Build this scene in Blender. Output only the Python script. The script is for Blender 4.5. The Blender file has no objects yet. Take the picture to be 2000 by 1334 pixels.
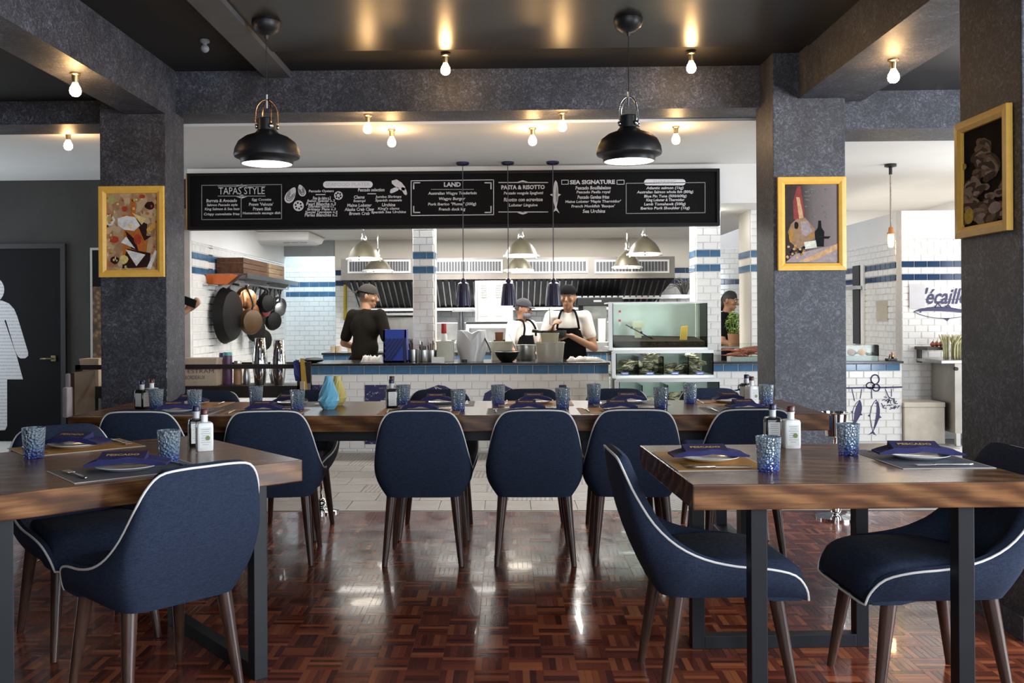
import bpy, bmesh, math, random
from mathutils import Vector, Matrix, Euler
random.seed(7)
SC = bpy.context.scene
COL = SC.collection
# ------------------------------------------------------------------ camera
F, CX, CY, HC = 1800.0, 952.0, 620.0, 1.24          # focal length and principal point for a 2000x1334 frame
ROT = Matrix.Rotation(math.radians(1.2), 3, 'Z') @ Matrix.Rotation(math.radians(90), 3, 'X') @ Matrix.Rotation(-0.006, 3, 'Z')
cam_data = bpy.data.cameras.new('camera')
cam_data.sensor_width = 36.0
cam_data.lens = F / 2000 * 36.0
cam_data.shift_x = (1000 - CX) / 2000
cam_data.shift_y = -(667 - CY) / 2000
cam_data.clip_start = 0.05
cam = bpy.data.objects.new('camera', cam_data)
cam.matrix_world = Matrix.Translation((0, 0, HC)) @ ROT.to_4x4()
COL.objects.link(cam)
SC.camera = cam
# ------------------------------------------------------------------ colour management
vs = SC.view_settings
vs.view_transform = 'Standard'; vs.look = 'None'; vs.gamma = 1.0; vs.use_curve_mapping = False
vs.exposure = 0.76
try:
    SC.cycles.use_denoising = True
    SC.cycles.max_bounces = 8; SC.cycles.transmission_bounces = 8; SC.cycles.transparent_max_bounces = 12
    SC.cycles.caustics_reflective = False; SC.cycles.caustics_refractive = False
    SC.cycles.sample_clamp_indirect = 4.0
except Exception:
    pass
# ------------------------------------------------------------------ daylight and kitchen light
world = bpy.data.worlds.new('daylight'); SC.world = world
world.use_nodes = True
bg = world.node_tree.nodes['Background']
bg.inputs[0].default_value = (0.78, 0.88, 1.0, 1); bg.inputs[1].default_value = 1.0

def area(name, loc, rot, sx, sy, watts, col, spread=180):
    l = bpy.data.lights.new(name, 'AREA'); l.shape = 'RECTANGLE'; l.size = sx; l.size_y = sy
    l.energy = watts; l.color = col; l.spread = math.radians(spread)
    o = bpy.data.objects.new(name, l); o.location = loc; o.rotation_euler = [math.radians(a) for a in rot]
    COL.objects.link(o); return o
# daylight of the window wall behind the photographer and of the entrance on the right
area('window_daylight', (1.3, -1.05, 1.45), (90, 0, 0), 4.4, 2.2, 55, (0.86, 0.93, 1.0))
area('right_window_daylight', (5.72, 1.3, 1.45), (90, 0, 90), 4.2, 2.2, 400, (0.84, 0.92, 1.0))
area('entrance_daylight', (5.5, 7.9, 1.5), (90, 0, 90), 2.0, 2.2, 32, (1.0, 0.96, 0.91))
area('added_back_right_fill', (4.9, 11.2, 2.66), (0, 0, 0), 0.8, 1.6, 30, (1.0, 0.93, 0.84))  # unseen fill added to brighten the back right zone
area('side_window_daylight', (-6.1, 8.0, 1.5), (90, 0, -90), 2.0, 1.8, 12, (0.85, 0.94, 1.0))
# unseen fill lights added below the kitchen ceiling, and lights under the extractor hood
area('added_kitchen_fill', (0.1, 9.3, 2.29), (0, 0, 0), 4.2, 0.3, 64, (1.0, 0.97, 0.92))
area('added_kitchen_fill.001', (-0.72, 10.7, 2.29), (0, 0, 0), 0.7, 0.8, 26, (1.0, 0.97, 0.92))
area('added_kitchen_fill.002', (0.86, 10.7, 2.29), (0, 0, 0), 0.6, 0.8, 26, (1.0, 0.97, 0.92))
area('added_kitchen_fill.003', (-2.3, 10.4, 2.29), (0, 0, 0), 0.6, 1.2, 7, (0.95, 0.98, 1.0))
area('added_kitchen_fill.004', (0.1, 11.95, 2.29), (0, 0, 0), 4.6, 0.25, 16, (1.0, 0.95, 0.88))
area('hood_light', (-0.3, 12.15, 1.36), (0, 0, 0), 3.6, 0.25, 16, (0.93, 0.97, 1.0))
area('alcove_light', (-2.75, 13.15, 2.29), (0, 0, 0), 0.7, 0.7, 5.5, (0.62, 0.86, 1.0))

# ------------------------------------------------------------------ helpers
def ray(px, py):
    return ROT @ Vector(((px - CX) / F, -(py - CY) / F, -1.0))
def P(px, py, Y):
    r = ray(px, py); t = Y / r.y
    return Vector((r.x * t, Y, HC + r.z * t))
def PZ(px, py, z):
    r = ray(px, py); t = (z - HC) / r.z
    return Vector((r.x * t, r.y * t, z))
def PX(px, py, x):
    r = ray(px, py); t = x / r.x
    return Vector((x, r.y * t, HC + r.z * t))
WO = {}                                             # world origin of every object built here
def V(*a): return Vector(a)

class MB:
    """collects geometry (world coordinates) for one mesh"""
    def __init__(s): s.v = []; s.f = []; s.m = []; s.mi = 0
    def add(s, vs, fs):
        b = len(s.v); s.v += [Vector(p) for p in vs]
        for f in fs: s.f.append([b + i for i in f]); s.m.append(s.mi)
        return s
    def box(s, a, b):
        x0, y0, z0 = a; x1, y1, z1 = b
        if x0 > x1: x0, x1 = x1, x0
        if y0 > y1: y0, y1 = y1, y0
        if z0 > z1: z0, z1 = z1, z0
        return s.add([(x0,y0,z0),(x1,y0,z0),(x1,y1,z0),(x0,y1,z0),(x0,y0,z1),(x1,y0,z1),(x1,y1,z1),(x0,y1,z1)],
                     [(0,3,2,1),(4,5,6,7),(0,1,5,4),(1,2,6,5),(2,3,7,6),(3,0,4,7)])
    def loft(s, loops, closed=True, cap0=True, cap1=True):
        n = len(loops[0]); b = len(s.v)
        for L in loops: s.v += [Vector(p) for p in L]
        for i in range(len(loops) - 1):
            for j in range(n if closed else n - 1):
                k = (j + 1) % n
                s.f.append([b+i*n+j, b+i*n+k, b+(i+1)*n+k, b+(i+1)*n+j]); s.m.append(s.mi)
        if closed and cap0: s.f.append([b + j for j in range(n)][::-1]); s.m.append(s.mi)
        if closed and cap1: s.f.append([b + (len(loops)-1)*n + j for j in range(n)]); s.m.append(s.mi)
        return s
    def lathe(s, prof, c=(0,0,0), n=24, cap0=True, cap1=True, axis=None):
        c = Vector(c); loops = []
        M = Matrix.Identity(3)
        if axis is not None: M = Vector((0,0,1)).rotation_difference(Vector(axis)).to_matrix()
        for r, z in prof:
            loops.append([c + M @ Vector((r*math.cos(2*math.pi*j/n), r*math.sin(2*math.pi*j/n), z)) for j in range(n)])
        return s.loft(loops, True, cap0, cap1)
    def tube(s, pts, r, n=8, closed=False):
        pts = [Vector(p) for p in pts]; loops = []; N = len(pts)
        rr = r if isinstance(r, (list, tuple)) else [r] * N
        t0 = (pts[1] - pts[0]).normalized()
        up = Vector((0,0,1)) if abs(t0.z) < 0.9 else Vector((1,0,0))
        u = t0.cross(up).normalized()
        for i in range(N):
            if closed: t = pts[(i+1) % N] - pts[i-1]
            else: t = pts[min(i+1, N-1)] - pts[max(i-1, 0)]
            t.normalize(); u = u - t * u.dot(t)
            if u.length < 1e-6: u = t.orthogonal()
            u.normalize(); w = t.cross(u)
            loops.append([pts[i] + (u*math.cos(2*math.pi*j/n) + w*math.sin(2*math.pi*j/n)) * rr[i] for j in range(n)])
        if closed: loops.append(loops[0]); return s.loft(loops, True, False, False)
        return s.loft(loops)
    def bar(s, a, b, w, d=None):
        """square bar between two points"""
        a = Vector(a); b = Vector(b); d = d or w; t = (b - a).normalized()
        up = Vector((0,0,1)) if abs(t.z) < 0.9 else Vector((0,1,0))
        u = t.cross(up).normalized() * w/2; v = t.cross(u).normalized() * d/2
        return s.loft([[p+u+v, p-u+v, p-u-v, p+u-v] for p in (a, b)])
    def ell(s, c, r, nu=14, nv=9, M=None):
        c = Vector(c); loops = []
        for i in range(nv + 1):
            a = math.pi * (i + 0.02) / (nv + 0.04) - math.pi/2
            L = []
            for j in range(nu):
                p = Vector((r[0]*math.cos(a)*math.cos(2*math.pi*j/nu), r[1]*math.cos(a)*math.sin(2*math.pi*j/nu), r[2]*math.sin(a)))
                L.append(c + (M @ p if M else p))
            loops.append(L)
        return s.loft(loops)
    def cap(s, p0, r0, p1, r1, n=12):
        """tapered capsule"""
        p0 = Vector(p0); p1 = Vector(p1); d = p1 - p0; L = d.length
        M = Vector((0,0,1)).rotation_difference(d).to_matrix() if L > 1e-6 else Matrix.Identity(3)
        prof = [(r0*math.cos(a), r0*math.sin(a)) for a in (-1.5, -1.0, -0.5, 0)] + [(r1*math.cos(a), L + r1*math.sin(a)) for a in (0, 0.5, 1.0, 1.5)]
        return s.loft([[p0 + M @ Vector((r*math.cos(2*math.pi*j/n), r*math.sin(2*math.pi*j/n), z)) for j in range(n)] for r, z in prof])
    def poly(s, pts, nrm, t):
        """flat outline extruded by t along nrm"""
        n = Vector(nrm) * t; pts = [Vector(p) for p in pts]
        s.add(pts + [p + n for p in pts], [list(range(len(pts)))[::-1], list(range(len(pts), 2*len(pts)))] +
              [[i, (i+1) % len(pts), len(pts) + (i+1) % len(pts), len(pts) + i] for i in range(len(pts))])
        return s
    def build(s, name, mat, parent=None, smooth=False, bevel=0, origin=None, seg=2):
        me = bpy.data.meshes.new(name)
        if parent is not None: o0 = WO[parent.name]
        elif origin is not None: o0 = Vector(origin)
        else:
            mn = Vector([min(p[i] for p in s.v) for i in range(3)]); mx = Vector([max(p[i] for p in s.v) for i in range(3)])
            o0 = Vector(((mn.x+mx.x)/2, (mn.y+mx.y)/2, mn.z))
        me.from_pydata([p - o0 for p in s.v], [], s.f)
        for m in (mat if isinstance(mat, (list, tuple)) else [mat]): me.materials.append(m)
        for p, mi in zip(me.polygons, s.m): p.material_index = mi
        bm = bmesh.new(); bm.from_mesh(me); bmesh.ops.recalc_face_normals(bm, faces=bm.faces)
        if bevel:
            es = [e for e in bm.edges if len(e.link_faces) == 2 and e.calc_face_angle(0) > 0.5]
            bmesh.ops.bevel(bm, geom=es, offset=bevel, segments=seg, profile=0.6, affect='EDGES', clamp_overlap=True)
        bm.to_mesh(me); bm.free()
        if smooth:
            for p in me.polygons: p.use_smooth = True
            if smooth is not True:
                try: me.set_sharp_from_angle(angle=math.radians(smooth))
                except Exception: pass
        ob = bpy.data.objects.new(name, me); COL.objects.link(ob)
        WO[ob.name] = o0
        if parent is not None: ob.parent = parent
        else: ob.location = o0
        return ob

def tag(o, label, cat, group=None):
    o['label'] = label; o['category'] = cat
    if group: o['group'] = group
    return o
def struct(o): o['kind'] = 'structure'; return o
def stuff(o): o['kind'] = 'stuff'; return o
def thing(name, label, cat, loc=(0,0,0), rotz=0, group=None):
    o = bpy.data.objects.new(name, None); o.empty_display_size = 0.05; COL.objects.link(o)
    o.location = loc; o.rotation_euler = (0, 0, rotz); WO[o.name] = Vector(loc)
    return tag(o, label, cat, group)
def copy_tree(o, parent=None):
    c = o.copy(); COL.objects.link(c); c.parent = parent; WO[c.name] = WO[o.name].copy()
    for ch in list(o.children): copy_tree(ch, c)
    return c
class Proto:
    """first use moves the built thing itself, later uses copy it with its parts"""
    def __init__(s, root): s.root = root; s.used = False
    def put(s, loc, rotz=0, label=None, group=None, scale=None):
        o = copy_tree(s.root) if s.used else s.root
        s.used = True
        o.location = loc; o.rotation_euler = (0, 0, rotz)
        if scale: o.scale = (scale,)*3 if not isinstance(scale, tuple) else scale
        if label: o['label'] = label
        if group: o['group'] = group
        return o
def chain(pts, n):
    """Catmull-Rom through pts, n steps per span"""
    pts = [Vector(p) for p in pts]; out = []
    for i in range(len(pts) - 1):
        p0 = pts[max(i-1, 0)]; p1 = pts[i]; p2 = pts[i+1]; p3 = pts[min(i+2, len(pts)-1)]
        for k in range(n):
            t = k / n
            out.append(0.5*((2*p1) + (p2-p0)*t + (2*p0-5*p1+4*p2-p3)*t*t + (3*p1-p0-3*p2+p3)*t**3))
    out.append(pts[-1]); return out
def remesh(o, vox, smooth=2):
    m = o.modifiers.new('r', 'REMESH'); m.mode = 'VOXEL'; m.voxel_size = vox
    if smooth:
        sm = o.modifiers.new('s', 'SMOOTH'); sm.factor = 0.5; sm.iterations = smooth
    dg = bpy.context.evaluated_depsgraph_get(); dg.update()
    me = bpy.data.meshes.new_from_object(o.evaluated_get(dg)); old = o.data
    o.modifiers.clear(); mats = list(old.materials); o.data = me
    me.materials.clear()
    for k in mats: me.materials.append(k)
    for p in me.polygons: p.use_smooth = True; p.material_index = 0
    bpy.data.meshes.remove(old); return o
def text_mesh(body, size, shear=0, bold=0, align='CENTER', space=1.0, line=1.0):
    cu = bpy.data.curves.new('t', 'FONT'); cu.body = body; cu.size = size; cu.shear = shear; cu.offset = bold
    cu.align_x = align; cu.align_y = 'CENTER'; cu.space_character = space; cu.space_line = line; cu.resolution_u = 2
    ob = bpy.data.objects.new('t', cu); COL.objects.link(ob)
    dg = bpy.context.evaluated_depsgraph_get(); dg.update()
    me = bpy.data.meshes.new_from_object(ob.evaluated_get(dg))
    vs = [v.co.copy() for v in me.vertices]; fs = [list(p.vertices) for p in me.polygons]
    bpy.data.objects.remove(ob); bpy.data.curves.remove(cu); bpy.data.meshes.remove(me)
    return vs, fs
def put_text(name, body, c, u, v, size, mat, parent, fit=None, **kw):
    """flat lettering centred on c in the plane of u (reading direction) and v (up); fit = (width, height)"""
    vs, fs = text_mesh(body, size, **kw)
    c, u, v = Vector(c), Vector(u), Vector(v)
    x0 = min(p.x for p in vs); x1 = max(p.x for p in vs); y0 = min(p.y for p in vs); y1 = max(p.y for p in vs)
    sx = sy = 1.0
    if fit:
        sx = fit[0] / (x1 - x0)
        sy = fit[1] / (y1 - y0) if fit[1] else sx
    m = MB(); m.add([c + u*((p.x-(x0+x1)/2)*sx) + v*((p.y-(y0+y1)/2)*sy) for p in vs], fs)
    return m.build(name, mat, parent)

# ------------------------------------------------------------------ materials
class NT:
    def __init__(s, name):
        s.m = bpy.data.materials.new(name); s.m.use_nodes = True; s.t = s.m.node_tree; s.n = s.t.nodes
        s.b = s.n['Principled BSDF']; s.out = s.n['Material Output']
    def new(s, typ, **kw):
        n = s.n.new(typ)
        for k, v in kw.items(): setattr(n, k, v)
        return n
    def link(s, a, b): s.t.links.new(a, b)
    def co(s, kind='Object', scale=(1,1,1), rot=(0,0,0)):
        tc = s.new('ShaderNodeTexCoord'); mp = s.new('ShaderNodeMapping')
        mp.inputs['Scale'].default_value = scale; mp.inputs['Rotation'].default_value = rot
        s.link(tc.outputs[kind], mp.inputs[0]); return mp.outputs[0]
    def noise(s, co, scale, detail=4, rough=0.6, dist=0):
        n = s.new('ShaderNodeTexNoise'); n.inputs['Scale'].default_value = scale; n.inputs['Detail'].default_value = detail
        n.inputs['Roughness'].default_value = rough; n.inputs['Distortion'].default_value = dist
        if co: s.link(co, n.inputs['Vector'])
        return n.outputs[0]
    def ramp(s, fac, stops):
        r = s.new('ShaderNodeValToRGB'); el = r.color_ramp.elements
        while len(el) < len(stops): el.new(0.5)
        for e, (p, c) in zip(el, stops): e.position = p; e.color = (*c, 1) if len(c) == 3 else c
        s.link(fac, r.inputs[0]); return r.outputs[0]
    def bump(s, h, strength, dist=0.01):
        b = s.new('ShaderNodeBump'); b.inputs['Strength'].default_value = strength; b.inputs['Distance'].default_value = dist
        s.link(h, b.inputs['Height']); s.link(b.outputs[0], s.b.inputs['Normal'])
    def math(s, op, a, b=None):
        n = s.new('ShaderNodeMath', operation=op)
        for i, x in enumerate((a, b)):
            if x is None: continue
            if isinstance(x, (int, float)): n.inputs[i].default_value = x
            else: s.link(x, n.inputs[i])
        return n.outputs[0]
    def mix(s, fac, a, b, typ='MIX'):
        n = s.new('ShaderNodeMix', data_type='RGBA', blend_type=typ)
        for i, x in ((0, fac), (6, a), (7, b)):
            if isinstance(x, (int, float)): n.inputs[i].default_value = x
            elif isinstance(x, (tuple, list)): n.inputs[i].default_value = (*x, 1)
            else: s.link(x, n.inputs[i])
        return n.outputs[2]
    def set(s, **kw):
        names = dict(base='Base Color', rough='Roughness', metal='Metallic', spec='Specular IOR Level', trans='Transmission Weight',
                     ior='IOR', coat='Coat Weight', emis='Emission Color', es='Emission Strength', alpha='Alpha', sheen='Sheen Weight')
        for k, v in kw.items():
            i = s.b.inputs[names[k]]
            if isinstance(v, (tuple, list)): i.default_value = (*v, 1)
            elif isinstance(v, (int, float)): i.default_value = v
            else: s.link(v, i)
        return s
MATS = {}
def mat(name, base, rough=0.5, metal=0, spec=0.5, vary=0.0, scale=8, bump=0, **kw):
    """plain procedural material with a little noise variation of the colour"""
    if name in MATS: return MATS[name]
    n = NT(name)
    if vary or bump:
        f = n.noise(n.co(), scale, 4)
        if vary:
            lo = [max(0, c*(1-vary)) for c in base]; hi = [min(1, c*(1+vary)) for c in base]
            n.set(base=n.ramp(f, [(0.3, lo), (0.7, hi)]))
        else: n.set(base=base)
        if bump: n.bump(f, bump)
    else: n.set(base=base)
    n.set(rough=rough, metal=metal, spec=spec, **kw)
    MATS[name] = n.m; return n.m
def emit(name, col, strength):
    n = NT(name); n.set(base=col, emis=col, es=strength); MATS[name] = n.m; return n.m

def m_plaster():
    n = NT('dark_slate_plaster'); co = n.co()
    a = n.noise(co, 2.6, 6, 0.7, 1.5); b = n.noise(co, 38, 7, 0.8, 1.6); c = n.noise(n.co(scale=(1.0,1.0,1.6)), 115, 3, 0.75, 0.8)
    f1 = n.ramp(b, [(0.48, (0,0,0)), (0.68, (1,1,1))]); f2 = n.ramp(c, [(0.60, (0,0,0)), (0.74, (1,1,1))])
    base = n.ramp(a, [(0.3, (0.024, 0.024, 0.029)), (0.7, (0.050, 0.051, 0.062))])
    k = n.math('MULTIPLY', n.math('ADD', f1, n.math('MULTIPLY', f2, 0.8)), n.ramp(a, [(0.30, (0.16,)*3), (0.66, (0.85,)*3)]))
    col = n.mix(k, base, (0.30, 0.31, 0.38))
    n.set(base=col, rough=0.5, spec=0.45); n.bump(b, 0.25, 0.006); return n.m
PLASTER = m_plaster()
def m_wood(name, c0, c1, c2, axis='x', rough=0.3, sc=1.0):
    n = NT(name)
    s3 = {'x': (0.7, 6, 6), 'y': (6, 0.7, 6), 'z': (6, 6, 0.7)}[axis]
    co = n.co(scale=tuple(k*sc for k in s3))
    a = n.noise(co, 1.3, 5, 0.6, 1.6)
    if axis == 'x' and 'walnut' in name:
        w = n.new('ShaderNodeTexWave', bands_direction='DIAGONAL'); w.inputs['Scale'].default_value = 5.0; w.inputs['Distortion'].default_value = 7.0
        w.inputs['Detail'].default_value = 4; w.inputs['Detail Scale'].default_value = 1.0; n.link(n.co(scale=(0.55, 1.3, 1.6)), w.inputs['Vector'])
        a = n.math('ADD', n.math('MULTIPLY', a, 0.74), n.math('MULTIPLY', w.outputs[1], 0.26))
    s4 = {'x': (3, 70, 70), 'y': (70, 3, 70), 'z': (70, 70, 3)}[axis]
    g = n.noise(n.co(scale=s4), 1.0, 3, 0.6)
    col = n.ramp(a, [(0.28, c0), (0.5, c1), (0.72, c2)])
    col = n.mix(n.math('MULTIPLY', n.ramp(g, [(0.45, (0,0,0)), (0.65, (1,1,1))]), 0.45), col, tuple(k*0.45 for k in c0))
    n.set(base=col, rough=rough, spec=0.36); n.bump(g, 0.08, 0.003); return n.m
WALNUT = m_wood('walnut_slab', (0.055, 0.021, 0.009), (0.155, 0.064, 0.025), (0.31, 0.145, 0.058), 'x', 0.24)
WALNUT_END = m_wood('walnut_slab_end_grain', (0.055, 0.028, 0.015), (0.15, 0.083, 0.043), (0.29, 0.17, 0.09), 'y', 0.4, 1.6)
LEGWOOD = m_wood('dark_leg_wood', (0.025, 0.012, 0.009), (0.06, 0.03, 0.022), (0.1, 0.052, 0.038), 'z', 0.28)
CRATEWOOD = m_wood('crate_wood', (0.06, 0.026, 0.012), (0.12, 0.052, 0.024), (0.18, 0.09, 0.045), 'y', 0.6)
def m_fabric():
    n = NT('navy_weave_upholstery')
    a = n.noise(n.co(scale=(1, 1, 10)), 60, 3, 0.7); b = n.noise(n.co(scale=(10, 10, 1)), 50, 3, 0.7)
    f = n.math('ADD', n.math('MULTIPLY', a, 0.6), n.math('MULTIPLY', b, 0.4))
    n.set(base=n.ramp(f, [(0.35, (0.010, 0.014, 0.027)), (0.65, (0.031, 0.044, 0.082))]), rough=0.9, spec=0.18)
    n.bump(f, 0.35, 0.003); return n.m
FABRIC = m_fabric()
def m_parquet(attr):
    n = NT('parquet_strip_wood' + ('_field' if attr else ''))
    if attr:
        r = n.new('ShaderNodeAttribute'); r.attribute_name = 'tone'; rnd = r.outputs['Fac']
    else:
        r = n.new('ShaderNodeObjectInfo'); rnd = r.outputs['Random']
    g = n.noise(n.co('Generated' if not attr else 'Object', scale=(4, 40, 1) if not attr else (40, 40, 1)), 2.0, 3, 0.6)
    col = n.ramp(rnd, [(0.0, (0.085, 0.020, 0.011)), (0.35, (0.20, 0.042, 0.018)), (0.7, (0.33, 0.076, 0.030)), (1.0, (0.52, 0.16, 0.058))])
    col = n.mix(n.math('MULTIPLY', g, 0.5), col, (0.03, 0.008, 0.006))
    rg = n.ramp(n.noise(n.co('Object' if attr else 'Generated'), 7 if attr else 2, 4), [(0.3, (0.13,)*3), (0.7, (0.26,)*3)])
    n.set(base=col, rough=rg, spec=0.5, coat=0.25); n.bump(n.noise(n.co('Object' if attr else 'Generated'), 9 if attr else 1.5, 3), 0.12, 0.004); return n.m
PARQ = m_parquet(False); PARQ_F = m_parquet(True)
def m_hatch(name, rot, sc, k, line=(0.15, 0.145, 0.14)):
    n = NT(name); co = n.co('Object', rot=(0, 0, rot))
    w = n.new('ShaderNodeTexWave'); w.inputs['Scale'].default_value = sc; w.inputs['Distortion'].default_value = 0.3
    n.link(co, w.inputs['Vector'])
    base = n.ramp(n.noise(n.co(), 6, 5), [(0.3, (0.33, 0.31, 0.29)), (0.7, (0.46, 0.44, 0.41))])
    m = n.math('MULTIPLY', n.ramp(w.outputs[1], [(0.62, (0,0,0)), (0.72, (1,1,1))]), n.ramp(n.noise(n.co(), 4, 3), [(0.34, (0.25*k,)*3), (0.5, (k,)*3)]))
    n.set(base=n.mix(m, base, line), rough=0.42, spec=0.4); return n.m
HATCH = [m_hatch('cement_tile_diagonal', 0.8, 9, 0.9), m_hatch('cement_tile_counter_diagonal', -0.7, 14, 0.55), m_hatch('cement_tile_upright_bars', 0.05, 10, 0.8),
         m_hatch('cement_tile_fine_lines', 0.7, 26, 0.5), m_hatch('cement_tile_plain', 1.2, 11, 0.15)]
TILE_W = mat('white_glazed_tile', (0.86, 0.85, 0.83), 0.12, spec=0.5, vary=0.05, scale=3)
TILE_B = mat('blue_glazed_tile', (0.062, 0.15, 0.27), 0.12, spec=0.5, vary=0.3, scale=5)
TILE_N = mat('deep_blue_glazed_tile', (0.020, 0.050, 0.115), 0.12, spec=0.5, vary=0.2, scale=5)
GROUT = mat('grout', (0.70, 0.69, 0.66), 0.9, vary=0.08)
WHITE = mat('white_paint', (0.86, 0.85, 0.83), 0.7, vary=0.03, scale=1.5)
CREAM = mat('cream_kitchen_paint', (0.66, 0.62, 0.55), 0.7, vary=0.04, scale=1.5)
WALLGREY = mat('charcoal_wall_paint', (0.055, 0.053, 0.051), 0.85, spec=0.15, vary=0.15, scale=2)
BLACKDOOR = mat('black_door_paint', (0.006, 0.006, 0.007), 0.6, spec=0.12, vary=0.15, scale=3)
CEIL = mat('brown_lacquered_ceiling', (0.022, 0.014, 0.010), 0.33, spec=0.5, vary=0.2, scale=3, bump=0.05)
CEIL_M = mat('matt_black_ceiling', (0.010, 0.009, 0.009), 0.8, vary=0.2, scale=3)
STEEL = mat('brushed_stainless_steel', (0.58, 0.57, 0.55), 0.32, 1.0, vary=0.1, scale=12)
STEEL_D = mat('dark_stainless_steel', (0.30, 0.31, 0.33), 0.3, 1.0, vary=0.15, scale=12)
CHROME = mat('chrome', (0.85, 0.85, 0.85), 0.07, 1.0)
COPPER = mat('copper', (0.72, 0.34, 0.16), 0.2, 1.0, vary=0.1)
BLACKSTEEL = mat('black_powder_coated_steel', (0.011, 0.012, 0.015), 0.45, spec=0.25, vary=0.15)
BLACK = mat('black_plastic', (0.010, 0.010, 0.011), 0.4, vary=0.1)
GRANITE = mat('black_granite', (0.018, 0.018, 0.020), 0.18, spec=0.5, vary=0.5, scale=60)
NAVY = mat('navy_enamel', (0.012, 0.013, 0.055), 0.25, spec=0.5, coat=0.3, vary=0.1)
PIPING = mat('white_piping', (0.72, 0.70, 0.66), 0.6, vary=0.05)
PORCELAIN = mat('white_porcelain', (0.80, 0.79, 0.77), 0.15, vary=0.02)
CHALK = mat('chalk_white_print', (0.62, 0.61, 0.64), 0.9, vary=0.15, scale=40)
CHALKDIM = mat('chalk_grey_print', (0.27, 0.27, 0.27), 0.9, vary=0.15, scale=40)
BOARD = mat('blackboard', (0.006, 0.0055, 0.006), 0.8, spec=0.15, vary=0.15, scale=4)
GOLD = mat('gilt_frame_wood', (0.98, 0.55, 0.10), 0.3, 0.0, vary=0.08, scale=22)
NAVYPRINT = mat('navy_print', (0.028, 0.028, 0.105), 0.5, vary=0.15, scale=30)
SKIN = mat('skin', (0.33, 0.165, 0.092), 0.55, vary=0.06, scale=14)
HAIR = mat('dark_hair', (0.012, 0.009, 0.008), 0.6, vary=0.2, scale=60)
SHIRT_W = mat('white_cotton', (0.72, 0.68, 0.63), 0.85, vary=0.06, scale=12)
SHIRT_B = mat('faded_black_cotton', (0.012, 0.010, 0.008), 0.95, spec=0.08, vary=0.2, scale=9)
APRON = mat('black_apron_cotton', (0.006, 0.006, 0.007), 0.9, spec=0.08, vary=0.2, scale=14)
NAPKIN = mat('navy_napkin_linen', (0.018, 0.018, 0.105), 0.8, vary=0.25, scale=26)
GOLDPRINT = mat('gold_print', (0.62, 0.38, 0.10), 0.5)
MAT_O = mat('ochre_placemat_paper', (0.50, 0.24, 0.045), 0.6, vary=0.1, scale=18)
MAT_G = mat('slate_placemat_paper', (0.115, 0.125, 0.16), 0.6, vary=0.12, scale=18)
MATEDGE = mat('placemat_border', (0.60, 0.56, 0.50), 0.7)
BULB = emit('lit_filament_bulb', (1.0, 0.60, 0.25), 60)
LAMPGLOW = emit('lit_lamp_diffuser', (1.0, 0.90, 0.74), 5.0)
BRASS = mat('aged_brass', (0.40, 0.30, 0.16), 0.35, 1.0, vary=0.15)
OLIVE = mat('olive_bronze_enamel', (0.125, 0.112, 0.076), 0.4, 0.4, vary=0.1)
SHADE = mat('charcoal_lamp_shade', (0.014, 0.014, 0.016), 0.42, spec=0.5, vary=0.1)
def m_glasspane():
    n = NT('greenish_tank_glass'); t = n.new('ShaderNodeBsdfTransparent'); t.inputs[0].default_value = (0.93, 0.975, 0.955, 1)
    g = n.new('ShaderNodeBsdfGlossy'); g.inputs['Roughness'].default_value = 0.03
    fr = n.new('ShaderNodeFresnel'); fr.inputs[0].default_value = 1.22
    mx = n.new('ShaderNodeMixShader'); n.link(fr.outputs[0], mx.inputs[0]); n.link(t.outputs[0], mx.inputs[1]); n.link(g.outputs[0], mx.inputs[2])
    n.link(mx.outputs[0], n.out.inputs[0]); return n.m
PANE = m_glasspane()
def m_tumbler():
    n = NT('blue_pressed_glass'); co = n.co('Generated')
    sp = n.new('ShaderNodeSeparateXYZ'); n.link(co, sp.inputs[0])
    col = n.ramp(sp.outputs[2], [(0.0, (0.08, 0.17, 0.98)), (0.12, (0.22, 0.38, 0.99)), (0.4, (0.48, 0.71, 0.99)), (0.75, (0.72, 0.87, 1.0)), (1.0, (0.72, 0.86, 1.0))])
    v = n.new('ShaderNodeTexVoronoi'); v.inputs['Scale'].default_value = 9; n.link(n.co('Generated', scale=(1,1,1.4)), v.inputs['Vector'])
    bp = n.new('ShaderNodeBump'); bp.inputs['Strength'].default_value = 0.9; bp.inputs['Distance'].default_value = 0.02; n.link(v.outputs[0], bp.inputs['Height'])
    t = n.new('ShaderNodeBsdfTransparent'); n.link(col, t.inputs[0])
    d = n.new('ShaderNodeBsdfTranslucent'); n.link(col, d.inputs[0]); n.link(bp.outputs[0], d.inputs['Normal'])
    e = n.new('ShaderNodeBsdfDiffuse'); n.link(col, e.inputs[0]); n.link(bp.outputs[0], e.inputs['Normal'])
    g = n.new('ShaderNodeBsdfGlossy'); g.inputs['Roughness'].default_value = 0.06; n.link(bp.outputs[0], g.inputs['Normal'])
    fr = n.new('ShaderNodeFresnel'); fr.inputs[0].default_value = 1.6; n.link(bp.outputs[0], fr.inputs['Normal'])
    def mx(f, a, b):
        k = n.new('ShaderNodeMixShader'); n.link(a, k.inputs[1]); n.link(b, k.inputs[2])
        if isinstance(f, float): k.inputs[0].default_value = f
        else: n.link(f, k.inputs[0])
        return k.outputs[0]
    sh = mx(0.58, t.outputs[0], mx(0.5, d.outputs[0], e.outputs[0]))
    n.link(mx(fr.outputs[0], sh, g.outputs[0]), n.out.inputs[0]); return n.m
TUMBLER = m_tumbler()
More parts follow.
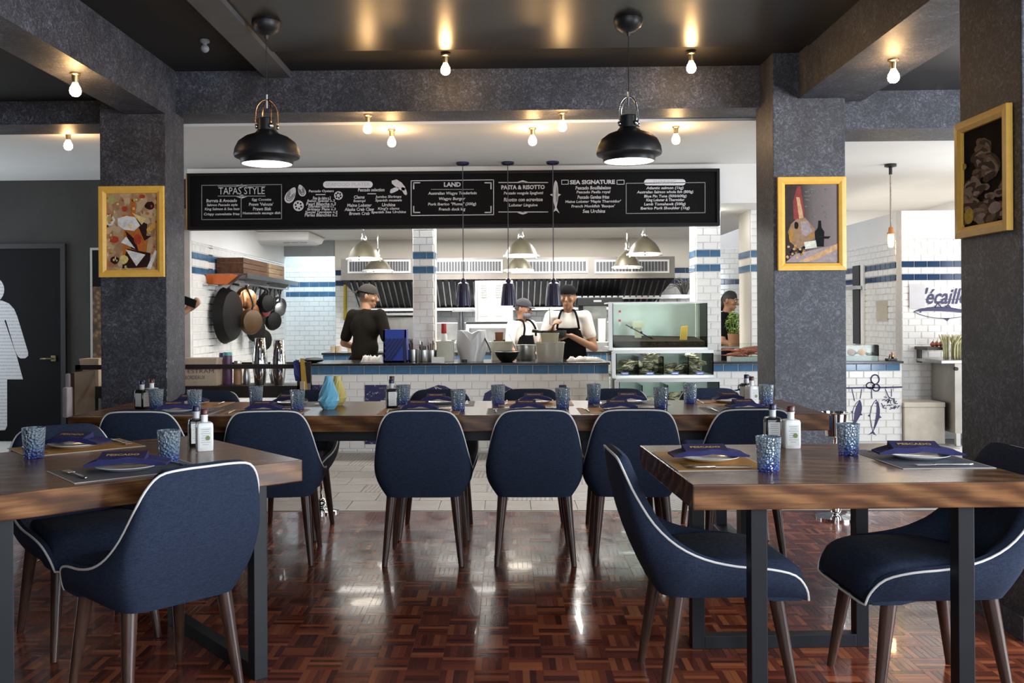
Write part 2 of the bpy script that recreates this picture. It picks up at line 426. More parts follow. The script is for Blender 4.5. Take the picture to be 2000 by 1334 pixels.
def m_clear(name, col, trans=0.8, rough=0.15):
    n = NT(name); t = n.new('ShaderNodeBsdfTransparent'); t.inputs[0].default_value = (*col, 1)
    d = n.new('ShaderNodeBsdfDiffuse'); d.inputs[0].default_value = (*col, 1)
    g = n.new('ShaderNodeBsdfGlossy'); g.inputs['Roughness'].default_value = rough
    m1 = n.new('ShaderNodeMixShader'); m1.inputs[0].default_value = trans; n.link(d.outputs[0], m1.inputs[1]); n.link(t.outputs[0], m1.inputs[2])
    m2 = n.new('ShaderNodeMixShader'); m2.inputs[0].default_value = 0.12; n.link(m1.outputs[0], m2.inputs[1]); n.link(g.outputs[0], m2.inputs[2])
    n.link(m2.outputs[0], n.out.inputs[0]); return n.m
CLEAR = m_clear('cloudy_clear_plastic', (0.72, 0.71, 0.64), 0.55)
# ================================================================== STRUCTURE
def Sbox(name, a, b, m, bevel=0): return struct(MB().box(a, b).build(name, m, bevel=bevel))
_tm = {}
def tile_mesh(w, h, m, t=0.008):
    k = (round(w, 4), round(h, 4), m.name)
    if k not in _tm:
        c = min(0.004, w*0.2); me = bpy.data.meshes.new('tile')
        me.from_pydata([(-w/2,0,-h/2),(w/2,0,-h/2),(w/2,0,h/2),(-w/2,0,h/2),(-w/2+c,-t,-h/2+c),(w/2-c,-t,-h/2+c),(w/2-c,-t,h/2-c),(-w/2+c,-t,h/2-c)],
                       [], [(4,5,6,7),(0,1,5,4),(1,2,6,5),(2,3,7,6),(3,0,4,7)])
        me.materials.append(m); _tm[k] = me
    return _tm[k]
def tiles(parent, p0, W, z0, z1, rotz, tw, th, rowmat, parts=True, gap=0.004, zref=0.0, name='tile', holes=()):
    """running-bond glazed tiles on a wall: p0 lower left corner seen from the front"""
    R = Matrix.Rotation(rotz, 3, 'Z'); u = R @ Vector((1, 0, 0)); nrm = R @ Vector((0, -1, 0)); p0 = Vector(p0)
    k0 = math.floor((z0 - zref) / th); big = MB(); mats = []; org = WO[parent.name]
    k = k0
    while zref + k*th < z1 - 0.005:
        a = max(z0, zref + k*th) + gap/2; b = min(z1, zref + (k+1)*th) - gap/2
        x = -tw/2 if k % 2 else 0.0
        while x < W - 0.004:
            xa = max(0, x) + gap/2; xb = min(W, x + tw) - gap/2; x += tw
            if xb - xa < 0.012 or b - a < 0.01: continue
            zc = (a+b)/2; m = rowmat(zc, (xa+xb)/2)
            if any(h[0] < (xa+xb)/2 < h[1] and h[2] < zc < h[3] for h in holes): continue
            c = p0 + u*((xa+xb)/2); c.z = zc
            if parts:
                o = bpy.data.objects.new(name, tile_mesh(xb-xa, b-a, m)); COL.objects.link(o)
                o.parent = parent; o.location = c - org; o.rotation_euler = (0, 0, rotz)
            else:
                if m not in mats: mats.append(m)
                big.mi = mats.index(m); me = tile_mesh(xb-xa, b-a, m)
                big.add([c + R @ v.co for v in me.vertices], [list(p.vertices) for p in me.polygons])
        k += 1
    if not parts: return stuff(big.build(name + '_field', mats, parent))
def stripes(z, x=0):
    return TILE_B if abs(z-1.864) < 0.034 or abs(z-1.72) < 0.034 else TILE_W
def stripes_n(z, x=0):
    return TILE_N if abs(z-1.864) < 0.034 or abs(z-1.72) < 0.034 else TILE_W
ZR = 1.864 - 0.036                                 # tile rows are 72 mm

# ---- wooden floor: basket-weave parquet, every strip its own piece
fl = Sbox('floor', (-6.2, -1.35, -0.06), (5.8, 5.93, -0.0004), mat('parquet_bed', (0.028, 0.010, 0.007), 0.5, vary=0.3))
S, NS = 0.12, 5
cells = []
for i in range(-34, 34):
    for j in range(int(1.0/S), int(5.93/S)):
        for k in range(NS):
            o = (k + 0.5) * S/NS
            if (i + j) % 2: cells.append((i*S + S/2, j*S + o, S, S/NS))
            else: cells.append((i*S + o, j*S + S/2, S/NS, S))
def vis(c):
    d = c[1]; px = 990 + F*c[0]/d; py = 620 + F*HC/d
    return 40 < px < 1960 and py < 1330
near = sorted([c for c in cells if vis(c)], key=lambda c: c[1])
nearset = set(near[:300])
pm = {}
for (w, h) in ((S, S/NS), (S/NS, S)):
    e = 0.0004; me = bpy.data.meshes.new('parquet_strip')
    x, y = w/2, h/2
    me.from_pydata([(-x+e,-y+e,0),(x-e,-y+e,0),(x-e,y-e,0),(-x+e,y-e,0),(-x+2*e,-y+2*e,.0005),(x-2*e,-y+2*e,.0005),(x-2*e,y-2*e,.0005),(-x+2*e,y-2*e,.0005)], [],
                   [(4,5,6,7),(0,1,5,4),(1,2,6,5),(2,3,7,6),(3,0,4,7)])
    me.materials.append(PARQ); pm[w > h] = me
for c in near[:300]:
    o = bpy.data.objects.new('parquet_strip', pm[c[2] > c[3]]); COL.objects.link(o); o.parent = fl
    o.location = Vector((c[0], c[1], -0.0005)) - WO[fl.name]
vsx, fsx, tone = [], [], []
for c in cells:
    if c in nearset: continue
    x, y, w, h = c; e = 0.0004; b = len(vsx); zt = random.uniform(-0.0001, 0.0001)
    for s_, z in ((1, -.0005), (2, zt)):
        q = e*s_
        vsx += [(x-w/2+q, y-h/2+q, z), (x+w/2-q, y-h/2+q, z), (x+w/2-q, y+h/2-q, z), (x-w/2+q, y+h/2-q, z)]
    fsx += [[b+4,b+5,b+6,b+7],[b,b+1,b+5,b+4],[b+1,b+2,b+6,b+5],[b+2,b+3,b+7,b+6],[b+3,b,b+4,b+7]]
    tone += [random.random()] * 5
me = bpy.data.meshes.new('parquet_strips'); me.from_pydata([Vector(p) - WO[fl.name] for p in vsx], [], fsx); me.materials.append(PARQ_F)
at = me.attributes.new('tone', 'FLOAT', 'FACE'); at.data.foreach_set('value', tone)
ob = bpy.data.objects.new('parquet_strips', me); COL.objects.link(ob); ob.parent = fl; stuff(ob); WO[ob.name] = WO[fl.name]

# ---- cement tile floor in front of the counter, kitchen floor
ft = Sbox('floor', (-6.2, 5.93, -0.06), (5.8, 9.4, -0.006), GROUT)
Sbox('trim_1', (-6.2, 5.915, -0.01), (5.8, 5.935, 0.002), mat('pale_threshold', (0.5, 0.47, 0.43), 0.5))
TS = 0.3
hm = []
for m in HATCH:
    me = bpy.data.meshes.new('cement_tile'); a = TS/2 - 0.0015; c = a - 0.0015
    me.from_pydata([(-a,-a,0),(a,-a,0),(a,a,0),(-a,a,0),(-c,-c,.006),(c,-c,.006),(c,c,.006),(-c,c,.006)], [], [(4,5,6,7),(0,1,5,4),(1,2,6,5),(2,3,7,6),(3,0,4,7)])
    me.materials.append(m); hm.append(me)
rr = random.Random(3)
for j in range(11):
    for i in range(26):
        o = bpy.data.objects.new('cement_tile', rr.choice(hm)); COL.objects.link(o); o.parent = ft
        o.location = Vector((-3.6 + i*TS + (TS/2 if j % 2 else 0), 5.94 + TS/2 + j*TS, -0.006)) - WO[ft.name]; o.rotation_euler.z = rr.choice((0, 0, math.pi))
Sbox('floor', (-3.2, 9.4, -0.2), (5.8, 14.0, -0.15), mat('kitchen_floor_tile', (0.20, 0.19, 0.18), 0.4, vary=0.2))
Sbox('floor', (-6.2, 9.4, -0.06), (-3.2, 14.0, -0.003), GROUT)

# ---- walls of the dining room
Sbox('wall_left', (-6.35, -1.35, 0), (-6.2, 6.95, 2.98), WALLGREY); Sbox('wall_left', (-6.35, 9.05, 0), (-6.2, 9.4, 2.98), WALLGREY); Sbox('wall_left', (-6.35, 6.95, 0), (-6.2, 9.05, 0.5), WALLGREY); Sbox('wall_left', (-6.35, 6.95, 2.45), (-6.2, 9.05, 2.98), WALLGREY)
wn2 = struct(MB().box((-6.3, 6.95, .5), (-6.24, 7.0, 2.45)).box((-6.3, 9.0, .5), (-6.24, 9.05, 2.45)).build('window_2', BLACKSTEEL)); MB().box((-6.3, 7.97, .5), (-6.24, 8.03, 2.45)).build('mullion', BLACKSTEEL, wn2)
wr = Sbox('wall_right', (5.8, 3.5, 0), (5.95, 6.7, 2.98), WALLGREY); Sbox('wall_right', (5.8, -1.35, 0), (5.95, -.85, 2.98), WALLGREY); Sbox('wall_right', (5.8, -.85, 0), (5.95, 3.5, .3), WALLGREY); Sbox('wall_right', (5.8, -.85, 2.62), (5.95, 3.5, 2.98), WALLGREY)
wn3 = struct(MB().box((5.84, -.85, .3), (5.9, -.79, 2.62)).box((5.84, 3.44, .3), (5.9, 3.5, 2.62)).build('window_3', BLACKSTEEL))
for y in (.6, 2.05): MB().box((5.84, y-.03, .3), (5.9, y+.03, 2.62)).build('mullion', BLACKSTEEL, wn3)
Sbox('wall_right', (5.8, 9.2, 0), (5.95, 14.0, 2.98), WHITE)
Sbox('wall_right', (5.8, 6.7, 2.55), (5.95, 9.2, 2.98), WHITE)
# window wall behind the camera
for k, (x0, x1) in enumerate(((-6.2, -1.3), (3.9, 5.8))): Sbox('wall_front', (x0, -1.35, 0), (x1, -1.2, 2.98), WALLGREY)
Sbox('wall_front', (-1.3, -1.35, 0), (3.9, -1.2, 0.3), WALLGREY); Sbox('wall_front', (-1.3, -1.35, 2.62), (3.9, -1.2, 2.98), WALLGREY)
wn = struct(MB().box((-1.3, -1.3, 0.3), (-1.24, -1.22, 2.62)).box((3.84, -1.3, 0.3), (3.9, -1.22, 2.62)).build('window_1', BLACKSTEEL))
for x in (0.0, 1.3, 2.6): MB().box((x-.03, -1.3, .3), (x+.03, -1.22, 2.62)).build('mullion', BLACKSTEEL, wn)
# charcoal wall with the restroom door, behind the left pillar
wb = Sbox('wall_back', (-6.2, 9.4, 0), (-3.06, 9.55, 2.68), WALLGREY)

# ---- ceilings and beams
Sbox('ceiling', (-1.52, -1.35, 2.98), (1.96, 5.98, 3.1), CEIL)
Sbox('ceiling', (-1.52, 5.98, 2.995), (1.96, 6.86, 3.1), CEIL_M)
Sbox('ceiling', (-2.4, -1.35, 3.0), (-1.52, 6.86, 3.1), CEIL_M)
Sbox('ceiling', (-6.2, -1.35, 2.80), (-2.6, 6.86, 3.1), CEIL_M)
Sbox('ceiling', (2.4, -1.35, 2.78), (5.8, 6.86, 3.1), CEIL)
Sbox('ceiling', (-6.2, 6.84, 2.68), (3.2, 9.4, 2.8), WHITE)
Sbox('ceiling', (3.2, 6.84, 2.70), (5.8, 14.0, 2.8), WHITE)
Sbox('ceiling', (-3.06, 8.86, 2.31), (2.85, 14.0, 2.40), WHITE)
Sbox('beam', (-2.62, -1.35, 2.655), (-2.34, 6.4, 3.08), PLASTER)
Sbox('beam', (1.96, -1.35, 2.69), (2.41, 6.3, 3.08), PLASTER)
Sbox('beam', (-2.62, 6.5, 2.70), (1.9, 6.85, 3.08), PLASTER)
Sbox('beam', (-6.2, 6.5, 2.635), (-2.63, 6.85, 3.08), PLASTER)
Sbox('beam', (2.3, 6.38, 2.52), (5.8, 6.85, 3.08), PLASTER)
Sbox('beam', (-1.70, -1.35, 2.945), (-1.52, 6.5, 3.06), mat('grey_batten', (0.10, 0.10, 0.105), 0.5, vary=0.15))

# ---- pillars
def pillar(x0, x1, Y, dep, top, nm='pillar'):
    return Sbox(nm, (x0, Y, 0), (x1, Y + dep, top), PLASTER, bevel=0.006)
pl_l = pillar(P(196, 500, 6.3).x, P(325, 500, 6.3).x, 6.3, 0.36, 3.02)
pl_r = pillar(P(1511, 500, 6.2).x, P(1652, 500, 6.2).x, 6.2, 0.42, 3.02)
pl_n = pillar(1.96, 2.6, 3.54, 0.48, 3.02)
Sbox('baseboard_right', (1.945, 3.525, 0), (2.62, 4.03, 0.09), PLASTER, bevel=0.004)
# chipped paint along the left pillar's edge
e0 = P(325, 650, 6.3)
m = MB()
for (a, b) in ((702, 706), (712, 718), (726, 738), (760, 764), (774, 782)):
    pa = P(325, a, 6.3); pb = P(325, b, 6.3); x = WO[pl_l.name].x + (P(325,500,6.3).x - P(196,500,6.3).x)/2
    m.poly([V(x-.004, 6.2995, pb.z), V(x-.0005, 6.2995, pb.z), V(x-.0005, 6.2995, pa.z), V(x-.003, 6.2995, pa.z)], (0,-1,0), 0.001)
m.build('chipped_paint', mat('bare_plaster', (0.6, 0.6, 0.6), 0.9), pl_l)

# ---- fascia that carries the menu board, kitchen shell
fx0 = P(366, 400, 8.78).x; fx1 = 2.85
Sbox('wall_kitchen_front', (fx0, 8.78, 2.31), (fx1, 8.86, 2.69), WHITE)
XL = -3.06
wkl = Sbox('wall_kitchen_left', (XL - 0.12, 8.85, -0.15), (XL, 12.6, 2.31), GROUT)
tiles(wkl, (XL, 8.9, 0), 3.7, 0.0, 2.0, math.pi/2, 0.145, 0.072, stripes, False, zref=ZR)
MB().box((XL, 8.87, 2.0), (XL+.006, 12.6, 2.31)).build('painted_band', WHITE, wkl)
Sbox('trim_2', (XL-.13, 8.80, 0), (XL-.055, 8.86, 2.31), mat('orange_edge_paint', (0.26, 0.10, 0.06), 0.6))
# back wall of the kitchen with the lit alcove on the left
xa0, xa1 = P(546, 600, 12.6).x, P(655, 600, 12.6).x
za = P(600, 500, 12.6).z
wk = Sbox('wall_kitchen_back', (xa1, 12.6, -0.15), (2.62, 12.72, 2.31), GROUT)
tiles(wk, (xa1, 12.6, 0), 2.62 - xa1, 0.5, 1.9, 0, 0.145, 0.072, stripes_n, False, zref=ZR)
MB().box((xa1, 12.585, 1.9), (2.62, 12.6, 2.31)).build('painted_band', CREAM, wk)
Sbox('wall_kitchen_back', (XL, 12.6, za), (xa1, 12.72, 2.31), mat('grey_lintel', (0.35, 0.36, 0.35), 0.7, vary=0.05))
Sbox('wall_kitchen_back', (XL, 12.6, -0.15), (xa0, 12.72, za), WHITE)
wal = Sbox('wall_alcove', (XL - 0.6, 13.6, -0.15), (xa1 + 0.5, 13.72, 2.31), GROUT)
zs1 = P(600, 556, 13.6).z; zs2 = P(600, 575, 13.6).z
BT = [zs1, zs2]
tiles(wal, (XL-.3, 13.6, 0), xa1 - XL + 0.6, 0.2, 2.0, 0, 0.145, 0.072, lambda z, x: TILE_B if min(abs(z-zs1), abs(z-zs2)) < 0.036 else TILE_W, False, zref=zs1-.036)
Sbox('wall_alcove', (xa1, 12.72, -0.15), (xa1 + .1, 13.6, 2.31), WHITE); Sbox('wall_alcove', (XL - .7, 12.72, -0.15), (XL - .6, 13.6, 2.31), WHITE)
Sbox('floor', (XL-.7, 12.6, -0.2), (xa1+.5, 13.6, -0.149), GROUT)
# far right part of the kitchen
wkr = Sbox('wall_kitchen_back', (2.62, 13.0, -0.15), (5.8, 13.12, 2.7), WHITE)
tiles(wkr, (2.62, 13.0, 0), 1.68, 0.6, 2.2, 0, 0.145, 0.072, lambda z, x: TILE_N if abs(z-1.72) < 0.036 else TILE_W, False, zref=ZR)
# white tiled corner wall behind the right pillar: front part facing the room and its return
xc = P(1761, 600, 9.3).x
wc = Sbox('wall_oyster_bar', (xc, 9.3, 0), (5.8, 9.42, 2.28), GROUT)
zq1 = P(1800, 516, 9.3).z; zq2 = P(1800, 541, 9.3).z
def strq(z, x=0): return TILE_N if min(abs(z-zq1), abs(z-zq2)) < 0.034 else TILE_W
vw = P(1885, 600, 9.3).x - xc
tiles(wc, (xc, 9.3, 0), vw, 1.2, 2.0, 0, 0.128, 0.0645, strq, True, zref=zq1-.032)
tiles(wc, (xc, 9.3, 0), vw, 0.02, 1.2, 0, 0.128, 0.0645, strq, False, zref=zq1-.032)
MB().box((xc, 9.29, 2.0), (5.8, 9.3, 2.28)).build('painted_band', WHITE, wc)
MB().box((xc+vw, 9.285, 0), (5.8, 9.3, 2.0)).build('painted_band', WHITE, wc)
wc2 = Sbox('wall_kitchen_right', (xc, 9.42, -0.15), (xc + 0.12, 13.0, 2.28), WHITE)
tiles(wc2, (xc, 13.0, 0), 3.58, 0.5, 2.0, -math.pi/2, 0.128, 0.0645, strq, False, zref=zq1-.032)
# tiled posts of the pass
def post(px0, px1, Y, dep, z0, sidem, side):
    x0, x1 = P(px0, 560, Y).x, P(px1, 560, Y).x
    o = Sbox('pillar', (x0, Y + .008, -0.15), (x1, Y + dep, 2.31), GROUT)
    tiles(o, (x0, Y + .008, 0), x1 - x0, z0, 2.31, 0, 0.14, 0.072, stripes, True, zref=ZR)
    xs = x1 if side > 0 else x0
    MB().box((xs, Y+.012, z0), (xs + side*.006, Y+dep, 2.31)).build('plastered_side', sidem, o)
    for z in (1.864, 1.72):
        MB().box((xs + side*.006, Y+.012, z-.033), (xs + side*.012, Y+dep, z+.033)).build('tile', TILE_B, o)
    return o
post(806, 848, 9.2, 0.25, 0.85, CREAM, 1)
post(1360, 1408, 9.2, 0.3, 0.85, CREAM, -1)
post(1467, 1540, 9.31, 0.45, 0.80, CREAM, -1)

# ---- serving counter
def counter(label, x0, x1, Y, dep, top, btop, tw, holes=()):
    t = thing('serving_counter', label, 'counter', ((x0+x1)/2, Y, 0))
    MB().box((x0, Y+.008, 0), (x1, Y+dep, top-.022)).build('body', GROUT, t)
    MB().box((x0-.01, Y-.015, top-.022), (x1+.01, Y+dep, top)).build('worktop', GRANITE, t, bevel=0.003)
    tiles(t, (x0, Y+.008, 0), x1-x0, btop, top-.024, 0, tw, top-.024-btop+.001, lambda z, x: TILE_B, True, zref=btop)
    tiles(t, (x0, Y+.008, 0), x1-x0, 0.01, btop, 0, tw, 0.068, lambda z, x: TILE_W, True, zref=btop-0.68)
    return t
cx0, cx1 = P(592, 720, 8.45).x, P(1189, 720, 8.45).x
ctop = P(900, 709, 8.45).z; cb = P(900, 731, 8.45).z
ct1 = counter('long serving counter of white tiles with a blue tile band and black top', cx0, cx1, 8.45, 0.72, ctop, cb, 0.141)
dx0, dx1 = P(1385, 720, 8.95).x, P(1762, 720, 8.95).x
ctop2 = P(1600, 706, 8.95).z; cb2 = P(1600, 725, 8.95).z
ct2 = counter('white and blue tiled oyster counter with hanging fish drawings behind the right pillar', dx0, dx1, 8.95, 0.24, ctop2, cb2, 0.141)
# printed navy capitals on the counter front
def m_letter():
    n = NT('navy_patterned_print'); co = n.co()
    a = n.noise(co, 16, 5, 0.8, 1.5)
    n.set(base=n.mix(n.ramp(a, [(0.585, (0,0,0)), (0.60, (1,1,1))]), (0.026, 0.026, 0.105), (0.6, 0.6, 0.62)), rough=0.5); return n.m
LET = m_letter()
for ch, a, b in (('P', 597, 668), ('E', 712, 786), ('S', 822, 888), ('C', 935, 1006), ('A', 1062, 1138)):
    c = (P(a, 752, 8.43) + P(b, 868, 8.43)) / 2; w = P(b, 800, 8.43).x - P(a, 800, 8.43).x; h = P(a, 752, 8.43).z - P(a, 868, 8.43).z
    put_text('printed_letter', ch, (c.x, 8.4485 - .002, c.z), (1,0,0), (0,0,1), 0.5, LET, ct1, fit=(w, h), bold=0.03)
# rope and fish drawings on the oyster counter
def ribbon(m, pts, w, Y, t=0.0015):
    for a, b in zip(pts[:-1], pts[1:]):
        d = Vector((b.x-a.x, 0, b.z-a.z)); 
        if d.length < 1e-5: continue
        d.normalize(); s = Vector((-d.z, 0, d.x)) * w/2
        a2 = a - d*w*0.3; b2 = b + d*w*0.3
        m.poly([V(a2.x+s.x, Y, a2.z+s.z), V(b2.x+s.x, Y, b2.z+s.z), V(b2.x-s.x, Y, b2.z-s.z), V(a2.x-s.x, Y, a2.z-s.z)], (0,-1,0), t)
    return m
YD = 8.9495 
def q(px, py): return P(px, py, YD)
def arc(cx, cy, rx, ry, a0, a1, n=14): return [q(cx + rx*math.cos(math.radians(a0+(a1-a0)*i/n)), cy - ry*math.sin(math.radians(a0+(a1-a0)*i/n))) for i in range(n+1)]
def fishprint(parent, cx, cy, L, W, ang, Yp, qq, dark=0.5):
    """hanging fish drawing: outline, dark back, eye, tail and fins"""
    m = MB(); ca, sa = math.cos(math.radians(ang)), math.sin(math.radians(ang))
    def k(u, v): return qq(cx + (u*ca - v*sa), cy + (u*sa + v*ca))
    up = [k(L*(t-0.5), -W*math.sin(math.pi*t**0.8)) for t in [i/14 for i in range(15)]]
    dn = [k(L*(t-0.5), W*math.sin(math.pi*t**0.8)) for t in [i/14 for i in range(15)]]
    md = [k(L*(t-0.5), -W*(1-2*dark)*math.sin(math.pi*t**0.8)) for t in [i/14 for i in range(15)]]
    ribbon(m, up, 0.008, Yp); ribbon(m, dn, 0.006, Yp)
    for i in range(14): m.poly([up[i], up[i+1], md[i+1], md[i]] if i else [up[0], up[1], md[1]], (0,-1,0), 0.001)
    for s in (-1, 1): m.poly([k(L*0.47, 0), k(L*0.62, s*W*0.9), k(L*0.56, 0)], (0,-1,0), 0.001)
    m.poly([k(-L*.05, W*.9), k(L*.02, W*1.5), k(L*.06, W*.95)], (0,-1,0), 0.001); m.poly([k(-L*.05, -W*.9), k(L*.03, -W*1.6), k(L*.08, -W*.9)], (0,-1,0), 0.001)
    e = k(-L*.40, 0); m.lathe([(0.008, 0), (0.008, 0.0015)], e, 8, axis=(0,-1,0))
    return m.build('fish_drawing', NAVYPRINT, parent)
m = MB(); ribbon(m, [q(1650, 758), q(1700, 757), q(1730, 757), q(1761, 756)], 0.016, YD)
ribbon(m, arc(1709, 741, 8, 9, -60, 240), 0.012, YD); ribbon(m, arc(1700, 753, 8, 6, 0, 360), 0.011, YD); ribbon(m, arc(1711, 757, 7, 7, 0, 360), 0.011, YD)
for a, b in (((1664, 760), (1669, 783)), ((1683, 760), (1680, 778)), ((1702, 760), (1703, 778)), ((1729, 760), (1735, 774)), ((1741, 760), (1741, 774))): ribbon(m, [q(*a), q(*b)], 0.008, YD)
m.build('rope_drawing', NAVYPRINT, ct2)
fishprint(ct2, 1673, 806, 50, 8, 104, YD, q, 0.75); fishprint(ct2, 1708, 812, 62, 9, 96, YD, q, 0.35)
m = MB()
for i in range(26):
    a = random.uniform(0, 6.28); d = -20 if i < 11 else 20
    c = q(1738 + (random.uniform(-1, 0) * 18 if i < 11 else random.uniform(0, 1) * 16), 776 + random.uniform(0, 22)); ribbon(m, [c, c + V(math.cos(a), 0, math.sin(a)) * 0.03], 0.008, YD)
m.build('shellfish_drawing', NAVYPRINT, ct2)
m = MB(); ribbon(m, [q(1395, 768), q(1425, 765), q(1440, 762), q(1452, 758)], 0.016, YD); ribbon(m, arc(1463, 745, 9, 10, -60, 240), 0.013, YD)
ribbon(m, arc(1450, 757, 8, 7, 0, 360), 0.012, YD); m.build('rope_drawing', NAVYPRINT, ct2)
for px, h in ((1419, 780), (1446, 788)):
    m = MB(); ribbon(m, [q(px, 764), q(px, h)], 0.008, YD); m.build('rope_drawing', NAVYPRINT, ct2)
# script lettering and fish on the corner wall
YW = 9.29
def qw(px, py): return P(px, py, YW)
a = qw(1794, 580); b = qw(1905, 580)
put_text('wall_lettering', "l'\u00e9cailler", ((a.x+b.x)/2, YW-.003, qw(1840, 578).z), (1,0,0), (0,0,1), 0.2, NAVYPRINT, wc, fit=(b.x-a.x, 0.165), shear=0.35, bold=0.004)
f = fishprint(wc, 1848, 611, 126, 11, 2, YW-.002, qw, 0.38)
m = MB(); ribbon(m, [qw(1826, 600), qw(1832, 592), qw(1838, 600)], 0.01, YW-.002); m.build('fin_drawing', NAVYPRINT, wc)
# ================================================================== DINING CHAIRS
def make_chair():
    t = thing('dining_chair', 'x', 'chair')
    half_T = [(0,.345,.790),(.09,.343,.789),(.150,.335,.778),(.186,.318,.735),(.208,.288,.67),(.226,.235,.585),(.238,.165,.52),(.243,.08,.478),(.243,-.02,.455),(.238,-.13,.443),(.228,-.21,.42),(.212,-.25,.375),(.2,-.262,.335)]
    half_B = [(0,.205,.345),(.07,.205,.345),(.12,.203,.345),(.155,.195,.345),(.175,.18,.345),(.187,.155,.345),(.193,.11,.345),(.196,.05,.345),(.197,-.03,.345),(.197,-.11,.345),(.197,-.18,.343),(.197,-.23,.339),(.197,-.258,.333)]
    T = chain(half_T, 3); B = chain(half_B, 3)
    full = lambda L: [Vector((-p.x, p.y, p.z)) for p in L[::-1]][:-1] + L
    T = full(T); B = full(B); n = len(T)
    outer = []
    for v in range(9):
        s = v/8; loop = []
        for a, b in zip(B, T):
            h = b.z - a.z; m = (a+b)/2
            out = Vector((m.x*1.0, max(0, m.y - .05), 0)); out = out.normalized() if out.length > 1e-5 else Vector((0,1,0))
            m = m + out * min(.055, h*0.17)
            if abs(m.x) > .15: m.x += math.copysign(.02*min(1, h/.2), m.x)
            p = a*(1-s)**2 + m*2*s*(1-s) + b*s*s; loop.append(p)
        outer.append(loop)
    lip1, lip2, inn, inb = [], [], [], []
    for a, b in zip(B, T):
        ins = Vector((-b.x, .03 - b.y if b.y > 0 else 0, 0)); ins = ins.normalized() if ins.length > 1e-5 else Vector((0,-1,0))
        th = 0.045 if b.z > .5 else 0.03
        lip1.append(b + ins*th*.45 + Vector((0,0,.010)))
        lip2.append(b + ins*th + Vector((0,0,-.004)))
        zb = min(.43, b.z - .008); ib = Vector((a.x*.86, a.y*.86 if a.y > 0 else a.y*.98, zb))
        mid = (b + ins*th + ib)/2; mid.z = (b.z + zb)/2
        inn.append(mid + ins*.004); inb.append(ib)
    m = MB(); m.loft(outer + [lip1, lip2, inn, inb], closed=False)
    b0 = len(m.v); m.v += [Vector(p) for p in outer[0]]; m.f.append([b0+i for i in range(n)]); m.m.append(0)
    m.build('shell', FABRIC, t, smooth=50)
    # seat cushion with a rolled front
    prof = [(.19,.425),(.17,.446),(.08,.462),(-.04,.468),(-.15,.463),(-.21,.452),(-.245,.43),(-.262,.39),(-.262,.35),(-.25,.333),(-.15,.333)]
    xs = [-.200,-.192,-.165,-.1,0,.1,.165,.192,.200]
    loops = [[Vector((x*(1 - .10*max(0, y)/.2), y + (.012 if abs(x) > .19 else 0) * (1 if y < -.2 else 0), z - (.022 if abs(x) > .198 else .006 if abs(x) > .19 else 0) * (1 if z > .4 else 0))) for y, z in prof] for x in xs]
    MB().loft(loops, closed=True).build('seat', FABRIC, t, smooth=60)
    edge = [p + Vector((0,0,.001)) for p in T]
    bot = [Vector((x, -.265 - .004*math.cos(x*8), .333)) for x in [(.2 - .4*i/12) for i in range(13)]]
    MB().tube(edge + bot[1:-1], .0042, 6, closed=True).build('piping', PIPING, t, smooth=True)
    for s in (-1, 1):
        MB().tube(chain([(s*.150,.185,.435),(s*.166,.222,.52),(s*.176,.262,.62)], 4), .0028, 5).build('inner_piping', PIPING, t, smooth=True)
    for sx in (-1, 1):
        for sy in (-1, 1):
            a = Vector((sx*.158, sy*.155 - .01, .37)); b = Vector((sx*.192, sy*.212 - .01, 0))
            MB().tube([a, (a+b)/2, b], [.0265, .0205, .0135], 12).build('leg', LEGWOOD, t, smooth=60)
    return Proto(t)
CH = make_chair()
near_x = [-1.80, -1.20, -0.425, 0.135, 0.63, 1.17]
far_x = [-1.83, -1.26, -0.415, 0.14, 0.67, 1.24]
ordn = ['first', 'second', 'third', 'fourth', 'fifth', 'sixth']
for i, x in enumerate(near_x):
    CH.put((x, 4.785, 0), math.pi + (0.0, 0.10, 0, 0, -0.04, 0.03)[i], f'navy upholstered chair on the near side of the long table, {ordn[i]} from the left', 'chairs at the long table')
for i, x in enumerate(far_x):
    CH.put((x, 5.345, 0), (0.05, -0.05, 0, 0, 0, 0)[i], f'navy upholstered chair on the far side of the long table, {ordn[i]} from the left', 'chairs at the long table')
CH.put((.685, 3.14, 0), math.pi/2 + .04, 'navy white-piped chair seen from its side at the left end of the right-hand table', 'chairs at the small tables')
CH.put((1.37, 3.11, 0), -math.pi/2 + .03, 'navy white-piped chair facing left between the right-hand table and the near pillar', 'chairs at the small tables')
TA = math.radians(-48.5); TAd = Vector((math.cos(TA), math.sin(TA), 0)); TBd = Vector((math.sin(TA), -math.cos(TA), 0))   # sides of the left table
corner = PZ(591, 898, .75)                                                                                            # its right corner
nc = Vector((-1.165, 3.03, 0)); CH.put(nc, TA - math.pi/2 + .09, 'large foreground navy chair with its back to the viewer at the left table', 'chairs at the small tables')
fc = Vector((-1.66, 3.60, 0)); CH.put(fc, TA + math.pi/2 + 0.03, 'navy chair at the far left side of the left table, mostly hidden by the tabletop', 'chairs at the small tables')

